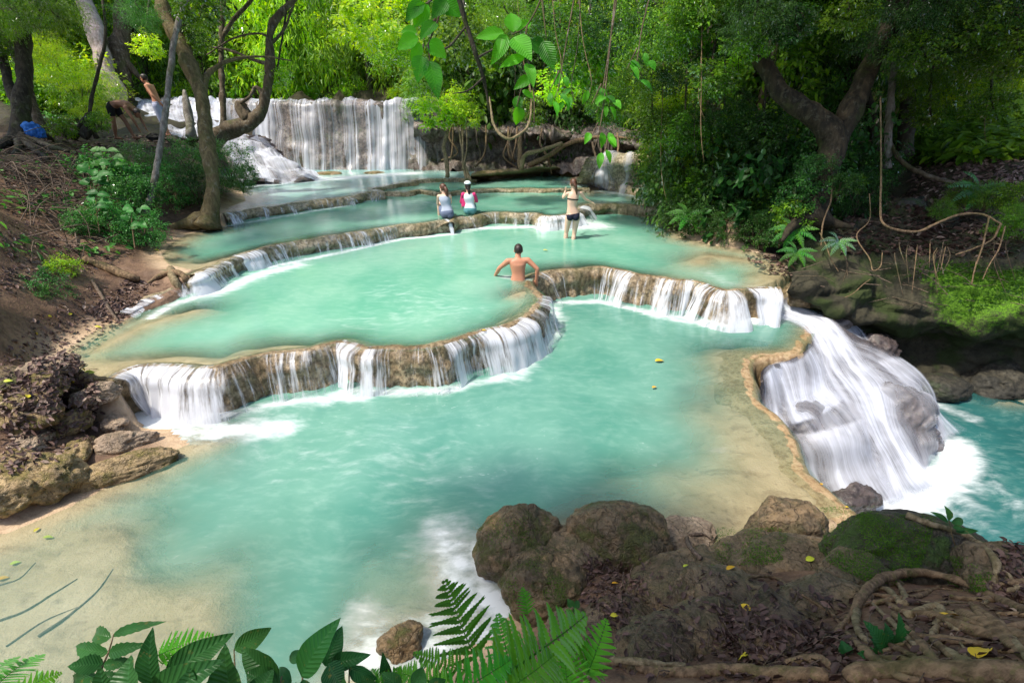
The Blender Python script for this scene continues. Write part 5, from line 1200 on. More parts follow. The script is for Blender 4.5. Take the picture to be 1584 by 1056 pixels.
# root tangle at the bottom right
R_ = [
 ('long arching root running right from the mossy boulder, the highest of the tangle', [(1320,950),(1335,920),(1370,895),(1430,890),(1490,905),(1540,930),(1600,955)], [.022,.028,.026,.024], 'root'),
 ('looped yellow-green root forming the eye of the tangle', [(1338,925),(1352,912),(1372,915),(1392,935),(1400,930),(1388,905),(1372,900)], [.012,.018,.018,.010], 'rootpale'),
 ('twisted root dropping to the litter at the left end of the tangle', [(1345,925),(1322,945),(1310,960),(1290,980),(1270,995)], [.022,.018,.012,.006], 'root'),
 ('short upright root hanging under the loop of the tangle', [(1325,948),(1323,965),(1330,985),(1345,995)], [.02,.02,.012], 'rootpale'),
 ('mossy root curving under the loop towards the lower right', [(1372,935),(1400,950),(1440,955),(1490,975),(1540,990),(1600,1010)], [.012,.02,.022,.024], 'root'),
 ('thick greenish root below the loop, bending right', [(1402,955),(1440,942),(1455,948),(1445,975),(1436,995)], [.018,.02,.016,.008], 'rootpale'),
 ('straight brown root crossing the lower right corner', [(1480,950),(1520,968),(1560,985),(1610,1002)], [.02,.024,.028], 'root'),
 ('root running along the right edge below the big boulder', [(1470,925),(1510,930),(1550,930),(1610,935)], [.012,.02,.022], 'root'),
 ('pale root draped over the top of the mossy boulder', [(1402,800),(1432,812),(1465,820),(1500,835),(1530,858),(1540,880),(1532,912)], [.024,.02,.018,.02,.014], 'rootpale'),
 ('thin root curling beside the orange leaf', [(1127,900),(1115,915),(1112,930),(1116,950)], [.004,.005,.004], 'rootpale'),
 ('brown root crossing the slab below the single green leaf', [(1130,905),(1165,893),(1200,895),(1225,912)], [.006,.012,.006], 'root'),
 ('root stub among the litter at the bottom centre right', [(1240,920),(1262,935),(1285,950),(1298,965)], [.006,.012,.01], 'root'),
 ('long thick root along the bottom edge, left half', [(930,1030),(960,1026),(1000,1040),(1060,1044),(1130,1040),(1200,1046),(1275,1050)], [.016,.022,.026,.03,.03], 'root'),
 ('pale yellow-green root curving at the bottom beside the fern', [(905,1056),(920,1040),(945,1026),(975,1024),(1010,1030),(1060,1032)], [.012,.018,.02,.016], 'rootpale'),
 ('thick reddish root along the bottom edge, right half', [(1310,1056),(1330,1046),(1400,1042),(1480,1046),(1560,1048),(1620,1050)], [.03,.034,.034,.034], 'root'),
 ('short thick root stub at the bottom edge between the two long roots', [(1215,1030),(1240,1022),(1270,1026),(1285,1036)], [.018,.024,.02], 'root'),
 ('curved dark root lying on the pale shallow rock', [(1083,866),(1068,850),(1062,835),(1072,828),(1090,828),(1100,835)], [.018,.02,.014,.006], 'twig'),
 ('thin root across the litter at the far right corner', [(1584,905),(1560,915),(1535,925),(1520,935)], [.016,.014,.010], 'rootpale'),
 ('thin arched root at the right edge behind the draped root', [(1545,880),(1560,890),(1570,905),(1590,915)], [.008,.01,.008], 'rootpale'),
 ('knotted root in the lower right corner near the large yellow leaf', [(1500,935),(1515,955),(1530,975),(1560,1000),(1600,1030)], [.014,.02,.022,.02], 'root'),
 ('thin root beneath the small ferny herb', [(1345,1010),(1375,1005),(1410,990),(1450,985)], [.006,.009,.006], 'rootpale')]
for k, (lab, pts, rr, mt) in enumerate(R_): px_tube('root', lab, pts, rr, mt, 'root', seed=k, lift=.9, wob=.35, segs=10)
# sticks and logs on the left bank
for k, (lab, pts, rr, mt) in enumerate([
 ('rotten brown log lying on the left bank above the leaf litter', [(132,405),(165,418),(200,432),(216,436)], [.06,.07,.05], 'root'),
 ('bent stick from the log down to the water edge on the left', [(143,436),(155,455),(170,480),(184,498)], [.025,.03,.015], 'twig'),
 ('broken pale stump root jutting into the middle pool at the end of the dam', [(265,420),(272,440),(288,458),(310,472)], [.06,.08,.03], 'rootpale'),
 ('mossy root knot at the left end of the low dam', [(230,440),(250,430),(275,425),(290,436)], [.03,.06,.05], 'root'),
 ('thin black stick across the ochre rocks at the left edge', [(0,640),(40,650),(90,658),(125,666)], [.008,.014,.006], 'twig'),
 ('dead branch lying on the twig heap on the left bank', [(60,250),(90,290),(110,330),(120,380)], [.03,.025,.012], 'twig'),
 ('sunken branch in the sandy shallows at the bottom left', [(0,960),(40,945),(80,920),(120,895)], [.010,.008,.004], 'twig'),
 ('stick slanting into the upper pool beside the dark bush', [(352,285),(370,292),(388,303)], [.04,.03,.02], 'twig')]): px_tube('stick', lab, pts, rr, mt, 'stick', seed=k + 40, lift=.9)
# roots and lianas hanging over the right rock wall
tw = float(tb_ * 0 + 8.4)
for k, (lab, pts, rr) in enumerate([
 ('long pale root looping along the top of the right rock wall', [(1362,150,9.2),(1363,260,9.0),(1362,325,8.7),(1366,345,8.6),(1385,355,8.6),(1420,358,8.6),(1450,345,8.6),(1485,332,8.6),(1520,332,8.6),(1548,346,8.5)], [.016,.022,.028,.028,.022]),
 ('root dropping from the end of the looping root down the wall', [(1548,346,8.5),(1535,370,8.5),(1505,385,8.4),(1478,394,8.4)], [.022,.02,.012]),
 ('thin straight root hanging down to the bright moss', [(1530,335,8.5),(1520,380,8.4),(1508,415,8.3),(1503,440,8.3)], [.018,.018,.012]),
 ('root with a side twig at the right end of the wall top', [(1555,350,8.4),(1545,385,8.3),(1530,410,8.3),(1520,432,8.3)], [.015,.012,.008]),
 ('thin root in a hook shape on the wall below the forked tree', [(1345,300,9.2),(1345,340,9.1),(1325,365,9.0),(1345,400,8.9),(1350,418,8.8),(1362,412,8.8),(1365,390,8.8)], [.010,.014,.014,.008]),
 ('curved root hanging left on the wall below the forked tree', [(1268,360,9.3),(1278,380,9.2),(1285,400,9.1),(1297,420,9.0)], [.010,.013,.008]),
 ('wispy branching root low on the rock wall', [(1300,462,8.9),(1318,455,8.8),(1335,440,8.8),(1346,432,8.8)], [.006,.012,.008]),
 ('long dark root sloping right across the leaf-covered bank', [(1372,215,11.6),(1395,250,11.2),(1430,270,10.8),(1480,284,10.6),(1540,292,10.4),(1600,300,10.2)], [.06,.07,.06,.05]),
 ('thin vertical root left of the mossy boulder on the bank', [(1287,270,9.6),(1285,310,9.5),(1273,345,9.4),(1270,380,9.3)], [.02,.02,.012])]): px_tube('hanging_root', lab, pts, np.array(rr) * .8, 'root' if k != 7 else 'bark', 'root', seed=k + 60, step=.06)
rock(1395, 335, 1.35, (.55, .35, .38), 'rockgreen', 'mossy rounded boulder on the right bank above the rock wall', .1, 70)
rock(1440, 322, 1.3, (.6, .4, .3), 'darkrock', 'dark flat boulder behind the mossy one on the right bank', .1, 71)
rock(1330, 370, .95, (.5, .35, .35), 'darkrock', 'dark boulder under the forked tree on the right bank', .1, 72)

# vines hanging in the trees
rv = random.Random(3)
for k in range(24):
    x0 = rv.choice([rv.uniform(1015, 1240), rv.uniform(1010, 1584), rv.uniform(780, 1010)]); t = rv.uniform(9.5, 13.5); y1 = rv.uniform(120, 330) if x0 > 1010 else rv.uniform(80, 200)
    sw = rv.uniform(-25, 25)
    px_tube('hanging_vine', 'thin dark vine hanging among the leaves of the centre and right bank', [(x0, -40, t), (x0 + sw * .4, y1 * .4, t), (x0 + sw, y1 * .8, t), (x0 + sw * .7 + rv.uniform(-12, 12), y1, t)], [.008, .009, .002], rv.choice(['barkdark', 'root', 'root']), 'vine', seed=k, segs=5, step=.3, group='thin vines hanging over the right bank')

# bushes
BK = dict(L='bush', R='bush')
def bush(px, py, t, r, kd, mat, label, group=None, name='bush', sq=.8, cat='bush', stem=True):
    p = PT(px, py, t); root = empty(name, (p[0], p[1], p[2] - r * sq * .8), label=label, cat=cat, group=group)
    put('foliage', CR[kd], mat, (0, 0, r * sq * .8), (r, r, r * sq), (px * 7.3) % 6.28, root)
    mb = MB()
    for k in range(4):
        a = k * 1.6 + px; tube(mb, [[0, 0, -.1], [cos(a) * r * .2, sin(a) * r * .2, r * .4], [cos(a) * r * .5, sin(a) * r * .5, r * sq]], [.03 * r + .006, .02 * r + .004, .004], 5, .1, k, step=r * .3)
    mb.build('stem', M['bark'], root); return root
for q in [
 (212,250,12.6,.62,'dense0','leafbush','dark leafy bush behind the slim grey trunk'), (286,246,12.8,.62,'dense1','leafbush','dark green bush between the slim grey trunk and the olive tree'),
 (352,255,13.4,.72,'dense2','leafbush','rounded green bush hanging over the upper pool right of the olive tree'), (372,278,13.2,.40,'fine0','leafbush','drooping tuft of narrow leaves at the upper pool edge'),
 (300,285,12.2,.60,'dense0','leafdark','deep green bush low behind the olive tree'), (255,290,12.0,.62,'dense1','leafbush','leafy bush just right of the foot of the slim grey trunk'),
 (200,300,10.9,.58,'round0','leafbush','bluish green bush left of the slim grey trunk'), (166,338,10.1,.52,'round1','leafbush','bush with small pointed leaves in the middle of the left bank'),
 (215,352,10.0,.46,'round2','leafbush','leafy bush nearest the pool on the left bank'), (128,345,9.6,.36,'round3','leafbush','small bush beside the twig heap'),
 (145,262,11.2,.5,'broad0','leafbush','broad-leaved bluish plant standing above the twig heap'), (186,270,11.3,.5,'broad1','leafbush','broad-leaved plant between the twig heap and the slim trunk'),
 (26,340,9.6,.36,'fine1','leafbush','low ferny plant at the left edge beside the twigs'),
 (20,400,7.9,.36,'fine2','leafbush','ferny tuft at the left edge above the bare soil'), (62,440,7.5,.34,'round2','leafbush','small bright green herb growing on the bare soil slope'), (92,415,8.0,.26,'round0','leafbright','light green seedling above the small herb on the soil slope'), (60,462,7.4,.26,'round1','leafbush','low leafy herb at the bottom of the soil slope'),
 (95,195,13.0,.36,'broad0','leaf','bright broad-leaved plant beside the leaning dark trunk'), (152,186,13.2,.30,'broad1','leaf','bright broad-leaved plant beside the dark forked stick'), (140,170,14,.4,'fine0','leafbright','bright narrow-leaved sprig above the dark forked stick')]: bush(*q)
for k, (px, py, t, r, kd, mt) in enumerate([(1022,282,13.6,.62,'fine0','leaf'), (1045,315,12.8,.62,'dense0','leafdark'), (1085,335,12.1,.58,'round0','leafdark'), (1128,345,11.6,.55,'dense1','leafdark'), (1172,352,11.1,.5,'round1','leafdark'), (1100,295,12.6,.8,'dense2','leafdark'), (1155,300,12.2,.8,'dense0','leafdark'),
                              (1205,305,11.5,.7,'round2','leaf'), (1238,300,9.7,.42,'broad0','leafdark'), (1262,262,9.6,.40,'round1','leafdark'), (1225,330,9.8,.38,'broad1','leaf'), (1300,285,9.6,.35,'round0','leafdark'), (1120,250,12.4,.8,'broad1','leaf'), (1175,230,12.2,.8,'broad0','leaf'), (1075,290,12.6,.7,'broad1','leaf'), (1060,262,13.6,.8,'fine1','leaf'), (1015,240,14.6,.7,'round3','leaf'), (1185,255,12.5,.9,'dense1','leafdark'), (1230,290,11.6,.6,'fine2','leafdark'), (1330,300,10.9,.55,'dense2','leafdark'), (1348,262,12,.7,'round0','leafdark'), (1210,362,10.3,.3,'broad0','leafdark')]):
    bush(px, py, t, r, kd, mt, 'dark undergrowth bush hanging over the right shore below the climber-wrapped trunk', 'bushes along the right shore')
for k, (px, py, t, r, kd, mt) in enumerate([(1420,222,13.5,.8,'round0','leaf'), (1470,215,13.8,.8,'fine0','leaf'), (1520,228,13.0,.8,'round1','leaf'), (1560,215,13.5,.9,'fine1','leaf'), (1600,225,12.8,.8,'round2','leaf'), (1445,180,15,1.1,'round3','leaf'), (1510,175,15,1.1,'dense0','leaf'), (1575,165,15,1.1,'fine2','leaf'), (1390,215,14.5,.8,'dense1','leafdark'), (1540,130,16,1.4,'round0','leaf'), (1460,120,16.5,1.4,'round2','leaf')]):
    bush(px, py, t, r, kd, mt, 'green shrub on the sloping forest floor at the far right', 'shrubs on the far right slope')
for k, (px, py, t, r, kd) in enumerate([(1490,300,9.9,.32,'fine0'), (1532,300,9.6,.36,'fine1'), (1575,305,9.3,.36,'round1'), (1560,345,8.8,.3,'round2'), (1580,330,8.8,.3,'fine2'), (1325,282,10.6,.22,'round3'), (1460,322,9.4,.24,'fine0')]):
    bush(px, py, t, r, kd, 'leaf', 'small green plant on the edge above the mossy rock wall', 'small plants above the rock wall', name='plant', cat='plant')
for k in range(26):
    px = 60 + k * 23 + rv.uniform(-10, 10); t = rv.uniform(23.5, 26) if px < 620 else rv.uniform(19.5, 21)
    bush(px, 150 if px < 620 else 168, t, rv.uniform(.55, 1.1), rv.choice(['round0', 'fine0', 'round2', 'fine2', 'dense0', 'broad0']), rv.choice(['leaf', 'leafbright', 'leafbright']), 'green undergrowth bush on the bank just behind the waterfall lip', 'bushes behind the waterfall lip')
for k in range(16):
    px = -30 + (k % 8) * 24 + rv.uniform(-8, 8); bush(px, 118 + 22 * (k // 8), 19.5 - 2.2 * (k // 8) + rv.uniform(-.5, .5), rv.uniform(.8, 1.2), rv.choice(['round0', 'fine0', 'round2', 'fine2', 'broad0']), rv.choice(['leaf', 'leaf', 'leafbright']), 'green bush on the slope behind the left-hand trunks', 'bushes on the far left slope')

# ferns
def frond(mb, base, tip, width, up, tint=.5, npin=18, sag=.12, teeth=7, wshape=None):
    base, tip, up = map(lambda a: np.array(a, float), (base, tip, up)); ax = tip - base; L = np.linalg.norm(ax); a0 = ax / L
    s = np.cross(a0, up); s /= np.linalg.norm(s); nn = np.cross(s, a0)
    f = np.linspace(0, 1, 14); mid = base + ax * f[:, None] + nn * (np.sin(f * pi) * sag * L)[:, None]
    tube(mb, mid, np.linspace(L * .010, L * .002, 14), 5, 0, cap=False, tint=.25)
    for i in range(npin):
        g_ = .08 + .90 * i / (npin - 1); c_ = np.array([np.interp(g_, f, mid[:, k]) for k in range(3)])
        wd = width * (np.sin(min(1, (1 - g_) * 1.25 + .06) * pi / 2) ** 1.1) * (.75 + .25 * min(1, g_ * 5)) * .5
        hw_ = L / npin * .52
        for sd in (-1, 1):
            jl = 1 + .10 * sin(i * 5.3 + sd * 2.1 + L * 40); dr = s * sd + a0 * (.42 + .12 * sin(i * 3.1 + sd)) + nn * .08 * sin(i * 2.3 + sd); dr /= np.linalg.norm(dr); pr = np.cross(nn, dr); m = 2 * max(4, int(teeth * wd / (width * .5) + 3)); q = np.linspace(0, 1, m + 1)
            ctr = c_ + dr * (wd * jl * q)[:, None] - nn * (wd * q * q * .16)[:, None]
            e = hw_ * np.sqrt(np.clip(1 - q ** 1.7, 0.002, 1)) * np.where(np.arange(m + 1) % 2, .62, 1.); e[0] *= .6
            lean_ = dr * hw_ * .35
            A_ = ctr + pr * e[:, None] + lean_ + nn * (e * .12)[:, None]; B_ = ctr - pr * e[:, None] + lean_ + nn * (e * .12)[:, None]
            mb.add(np.vstack([A_, ctr, B_]), gridfaces(3, m + 1), tint=np.clip(tint + .10 * sin(i * 1.7) + .06 * sd, 0, 1))
def fern_px(name, label, fronds, cat='fern', group=None, mat='fern'):
    b = None; root = None
    for k, (b0, t0, b1, t1_, wpx, ti, up) in enumerate(fronds):
        p0 = PT(*b0, t0); p1 = PT(*b1, t1_)
        if root is None: root = empty(name, p0, label=label, cat=cat, group=group); b = p0
        mb = MB(); frond(mb, p0 - b, p1 - b, wpx / FPX * (t0 + t1_) / 2, up, ti)
        mb.build('frond', M[mat], root, smooth=False)
    return root
UPC = (0, -.55, .85)
fern_px('fern', 'upright dark green fern frond against the white foam', [((740,1030),1.55,(688,898),1.75,104,.2,UPC), ((735,1040),1.5,(640,1010),1.6,44,.3,UPC), ((700,1060),1.4,(610,1036),1.5,50,.6,UPC)])
fern_px('fern', 'spreading bright green fern in front of the near boulders', [((735,1075),1.25,(905,952),1.6,125,.75,UPC), ((800,1075),1.4,(770,950),1.65,70,.6,UPC), ((850,1070),1.45,(925,1000),1.6,110,.7,UPC), ((905,1050),1.5,(938,958),1.62,62,.85,UPC), ((780,1070),1.25,(860,1010),1.4,120,.65,UPC), ((690,1080),1.15,(790,1020),1.3,90,.55,UPC), ((880,1080),1.4,(870,1000),1.5,80,.7,UPC)])
fern_px('fern', 'tiny fern sprig in front of the foam-washed boulder', [((817,952),1.75,(808,908),1.8,30,.5,UPC)])
fern_px('fern', 'yellow-green fern in the bottom left corner', [((-20,1075),1.3,(68,1012),1.45,60,.95,UPC), ((10,1080),1.3,(95,1040),1.4,44,.9,UPC), ((-30,1060),1.3,(30,1015),1.4,40,.95,UPC)])
fern_px('fern', 'small pale green fern between the broad leaves at the bottom left', [((240,1015),1.45,(330,982),1.5,52,.8,UPC), ((250,1030),1.45,(275,985),1.5,36,.8,UPC)])
for lab, cx_, cy_, t, s_, mt in [('sword fern hanging from the right shore beside the brown block', 1228,355,9.7,44,'fern'), ('lower sword fern near the water at the right shore', 1233,388,9.3,36,'fern'), ('bluish fern on the rock wall below the forked tree', 1297,372,9.0,34,'leafbush'), ('dark fern high on the right shore under the bushes', 1065,330,12,40,'fern'), ('green fern at the right edge of the bank top', 1515,290,9.9,56,'fern')]:
    fern_px('fern', lab, [((cx_, cy_), t, (cx_ + s_ * cos(a) * .9, cy_ + s_ * sin(a) * .6 + 5), t - .15, s_ * .34, .25 + .05 * k, UPC) for k, a in enumerate((2.6, 3.3, 2.0, .5, -.2, 1.2, 4.2))], mat=mt)

# broad veined leaves near the lens
def bigleaf(mb, base, tip, width, up, tint=.4, bend=.10, cup=.16, ny=16, nx=7, ser=0., wave=.02):
    base, tip, up = map(lambda a: np.array(a, float), (base, tip, up)); ax = tip - base; L = np.linalg.norm(ax); a0 = ax / L
    s = np.cross(a0, up); s /= np.linalg.norm(s) + 1e-9; nn = np.cross(s, a0)
    y = np.linspace(0, 1, ny)[:, None]; x = np.linspace(-1, 1, nx)[None, :]
    w = (np.sin(pi * y ** .82) ** .85) * (1 - .25 * y) * 1.12 + .004; w = w * (1 + ser * np.where(np.arange(ny)[:, None] % 2, 1, -1))
    V = base + a0 * (y * L + np.abs(x) * 0)[..., None] + s * (x * w * width / 2)[..., None] + nn * (np.sin(y * pi) * bend * L - bend * L * y * .9 + (np.abs(x) ** 1.5) * w * width * cup + np.sin(y * 22 + x * 3) * wave * width * np.abs(x))[..., None]
    uv = np.stack(np.broadcast_arrays(x * w * .5, y), -1).reshape(-1, 2)
    mb.add(V.reshape(-1, 3), gridfaces(ny, nx), uv, tint=tint)
def leafy_px(name, label, leaves, stems, mat, cat='plant', srad=.004, up=(0, -.6, .8), group=None, barkm='root', ser=0., bend=.1):
    root = None
    for st in stems:
        if root is None:
            b = PT(*st[0]); root = empty(name, b, label=label, cat=cat, group=group); ms = MB()
        tube(ms, np.array([PT(*q) for q in st]) - b, np.linspace(srad, srad * .4, len(st)), 6, .1, step=.03, tint=.2)
    ms.build('stem', M[barkm], root)
    mb = MB()
    for k, (b0, b1, wpx, t, ti) in enumerate(leaves):
        u_ = np.array(up) + np.array([.35 * sin(k * 2.4), .2 * cos(k * 1.7), .15 * sin(k * 3.1)])
        bigleaf(mb, PT(*b0, t) - b, PT(*b1, t + .05 * sin(k * 1.3)) - b, wpx / FPX * t, u_, ti, bend=bend, ser=ser)
    mb.build('foliage', M[mat], root); return root
leafy_px('broadleaf_plant', 'dark glossy plant with large veined leaves at the bottom left', [((238,1062),(231,974),36,1.35,.05), ((255,1045),(358,980),44,1.35,.15), ((210,1100),(196,1016),76,1.15,.35), ((232,1078),(338,1024),52,1.2,.25), ((368,1085),(343,1003),56,1.25,.55), ((432,1046),(370,1002),40,1.35,.3), ((362,1004),(420,971),30,1.4,.6), ((434,1062),(378,1040),40,1.3,.1), ((300,1090),(290,1040),60,1.2,.2), ((180,1090),(150,1035),40,1.3,.3), ((400,1090),(420,1035),48,1.22,.2)],
         [[(250,1120,1.3),(240,1060,1.35)], [(250,1120,1.3),(300,1030,1.38)], [(380,1120,1.3),(365,1050,1.35),(362,1004,1.4)], [(420,1120,1.3),(436,1045,1.38)]], 'leafbig')
leafy_px('broadleaf_plant', 'veined plant with one tall upright leaf at the bottom, left of the small rock', [((466,1046),(521,958),44,1.4,.75), ((503,1030),(529,968),32,1.45,.15), ((472,1008),(444,1022),18,1.45,.05), ((512,1026),(570,1013),26,1.42,.1), ((508,1026),(532,1066),36,1.36,.0), ((540,1032),(584,1052),24,1.36,.05), ((450,1060),(430,1030),22,1.4,.3), ((468,1050),(490,1080),30,1.3,.3), ((600,1050),(592,1012),18,1.5,.2)],
         [[(470,1120,1.3),(468,1046,1.4),(478,1010,1.44)], [(505,1120,1.3),(506,1030,1.42)], [(540,1110,1.35),(540,1034,1.38)], [(600,1110,1.4),(600,1050,1.5)]], 'leafbig')
leafy_px('pinnate_plant', 'toothed pinnate leaf spray rising at the bottom left', [((174,982),(252,960),15,1.45,.5), ((172,985),(142,978),26,1.45,.6), ((168,1008),(111,1000),26,1.42,.55), ((168,1010),(224,996),20,1.42,.5), ((160,1026),(104,1030),26,1.4,.4), ((160,1028),(205,1020),18,1.4,.4), ((152,1044),(105,1052),24,1.38,.3), ((152,1045),(190,1050),18,1.38,.35)], [[(135,1110,1.35),(155,1040,1.4),(168,1008,1.42),(176,980,1.45)]], 'leafbig', ser=.09)
leafy_px('herb', 'small lobed herb growing among the roots at the bottom right', [((1370,1010),(1340,960),28,2.05,.5), ((1372,1005),(1372,962),24,2.05,.4), ((1375,1010),(1420,975),30,2.05,.45), ((1365,1020),(1330,1010),26,2.05,.4), ((1370,1020),(1362,1050),30,2.0,.5), ((1375,1018),(1400,1030),26,2.0,.4), ((1368,1015),(1348,985),22,2.05,.5), ((1310,1012),(1302,990),20,2.1,.3), ((1380,1000),(1395,950),20,2.06,.4), ((1330,1030),(1312,1040),18,2.0,.3)], [[(1368,1040,2.0),(1370,1012,2.05)], [(1312,1040,2.05),(1308,1010,2.1)]], 'leafbig', ser=.16)
leafy_px('herb', 'small plant sprouting behind the mossy boulder over the teal water', [((1468,805),(1463,782),12,3.2,.6), ((1466,808),(1440,790),10,3.2,.1), ((1472,808),(1492,803),12,3.2,.3), ((1474,815),(1494,820),10,3.2,.2), ((1478,822),(1515,820),9,3.2,.1)], [[(1480,850,3.2),(1472,825,3.2),(1468,800,3.2)]], 'leafbig')
leafy_px('herb', 'leafy sprig at the right edge over the teal water', [((1584,860),(1562,848),10,3.0,.3), ((1582,865),(1568,868),9,3.0,.3), ((1590,860),(1578,842),10,3.0,.4), ((1588,870),(1600,860),10,3.0,.4)], [[(1600,890,3.0),(1584,862,3.0)]], 'leafbig')
leafy_px('seedling', 'tiny round-leaved seedling on the slab in front of the near boulders', [((885,938),(878,926),12,2.2,.5), ((886,938),(898,930),11,2.2,.5), ((886,940),(892,948),10,2.2,.5)], [[(886,950,2.2),(886,938,2.2)]], 'leafbig', srad=.002)
# spray of big leaves hanging near the lens at the top centre
leafy_px('hanging_branch', 'spray of large bright leaves hanging at the top centre, left cluster', [((655,4),(627,33),24,2.3,.0), ((662,6),(640,43),26,2.3,.7), ((680,-4),(712,26),30,2.3,.05), ((690,0),(668,28),24,2.3,.1), ((674,34),(650,60),22,2.3,.45), ((647,58),(614,76),26,2.3,1.), ((650,66),(637,102),18,2.3,.85), ((662,64),(690,90),26,2.3,.8), ((652,86),(646,127),26,2.3,.0), ((664,94),(678,152),28,2.3,.25), ((645,50),(620,48),16,2.3,.9)],
         [[(700,-60,2.3),(690,-10,2.3),(674,40,2.3),(658,78,2.3)], [(674,30,2.3),(650,58,2.3)], [(662,70,2.3),(665,95,2.3)], [(700,-60,2.3),(668,0,2.3),(655,5,2.3)]], 'leafhang', cat='branch', srad=.007, up=(.1, -.9, .4), barkm='bark', bend=.06)
leafy_px('hanging_branch', 'spray of large bright leaves hanging at the top centre, right cluster', [((794,50),(791,19),27,2.3,.85), ((798,47),(823,33),16,2.3,.9), ((780,51),(735,58),20,2.3,.9), ((784,54),(760,100),22,2.3,.6), ((794,58),(822,92),32,2.3,.8), ((812,88),(772,104),16,2.3,.95), ((820,64),(846,84),26,2.3,.0), ((840,64),(857,108),26,2.3,.05), ((815,98),(826,134),18,2.3,.8), ((820,120),(795,138),17,2.3,.5), ((802,148),(801,174),17,2.3,.0), ((801,164),(799,194),22,2.3,.75), ((808,140),(827,153),9,2.3,.9), ((776,60),(772,82),14,2.25,.9)],
         [[(850,-60,2.3),(838,-5,2.3),(815,40,2.3),(792,54,2.3)], [(815,40,2.3),(812,75,2.3),(820,110,2.3),(826,150,2.3),(826,190,2.3)], [(820,110,2.3),(806,140,2.3),(800,165,2.3)], [(838,-5,2.3),(845,60,2.3)]], 'leafhang', cat='branch', srad=.006, up=(.1, -.9, .4), barkm='bark', bend=.06)
rl = random.Random(12)
for lab, ox, oy, nn in [('dark leafy twig hanging right of the bright leaf sprays', 930, 150, 9), ('dark leafy twig hanging near the top right centre', 985, 95, 8), ('shaded leafy twig hanging in front of the small upper cascade', 925, 210, 6), ('leafy twig dangling above the looping liana', 865, 130, 8)]:
    lv = []; 
    for i in range(nn):
        a = rl.uniform(.6, 2.6); x = ox + rl.uniform(-22, 22); y = oy + rl.uniform(-18, 30); l = rl.uniform(16, 26); lv.append(((x, y), (x + cos(a) * l, y + sin(a) * l), rl.uniform(8, 13), 4.5, rl.random() * .6))
    leafy_px('hanging_branch', lab, lv, [[(ox + 30, -40, 4.5), (ox + 10, oy - 60, 4.5), (ox, oy, 4.5), (ox - 8, oy + 25, 4.5)], [(ox, oy - 20, 4.5), (ox - 15, oy + 12, 4.5)]], 'leafhang', cat='branch', srad=.008, barkm='bark')

# single fallen leaves
def leaf_on(px, py, L, rz, ti, label, mat='yellow', cat='fallen leaf', z=None):
    p, nn = hit(px, py)
    if z is not None: p = P(px, py, z); nn = np.array([0, 0, 1.])
    mb = MB(); d = np.array([cos(rz), sin(rz), 0]); d -= nn * (d @ nn)
    bigleaf(mb, -d * L / 2 + nn * .02, d * L / 2 + nn * .015, L * .48, nn, ti, bend=.08, cup=.12, ny=10, nx=5)
    o = mb.build('fallen_leaf', M[mat]); o.location = Vector(p); tag(o, label, cat); return o
for q in [(1131,881,.075,.4,.1,'orange fallen leaf on the brown rock left of the curling root'), (1155,941,.07,2.2,.3,'pale yellow leaf on dark litter below the orange leaf'), (1472,958,.10,.2,.25,'yellow leaf lying on the roots right of the ferny herb'), (1525,1016,.15,.9,.3,'large curled yellow leaf at the bottom right corner'), (1310,786,.05,.3,.4,'small yellow leaf on top of the mossy boulder, left end'), (1270,750,.06,1.0,.1,'orange leaf on the outer edge of the tan rim'), (1158,1020,.13,2.6,.6,'long narrow yellow-green leaf near the bottom edge'), (950,953,.06,.1,.7,'small narrow green-yellow leaf on the slab among litter'), (952,905,.06,.2,.05,'orange-brown leaf among litter behind the slab'), (1062,878,.05,.5,.9,'bright green leaf between the boulders and the pale rock'),
          (128,573,.10,.6,.2,'orange-yellow leaf at the top of the ochre ledge'), (140,577,.12,.2,.9,'long lime leaf beside the orange one on the ochre ledge'), (115,588,.09,1.2,.5,'round yellow leaf on the ochre ledge'), (42,614,.10,2.4,.6,'yellow leaf standing out on the rocks near the left edge'), (14,590,.08,.3,.9,'small lime leaf near the left edge above the rocks'), (75,833,.09,.2,.9,'lime leaf floating at the left shore'), (58,820,.06,1.4,.5,'small yellow leaf at the left shore beside the lime leaf'), (25,872,.08,.4,.95,'lime leaf in the sandy shallows at the left'), (6,896,.09,.3,.05,'orange leaf at the left edge in the shallows'), (152,507,.10,.3,.7,'yellow-green leaf in the litter beside the middle pool'), (76,490,.09,1.0,.5,'yellow leaf in the leaf litter of the left bank'), (108,486,.08,1.6,.6,'small yellow leaf right of the other in the bank litter'), (55,517,.08,.3,.3,'amber leaf on bare soil at the left'), (242,388,.12,.1,.4,'tan leaf at the shore below the bushes')]: leaf_on(*q)
for q in [(1020,559,.16,.2,.3,'pale leaf floating in the front pool',0.012), (1012,600,.09,.5,.1,'orange leaf floating in the front pool below the pale one',.012), (844,388,.12,.1,.6,'yellow leaf floating beside the wading man',ZA+.012), (749,512,.07,.3,.4,'yellow leaf on the crest of the long front dam',ZA+.03)]: leaf_on(*q[:6], z=q[6])
leaf_on(1252, 866, .085, .3, .9, 'round green leaf with a dark centre on the grey slab')
leaf_on(1122, 600+70, .09, .3, .9, 'green leaf caught on the tan rim below its twig') if False else None

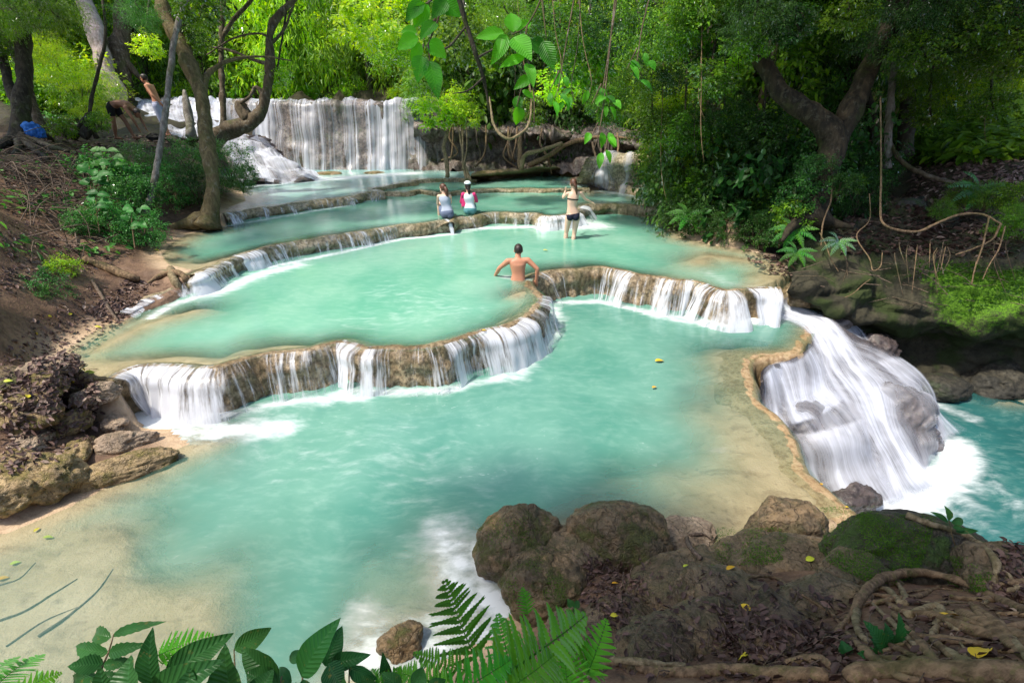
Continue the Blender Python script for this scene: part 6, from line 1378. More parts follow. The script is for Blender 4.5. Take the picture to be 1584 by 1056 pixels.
# leafy boughs hanging into the top of the picture
def bough(px, py, t, r, kd, mat, label, group):
    p = PT(px, py, t); root = empty('leafy_bough', p, label=label, cat='branch', group=group)
    put('foliage', CR[kd], mat, (0, 0, 0), r if hasattr(r, '__len__') else (r, r, r * .75), px * .37, root)
    mb = MB(); q = PT(px + rv.uniform(-40, 40), -90, t + .4) - p
    tube(mb, [q, q * .45 + [.1, 0, .1], [0, 0, .1], [r * .5 if not hasattr(r, '__len__') else .3, 0, -.15]], [.05, .035, .02, .006], 6, .2, int(px), step=.2); mb.build('twig', M['barkdark'], root)
for px, py, t, r, kd, mt in [(15, 15, 11.5, .7, 'fine0', 'leaf'), (80, 22, 11.5, .7, 'fine2', 'leaf'), (212, 14, 11, .55, 'fine0', 'leafbush'), (60, 70, 14, .6, 'fine1', 'leafbright'), (-5, 70, 12, .5, 'round1', 'leaf'), (228, 70, 13, .4, 'broad0', 'leafbright'), (310, 5, 10, .5, 'broad1', 'leaf'), (305, 55, 12, .4, 'broad0', 'leaf'), (90, 105, 15, .7, 'fine0', 'leafbright'), (430, 120, 14.5, .4, 'broad1', 'leafbright')]:
    bough(px, py, t, r, kd, mt, 'leafy bough hanging across the top left of the picture', 'boughs at the top left')
for px, py, t, r, kd, mt in [(560, 30, 13, .9, 'broad0', 'leafbright'), (600, 70, 15, .9, 'round1', 'leafbright'), (720, 60, 12.5, .8, 'broad1', 'leaf'), (860, 40, 11, .8, 'round0', 'leaf'), (900, 90, 12, .8, 'broad0', 'leaf'), (960, 30, 11, .9, 'dense1', 'leafdark'), (870, 130, 14, .7, 'broad1', 'leafbright'), (940, 160, 13.5, .7, 'round3', 'leaf'), (990, 120, 12.5, .8, 'dense0', 'leaf'), (780, 20, 12, .7, 'fine1', 'leaf'), (820, 170, 16, .6, 'broad0', 'leaf'), (1010, 190, 13, .7, 'round2', 'leaf'), (650, 120, 17, .6, 'broad0', 'leaf')]:
    bough(px, py, t, r, kd, mt, 'leafy bough hanging across the top centre of the picture', 'boughs at the top centre')
for px, py, t, r, kd, mt in [(1050, 90, 11.5, .9, 'dense0', 'leafdark'), (1110, 40, 10.5, .9, 'round1', 'leafdark'), (1170, 20, 8.8, .7, 'fine0', 'leafdark'), (1215, 60, 12.5, .8, 'round2', 'leaf'), (1290, 60, 13, .9, 'fine1', 'leaf'), (1400, 40, 9, .8, 'fine2', 'leafdark'), (1460, 30, 9.2, .9, 'round3', 'leafdark'), (1530, 60, 9.5, .9, 'dense0', 'leaf'), (1580, 20, 9, .9, 'fine1', 'leafdark'), (1440, 100, 11, .8, 'fine0', 'leaf'), (1510, 110, 11.5, .8, 'round1', 'leaf'), (1120, 170, 11.5, .7, 'dense1', 'leafdark'), (1180, 200, 11, .6, 'broad1', 'leafdark'), (1160, 60, 9, .45, 'broad0', 'leaf'), (1225, 35, 8.6, .4, 'broad1', 'leafdark'), (1310, 25, 8.5, .4, 'broad0', 'leaf'), (1420, 75, 8.8, .45, 'broad1', 'leaf'), (1500, 45, 8.8, .5, 'broad0', 'leaf'), (1570, 80, 8.8, .5, 'broad1', 'leaf'), (1100, 120, 10, .5, 'broad1', 'leaf'), (1060, 40, 10, .5, 'broad0', 'leaf'), (1530, 160, 10.5, .45, 'broad0', 'leaf'), (1435, 170, 11, .4, 'broad1', 'leaf'), (1340, 30, 12.5, .5, 'broad0', 'leafbright'), (1450, 60, 12.5, .5, 'broad1', 'leafbright'), (1480, 140, 12, .5, 'round0', 'leafbright'), (1555, 120, 12, .5, 'broad0', 'leafbright'), (1205, 20, 12.5, .45, 'broad1', 'leafbright'), (1130, 100, 13, .5, 'round1', 'leafbright'), (1040, 150, 13, .5, 'broad0', 'leafbright'), (1075, 235, 13, .45, 'broad1', 'leafbright'), (1060, 200, 12, .7, 'round2', 'leaf'), (1080, 10, 10, .8, 'fine2', 'leaf')]:  # the brightest boughs put patchy sunlight into the leaf colour
    bough(px, py, t, r, kd, mt, 'leafy bough hanging in the shade at the top right of the picture', 'boughs at the top right')

for k in range(34):      # more roots woven through the tangle in the lower right corner
    x0 = rl.uniform(1290, 1560); y0 = rl.uniform(905, 1030); a = rl.uniform(-.3, .9); l = rl.uniform(50, 170); bd = rl.uniform(-18, 18)
    pts = [(x0, y0), (x0 + cos(a) * l * .35, min(1050, y0 + sin(a) * l * .35 + bd * .6)), (x0 + cos(a) * l * .7, min(1052, y0 + sin(a) * l * .7 + bd)), (x0 + cos(a) * l, min(1054, y0 + sin(a) * l + bd * .3))]
    r0 = rl.choice([.006, .009, .013, .017, .021])
    px_tube('root', 'thin root woven through the tangle in the lower right corner', pts, [r0 * .6, r0, r0 * .8, r0 * .4], rl.choice(['root', 'root', 'rootpale']), 'root', seed=200 + k, lift=1.3, wob=.35, group='thin roots of the lower right tangle')
for k in range(20):      # roots hanging over the central cliff
    x0 = rl.uniform(655, 1000); t = float(np.interp(x0, [640, 800, 910, 1005], [18.9, 18.5, 17.6, 16.2])); y0 = 196 + (x0 - 650) * .06
    px_tube('hanging_root', 'root hanging down the face of the dark central cliff', [(x0, y0 - 8, t + .2), (x0 + rl.uniform(-5, 5), y0 + 15, t - .1), (x0 + rl.uniform(-14, 14), y0 + 38, t - .1), (x0 + rl.uniform(-20, 20), y0 + rl.uniform(45, 62), t + .1)], [.03, .045, .03], rl.choice(['root', 'bark', 'barkdark']), 'root', seed=240 + k, segs=6, step=.15, group='roots hanging over the central cliff')
for k in range(16):
    x0 = rl.uniform(1235, 1580); y0 = rl.uniform(372, 400); t = 8.6 if x0 > 1330 else 9.1
    px_tube('hanging_root', 'thin root hanging over the edge of the right rock wall', [(x0, y0 - 4, t + .25), (x0 + rl.uniform(-6, 6), y0 + 12, t - .02), (x0 + rl.uniform(-14, 14), y0 + rl.uniform(30, 75), t - .1)], [.008, .009, .003], rl.choice(['root', 'bark', 'bark']), 'root', seed=280 + k, segs=5, step=.1, group='thin roots over the right rock wall')
def moss(regions, L, seed, mat, mask):
    o = litter('moss_tufts', regions, L, mat, seed, tint=(.3, .2), lift=.006, asp=.55, curl=.3, mask=mask); return o
moss([([(1448,412),(1500,405),(1548,425),(1548,470),(1500,492),(1462,480),(1440,445)], 5200), ([(1545,420),(1584,415),(1584,470),(1550,465)], 1600), ([(1380,395),(1440,395),(1440,440),(1390,430)], 700)], .045, 31, 'leaf', 2.2)
moss([([(1265,785),(1360,780),(1450,800),(1420,890),(1360,910),(1280,870)], 15000), ([(1110,815),(1220,815),(1210,870),(1100,880)], 5000), ([(1450,860),(1545,860),(1535,915),(1470,915)], 4000), ([(730,800),(850,800),(880,930),(790,930)], 6000)], .008, 33, 'leaf', 6.)
for nm, ox, oy, t, nn, sc in [('bluish broad-leaved plant leaning over the twig heap on the left bank', 140, 275, 10.2, 10, 1.0), ('tall broad-leaved plant behind the twig heap on the left bank', 165, 250, 10.8, 9, .9), ('broad-leaved plant at the lower edge of the left bushes', 205, 345, 9.3, 9, .8), ('broad-leaved plant between the twigs and the shore bushes', 150, 320, 9.6, 8, .8)]:
    lv = []
    for i in range(nn):
        a = rl.uniform(-3.3, .2); x = ox + rl.uniform(-10, 14); y = oy + rl.uniform(-22, 14); l = rl.uniform(18, 30) * sc; lv.append(((x, y), (x + cos(a) * l, y + sin(a) * l * .55 + 3), rl.uniform(13, 19) * sc, t - .1 + rl.uniform(-.15, .15), rl.uniform(.0, .45)))
    leafy_px('broadleaf_plant', nm, lv, [[(ox + 4, oy + 40, t), (ox, oy + 10, t), (ox - 2, oy - 18, t)], [(ox, oy + 10, t), (ox + 14, oy - 12, t)]], 'leafbush', srad=.012, up=(.0, -.5, .9))

fern_px('fern', 'low pale fern along the bottom edge below the small rock', [((560,1085),1.4,(640,1032),1.5,44,.8,UPC), ((610,1085),1.4,(575,1035),1.5,40,.7,UPC), ((650,1085),1.4,(700,1040),1.5,44,.85,UPC)])
fern_px('fern', 'pale fern low between the pinnate spray and the corner fern', [((90,1090),1.35,(60,1040),1.45,40,.85,UPC), ((110,1090),1.35,(130,1046),1.45,40,.7,UPC)])
leafy_px('broadleaf_plant', 'low dark leaves along the bottom edge right of the upright leaf', [((620,1062),(590,1040),24,1.35,.2), ((640,1066),(655,1030),26,1.35,.4), ((660,1070),(690,1050),24,1.35,.1), ((580,1072),(560,1046),22,1.35,.3), ((540,1075),(530,1052),24,1.33,.5), ((400,1078),(395,1050),40,1.25,.35), ((330,1090),(318,1052),44,1.2,.5), ((470,1090),(455,1056),36,1.22,.3)], [[(620,1120,1.3),(622,1060,1.35)], [(640,1120,1.3),(642,1066,1.35)]], 'leafbig')

litter('ground_cover', [([(1395,150),(1584,110),(1584,245),(1430,250)], 7000)], .30, 'leaf', 41, tint=(.5, .25), lift=.12, asp=.42, curl=.4)
litter('ground_cover', [([(0,110),(130,120),(130,190),(60,200),(0,200)], 2500), ([(0,215),(120,222),(260,330),(180,400),(0,400)], 700)], .16, 'leafbush', 43, tint=(.5, .25), lift=.06, asp=.45, curl=.4, mask=.9)
for k, (lab, pts, rr) in enumerate([('sunken forked branch in the sandy shallows near the bottom left', [(60,985),(110,950),(150,915),(175,880)], [.012,.008,.003]), ('thin sunken twig beside the forked sunken branch', [(10,1000),(70,960),(130,935)], [.007,.005,.002]), ('short dark twig in the shallows at the left edge', [(0,905),(30,895),(55,870)], [.008,.005,.003])]):
    px_tube('stick', lab, pts, rr, 'twig', 'stick', seed=300 + k, lift=.9)
# ------------------------------------------------------------ people
def cap_mesh(mb, pts, rad, segs=12):
    tube(mb, pts, rad, segs, 0, step=.02)
    for p, r in ((pts[0], rad[0]), (pts[-1], rad[-1])):
        V, F = ICO[2]; mb.add(V * r * .995 + np.array(p), F)
def ell(mb, c_, r, Rm=None, sub=3):
    V, F = ICO[sub]; V = V * np.array(r)
    if Rm is not None: V = V @ Rm.T
    mb.add(V + np.array(c_), F)
def frame(fwd, up=(0, 0, 1)):
    f = np.array(fwd, float); f /= np.linalg.norm(f); s = np.cross(f, up); s /= np.linalg.norm(s); u = np.cross(s, f)
    return np.stack([s, f, u], 1)         # columns: right, forward, up
def torso(mb, rings, segs=22, power=2.4):
    """rings: (centre, half width, half depth, side vector)"""
    C = np.array([r[0] for r in rings], float); q = catmull(np.c_[C, [r[1] for r in rings], [r[2] for r in rings], np.array([r[3] for r in rings], float)], .02)
    T = np.gradient(q[:, :3], axis=0); T /= np.linalg.norm(T, axis=1)[:, None]; S = q[:, 5:8]; S = S - T * (S * T).sum(1)[:, None]; S /= np.linalg.norm(S, axis=1)[:, None]; B = np.cross(T, S)
    a = np.linspace(0, 2 * pi, segs, endpoint=False); ca = np.sign(np.cos(a)) * np.abs(np.cos(a)) ** (2 / power); sa = np.sign(np.sin(a)) * np.abs(np.sin(a)) ** (2 / power)
    V = q[:, None, :3] + S[:, None] * ca[None, :, None] * q[:, 3][:, None, None] + B[:, None] * sa[None, :, None] * q[:, 4][:, None, None]
    n = len(q); V = V.reshape(-1, 3); F = [gridfaces(n, segs, True)]; m = n * segs; k = np.arange(segs); k2 = (k + 1) % segs
    V = np.vstack([V, q[0, :3], q[-1, :3]]); F.append(np.stack([np.full(segs, m), k2, k], -1)); F.append(np.stack([np.full(segs, m + 1), (n - 1) * segs + k, (n - 1) * segs + k2], -1))
    mb.add(V, F)
def hand(mb, w, d, palmn, side, s=1., curl=.3):
    """palm and five fingers from wrist w pointing along d; side = thumb direction"""
    d = np.array(d, float); d /= np.linalg.norm(d); pn = np.array(palmn, float); pn -= d * (pn @ d); pn /= np.linalg.norm(pn); sv = np.cross(d, pn) * side
    Rm = np.stack([sv, d, pn], 1); ell(mb, w + d * .045 * s, np.array([.040, .052, .017]) * s, Rm)
    for k, (o, L) in enumerate(((.030, .068), (.011, .078), (-.009, .072), (-.028, .056))):
        b = w + d * .085 * s + sv * o * s; m = b + (d + sv * o * 2.5 + pn * curl * .4) * L * .5 * s; e = m + (d + pn * curl * 1.6 + sv * o * 2) * L * .45 * s
        cap_mesh(mb, np.array([b, m, e]), [.0088 * s, .0082 * s, .0066 * s], 8)
    b = w + d * .022 * s + sv * .030 * s; m = b + (d * .7 + sv * .75 + pn * .3) * .040 * s; e = m + (d * .95 + sv * .25 + pn * .3) * .032 * s
    cap_mesh(mb, np.array([b, m, e]), [.0115 * s, .010 * s, .008 * s], 8)
def remesh(name, mb, mat, vox, parent, smooth=4):
    o = mb.build(name, M[mat], None)
    m = o.modifiers.new('r', 'REMESH'); m.mode = 'VOXEL'; m.voxel_size = vox; m.use_smooth_shade = True
    sm = o.modifiers.new('s', 'SMOOTH'); sm.iterations = smooth; sm.factor = .5
    bpy.context.view_layer.update(); dg = bpy.context.evaluated_depsgraph_get()
    me = bpy.data.meshes.new_from_object(o.evaluated_get(dg)); old = o.data; o.modifiers.clear(); o.data = me; bpy.data.meshes.remove(old)
    me.materials.clear(); me.materials.append(M[mat]); me.polygons.foreach_set('use_smooth', np.ones(len(me.polygons), bool)); o.parent = parent
    return o
def skinmat(name, col):
    t = NT(name); p = t.obj(); n = t.noise(p, 6, 4, .6); c_ = t.mix(n, tuple(x * .82 for x in col), tuple(min(1, x * 1.15) for x in col))
    return t.done(t.pbr(c_, .5, t.bump(t.noise(p, 120, 2, .5), .15, .002), .4, **{'Subsurface Weight': .08, 'Subsurface Radius': Vector((.02, .008, .004))}))
M['skinpale'] = skinmat('fair skin', (.76, .49, .36)); M['skintan'] = skinmat('sunburnt skin', (.56, .25, .15)); M['skinbrown'] = skinmat('brown skin', (.26, .12, .07))
def hairmat(name, col):
    t = NT(name); p = t.obj(); n = t.noise(t.mapping(p, (60, 60, 6)), 1, 4, .6); return t.done(t.pbr(t.mix(n, tuple(x * .5 for x in col), tuple(x * 1.7 for x in col)), .4, t.bump(n, .7, .01), .5))
M['hairbrown'] = hairmat('brown hair', (.09, .035, .018)); M['hairdark'] = hairmat('dark hair', (.025, .014, .011))
for nm, cl in (('grey', (.40, .44, .54)), ('bluegrey', (.14, .17, .26)), ('white', (.72, .78, .82)), ('pink', (.75, .05, .20)), ('teal', (.12, .32, .34)), ('navy', (.012, .014, .03)), ('black', (.012, .012, .012)), ('cloud', (.42, .44, .60)), ('blue', (.03, .13, .42))):
    M['c_' + nm] = mat_simple('cloth ' + nm, cl, .8, .2, .15, 14, .3)
V3 = lambda *a: np.array(a, float)
def person(base, j, label, skin, head_fwd, s=1., arms_thumb=(1, -1), male=False, vox=.0085):
    """j: joints in metres, x to the picture's right, y away from the camera, z up, from the base point"""
    root = empty('person', base, label=label, cat='person'); mb = MB(); J = {k: np.array(v, float) for k, v in j.items()}
    sw = J['shR'] - J['shL']; sw /= np.linalg.norm(sw); hw = J['hipR'] - J['hipL']; hw /= np.linalg.norm(hw)
    W = (.155, .125, .155, .165) if male else (.165, .118, .138, .13)
    W = [x * s for x in W]; ms = (J['shL'] + J['shR']) / 2
    rings = [(J['pelvis'] - (J['waist'] - J['pelvis']) * .45, W[0] * .72, .085 * s, hw), (J['pelvis'], W[0], .112 * s, hw), (J['waist'], W[1], .090 * s, (hw + sw) / 2), (J['chest'], W[2], .110 * s, sw), (ms - (ms - J['chest']) * .1, W[3], .085 * s, sw), (ms + (J['neck'] - ms) * .55, .075 * s, .062 * s, sw), (J['neck'], .052 * s, .055 * s, sw)]
    torso(mb, rings)
    hf = np.array(head_fwd, float); Rm = frame(hf); hc = J['head']
    cap_mesh(mb, np.array([J['neck'] - (J['neck'] - ms) * .4, (J['neck'] + hc) / 2 - Rm[:, 1] * .01, hc - Rm[:, 1] * .015]), [.060 * s, .052 * s, .055 * s])
    ell(mb, hc + Rm[:, 2] * .02 * s - Rm[:, 1] * .012 * s, V3(.076, .094, .098) * s, Rm); ell(mb, hc + Rm @ V3(0, .022, -.045) * s, V3(.058, .066, .070) * s, Rm)
    ell(mb, hc + Rm @ V3(0, .055, -.088) * s, V3(.026, .024, .02) * s, Rm, 2); ell(mb, hc + Rm @ V3(0, .094, -.022) * s, V3(.013, .020, .024) * s, Rm, 2)
    ell(mb, hc + Rm @ V3(0, .078, .022) * s, V3(.052, .018, .012) * s, Rm, 2); ell(mb, hc + Rm @ V3(0, .083, -.058) * s, V3(.024, .012, .009) * s, Rm, 2)
    for e in (-1, 1): ell(mb, hc + Rm @ V3(.078 * e, -.005, -.012) * s, V3(.010, .020, .032) * s, Rm, 2)
    for k, sd in (('L', -1), ('R', 1)):
        sh, el, wr = J['sh' + k], J['el' + k], J['wr' + k]; f_ = 1.12 if male else .92
        cap_mesh(mb, np.array([sh, sh + (el - sh) * .3, el]), [.052 * s * f_, .046 * s * f_, .036 * s * f_]); cap_mesh(mb, np.array([el, el + (wr - el) * .3, wr]), [.036 * s * f_, .037 * s * f_, .024 * s * f_])
        cap_mesh(mb, np.array([ms + (sh - ms) * .45, sh]), [.055 * s, .052 * s * f_])
        hand(mb, wr, wr - el, J.get('palm' + k, V3(0, -.3, -1)), arms_thumb[0 if k == 'L' else 1], s)
        hp, kn, an = J['hip' + k], J['kn' + k], J['an' + k]
        cap_mesh(mb, np.array([hp, hp + (kn - hp) * .35, kn]), [.092 * s, .083 * s, .054 * s], 14); cap_mesh(mb, np.array([kn, kn + (an - kn) * .3, kn + (an - kn) * .75, an]), [.053 * s, .058 * s, .040 * s, .034 * s], 14)
        ft = J.get('ft' + k, V3(0, 1, 0)); ft = ft / np.linalg.norm(ft)
        cap_mesh(mb, np.array([an - ft * .04 * s - V3(0, 0, .035) * s, an + ft * .07 * s - V3(0, 0, .03) * s, an + ft * .15 * s - V3(0, 0, .045) * s]), [.032 * s, .035 * s, .026 * s])
    if not male:
        for e in (-1, 1):
            ell(mb, J['pelvis'] + hw * .075 * s * e + np.array(j.get('butt', (0, -.07, -.04))) * s, V3(.082, .078, .086) * s)
    remesh('body', mb, skin, vox, root)
    # neck to crown of hair
    return root, J, rings, Rm, hc
def hair(root, hc, Rm, s, mat, tail=None, bun=False):
    mb = MB(); V, F = ICO[4]; V = V * np.array([.086, .106, .108]) * s
    keep = V.copy(); fr = (V[:, 1] > .035 * s) & (V[:, 2] < .045 * s)
    V[fr, 1] = np.minimum(V[fr, 1], .035 * s); V[:, 2] = np.maximum(V[:, 2], -.075 * s)
    V = V * (1 + fbm(V * np.array([70, 70, 12]), 2, 4)[:, None] * .03)
    mb.add(V @ Rm.T + hc + Rm @ V3(0, -.018, .022) * s, F)
    if tail is not None:
        tube(mb, tail[0], np.array(tail[1]) * s, 12, .25, 5, step=.015)
    return mb.build('hair', M[mat], root)
def wrap(root, name, rings, lo, hi, grow, mat, extra=None, power=2.4):
    """garment that follows the torso between two fractions of its rings"""
    mb = MB(); C = np.array([np.r_[r[0], r[1], r[2], r[3]] for r in rings], float); q = catmull(C, .02); n = len(q)
    q = q[int(lo * n):max(int(hi * n), int(lo * n) + 3)]; q = q[:: max(1, len(q) // 8)] if len(q) > 16 else q
    torso(mb, [(a[:3], a[3] + grow, a[4] + grow, a[5:8]) for a in q], power=power)
    if extra: 
        for pts, rad in extra: cap_mesh(mb, np.array(pts), rad)
    return remesh(name, mb, mat, .009, root, 3)

# woman in the bikini, wading
b = P(884, 369, ZA)
J = dict(pelvis=(0, 0, .60), waist=(-.03, .01, .80), chest=(-.02, .02, .99), neck=(0, .02, 1.20), head=(-.03, .04, 1.33), shL=(-.15, .02, 1.10), shR=(.16, .02, 1.11), elL=(-.24, .16, .98), wrL=(-.18, .33, 1.10), palmL=(0, .3, .2), elR=(.30, .06, .95), wrR=(.46, .16, .87), palmR=(0, 0, -1),
         hipL=(-.095, 0, .55), hipR=(.095, 0, .55), knL=(-.13, .07, .14), knR=(.06, -.03, .13), anL=(-.16, .04, -.28), anR=(.02, -.10, -.29))
r_p, JJ, rg, Rm, hc = person(b, J, 'woman in a dark bikini wading away with her right arm held out to the dam', 'skinpale', (-.25, .95, -.1), .97)
hair(r_p, hc, Rm, .97, 'hairbrown', ([hc + V3(0, -.09, .03), hc + V3(.05, -.13, -.04), hc + V3(.07, -.12, -.14), hc + V3(.09, -.11, -.24)], [.045, .04, .032, .012]))
wrap(r_p, 'bikini_top', rg, .60, .66, .009, 'c_black')
wrap(r_p, 'bikini_bottom', rg, .0, .21, .012, 'c_navy', [([V3(-.075, -.07, .555), V3(-.07, -.075, .55)], [.088, .088]), ([V3(.075, -.07, .555), V3(.07, -.075, .55)], [.088, .088])])
# seated woman in grey
b = P(692, 338, ZC) + V3(0, .06, .0)
J = dict(pelvis=(0, 0, .13), waist=(-.02, .05, .30), chest=(-.05, .07, .46), neck=(-.07, .09, .62), head=(-.10, .12, .75), shL=(-.22, .10, .55), shR=(.09, .05, .56), elL=(-.27, .20, .33), wrL=(-.20, .36, .22), elR=(.08, .22, .36), wrR=(-.05, .38, .26),
         hipL=(-.10, .04, .10), hipR=(.08, 0, .10), knL=(-.25, .36, .34), knR=(-.05, .44, .32), anL=(-.28, .34, -.06), anR=(-.08, .46, -.1), ftL=(-.5, .8, 0), ftR=(-.2, 1, 0), butt=(0, -.02, -.04))
r_p, JJ, rg, Rm, hc = person(b, J, 'seated woman with a long ponytail in a grey top and blue-grey shorts', 'skinpale', (-.75, .6, -.1), .98)
hair(r_p, hc, Rm, .98, 'hairbrown', ([hc + V3(.06, -.06, .05), hc + V3(.11, -.10, -.03), hc + V3(.12, -.11, -.15), hc + V3(.14, -.12, -.30)], [.035, .045, .04, .012]))
wrap(r_p, 'top', rg, .22, .90, .014, 'c_grey'); wrap(r_p, 'shorts', rg, .0, .27, .017, 'c_bluegrey', [([V3(-.075, .0, .09), V3(-.07, .0, .085)], [.102, .102]), ([V3(.075, -.03, .09), V3(.07, -.03, .085)], [.102, .102]), ([V3(-.10, .04, .10), V3(-.17, .20, .22)], [.105, .088]), ([V3(.08, 0, .10), V3(.01, .20, .20)], [.105, .088])])
# seated girl in white and pink
b = P(727, 332, ZC) + V3(0, .06, 0)
J = dict(pelvis=(0, 0, .12), waist=(-.0, .04, .28), chest=(-.02, .05, .43), neck=(-.03, .08, .58), head=(-.05, .11, .71), shL=(-.17, .06, .52), shR=(.12, .05, .52), elL=(-.24, .14, .30), wrL=(-.22, .28, .16), elR=(.18, .18, .32), wrR=(.06, .34, .24),
         hipL=(-.09, .02, .10), hipR=(.09, 0, .10), knL=(-.14, .38, .28), knR=(.06, .42, .28), anL=(-.14, .42, -.1), anR=(.06, .48, -.12), butt=(0, -.02, -.03))
r_p, JJ, rg, Rm, hc = person(b, J, 'seated girl with a dark braid in a white swim shirt with pink sides', 'skinpale', (-.35, .93, .0), .93)
hair(r_p, hc, Rm, .93, 'hairdark', ([hc + V3(.02, -.09, .0), hc + V3(.04, -.11, -.10), hc + V3(.06, -.12, -.2), hc + V3(.08, -.125, -.30)], [.045, .04, .03, .010]))
wrap(r_p, 'swim_shirt', rg, .20, .92, .014, 'c_white'); wrap(r_p, 'shorts', rg, .0, .24, .016, 'c_teal', [([V3(-.07, -.02, .09), V3(-.065, -.02, .085)], [.098, .098]), ([V3(.07, -.02, .09), V3(.065, -.02, .085)], [.098, .098]), ([V3(-.09, .02, .10), V3(-.12, .2, .19)], [.098, .084]), ([V3(.09, 0, .10), V3(.08, .2, .19)], [.098, .084])])
mb = MB(); cap_mesh(mb, np.array([JJ['shL'], (JJ['shL'] + JJ['elL']) / 2, JJ['elL']]), [.064, .056, .048]); remesh('sleeve', mb, 'c_pink', .008, r_p, 2)
mb = MB(); cap_mesh(mb, np.array([JJ['shR'], (JJ['shR'] + JJ['elR']) / 2, JJ['elR']]), [.062, .054, .046]); remesh('sleeve', mb, 'c_pink', .008, r_p, 2)
mb = MB(); torso(mb, [(V3(-.135, .03, .20), .032, .10, V3(0, 1, .1)), (V3(-.14, .05, .36), .030, .09, V3(0, 1, .1)), (V3(-.15, .06, .47), .03, .06, V3(0, 1, .1))]); remesh('side_panel', mb, 'c_pink', .009, r_p, 2)
mb = MB(); V, F = ICO[4]; V = V * V3(.096, .112, .07); V[:, 2] = np.maximum(V[:, 2], -.012); mb.add(V @ Rm.T + hc + Rm @ V3(0, -.01, .095), F); remesh('hat', mb, 'c_white', .008, r_p, 2)
# man in the pool
b = P(801, 432, ZA) + V3(0, 0, -.07)
J = dict(pelvis=(0, 0, -.02), waist=(.01, .03, .17), chest=(.0, .06, .35), neck=(.0, .09, .50), head=(.01, .15, .61), shL=(-.195, .06, .42), shR=(.195, .06, .44), elL=(-.36, .10, .27), wrL=(-.46, .24, .05), palmL=(0, .5, -1), elR=(.38, .0, .28), wrR=(.37, .02, .05), palmR=(0, .5, -1),
         hipL=(-.10, .02, -.05), hipR=(.10, .02, -.05), knL=(-.28, .38, -.02), knR=(.22, .42, -.08), anL=(-.25, .55, -.38), anR=(.2, .6, -.4))
r_p, JJ, rg, Rm, hc = person(b, J, 'bare-backed man sitting waist-deep at the dam edge with both arms out', 'skintan', (0, 1, -.25), 1.03, male=True)
hair(r_p, hc, Rm, 1.0, 'hairdark'); wrap(r_p, 'shorts', rg, .0, .12, .014, 'c_teal', [([V3(-.1, .02, -.05), V3(-.2, .2, -.04)], [.104, .09]), ([V3(.1, .02, -.05), V3(.17, .22, -.06)], [.104, .09])])
# bather bending over on the left ledge
b = P(198, 216, 2.62)
J = dict(pelvis=(-.12, 0, .90), waist=(.04, .02, .96), chest=(.24, .03, .93), neck=(.40, .03, .80), head=(.50, .02, .70), shL=(.32, .20, .85), shR=(.34, -.16, .86), elL=(.42, .22, .58), wrL=(.50, .18, .34), palmL=(1, 0, 0), elR=(.46, -.18, .60), wrR=(.50, -.14, .34), palmR=(1, 0, 0),
         hipL=(-.13, .10, .85), hipR=(-.13, -.10, .85), knL=(.02, .12, .47), knR=(-.16, -.12, .46), anL=(.12, .12, .08), anR=(-.24, -.12, .08), ftL=(1, 0, 0), ftR=(1, 0, 0))
r_p, JJ, rg, Rm, hc = person(b, J, 'brown-skinned bather bending forward with both hands reaching down', 'skinbrown', (.75, 0, -.65), 1., male=True, vox=.010)
hair(r_p, hc, Rm, 1.0, 'hairdark'); wrap(r_p, 'shorts', rg, .0, .22, .012, 'c_black', [([V3(-.13, .10, .85), V3(-.07, .11, .68)], [.106, .092]), ([V3(-.13, -.10, .85), V3(-.145, -.11, .68)], [.106, .092])])
# standing bather
b = P(258, 211, 2.62)
J = dict(pelvis=(.02, 0, .93), waist=(.0, 0, 1.12), chest=(-.06, .01, 1.30), neck=(-.14, .02, 1.50), head=(-.20, .03, 1.63), shL=(-.10, .18, 1.42), shR=(-.06, -.17, 1.43), elL=(-.14, .24, 1.14), wrL=(-.2, .2, .92), elR=(.10, -.25, 1.17), wrR=(.22, -.2, .98), palmL=(0, -1, 0), palmR=(0, 1, 0),
         hipL=(.02, .10, .88), hipR=(.02, -.10, .88), knL=(-.02, .10, .48), knR=(.08, -.11, .48), anL=(.02, .10, .08), anR=(.14, -.12, .08), ftL=(-1, 0, 0), ftR=(-1, 0, 0))
r_p, JJ, rg, Rm, hc = person(b, J, 'bare-chested bather standing in profile in long pale shorts beside the slim trunk', 'skintan', (-1, .1, -.15), 1., male=True, vox=.010)
hair(r_p, hc, Rm, 1.0, 'hairdark'); wrap(r_p, 'shorts', rg, .0, .26, .014, 'c_cloud', [([V3(.02, .10, .88), V3(.0, .1, .45)], [.112, .088]), ([V3(.02, -.10, .88), V3(.07, -.11, .45)], [.112, .088])])
# bundles
def bundle(px, py, z, r, mat, label, name, cat, seed):
    V, F = ICO[5]; V = V.copy(); V = V * (1 + fbm(V * 1.7 + seed, 4, seed) * .28 + np.abs(fbm(V * 4 + seed, 2, seed + 1)) * -.12)[:, None]; V[:, 2] = np.maximum(V[:, 2], -.6)
    o = link(name, nmesh(name, V * np.array(r), F), M[mat]); o.location = Vector(P(px, py, z)) + Vector((0, 0, r[2] * .5)); tag(o, label, cat); return o
bundle(55, 212, 2.84, (.24, .16, .24), 'c_blue', 'bright blue cloth bundle between the two dark trunks on the left bank', 'cloth_bundle', 'bundle', 3)
bundle(241, 216, 2.62, (.22, .14, .12), 'c_black', 'black bag on the ledge beside the standing bather', 'bag', 'bag', 8)
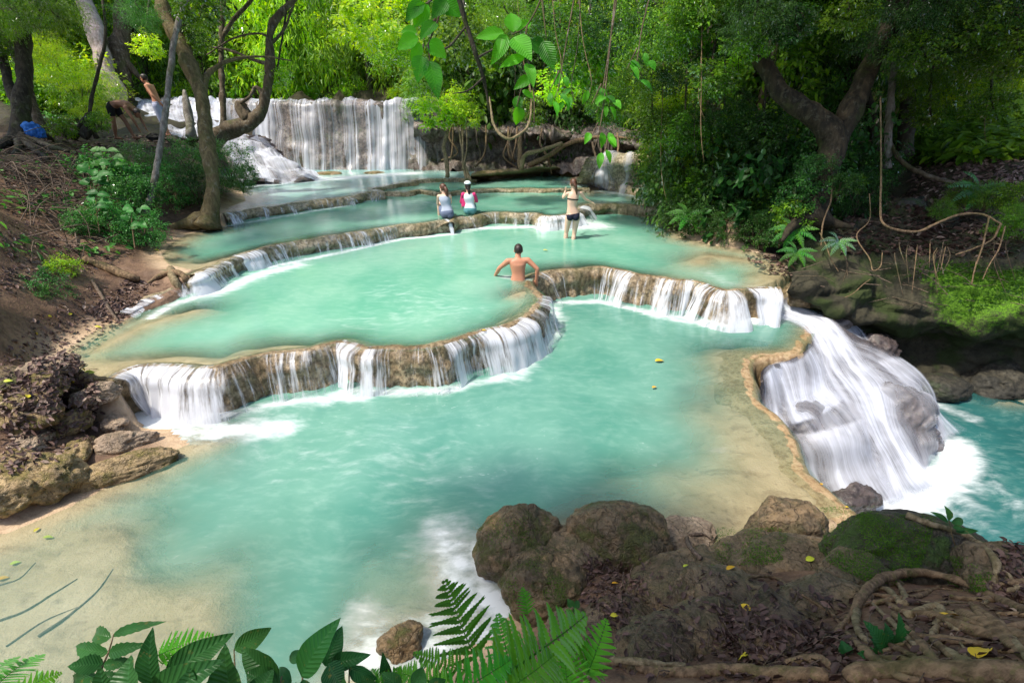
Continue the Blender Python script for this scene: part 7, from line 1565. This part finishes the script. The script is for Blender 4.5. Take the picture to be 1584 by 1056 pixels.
# ------------------------------------------------------------ labels that tell the members of a group apart
ORD = 'leftmost second third fourth fifth sixth seventh eighth ninth tenth eleventh twelfth thirteenth fourteenth fifteenth sixteenth seventeenth eighteenth nineteenth twentieth twenty-first twenty-second twenty-third twenty-fourth twenty-fifth twenty-sixth twenty-seventh twenty-eighth twenty-ninth thirtieth thirty-first thirty-second thirty-third thirty-fourth'.split()
def px_of(o):
    q = np.array(o.matrix_world.translation) - np.array([0, 0, EYE]); return q[0] / (q @ FW) * FPX + W0 / 2, q @ FW
def relabel(group, text, bands):
    """number a group from the left inside bands of distance (names of bands, near to far)"""
    ms = [o for o in scene.objects if o.parent is None and o.get('group') == group]
    d = sorted(ms, key=lambda o: px_of(o)[1]); k = math.ceil(len(d) / len(bands))
    for b, nm in enumerate(bands):
        row = sorted(d[b * k:(b + 1) * k], key=lambda o: px_of(o)[0])
        for i, o in enumerate(row): o['label'] = text % ((ORD[i] + (' from the left' if i else '')), nm)
bpy.context.view_layer.update()
R4 = ['nearest row', 'second row', 'third row', 'farthest row']
relabel('sunlit trees beyond the big waterfall', 'sunlit green tree, %s in the %s beyond the big waterfall', R4)
relabel('trees above the root cliff', 'leafy tree, %s in the %s above the dark root cliff', R4)
relabel('dark trees of the right bank', 'shaded tree, %s in the %s behind the forked tree', R4)
relabel('bushes along the right shore', 'dark bush, %s in the %s over the right shore', ['nearest row', 'back row'])
relabel('small plants above the rock wall', 'small green plant, %s above the %s', ['rock wall'])
relabel('shrubs on the far right slope', 'green shrub, %s in the %s on the far right slope', ['nearest row', 'back row'])
relabel('bushes behind the waterfall lip', 'green bush, %s in the %s behind the waterfall lip', ['nearest row', 'back row'])
relabel('bushes on the far left slope', 'green bush, %s in the %s behind the left-hand trunks', ['nearest row', 'back row'])
relabel('thin vines hanging over the right bank', 'thin hanging vine, %s in the %s of the centre and right', ['nearest layer', 'farther layer'])
relabel('boughs at the top left', 'hanging leafy bough, %s at the %s', ['top left'])
relabel('boughs at the top centre', 'hanging leafy bough, %s at the %s', ['top centre'])
relabel('boughs at the top right', 'hanging shaded bough, %s at the %s', ['top right'])
relabel('thin roots of the lower right tangle', 'thin woven root, %s in the %s of the lower right tangle', ['nearest layer', 'farther layer'])
relabel('roots hanging over the central cliff', 'hanging root, %s in the %s of the dark central cliff', ['nearer half', 'farther half'])
relabel('thin roots over the right rock wall', 'thin hanging root, %s over the edge of the %s', ['right rock wall'])
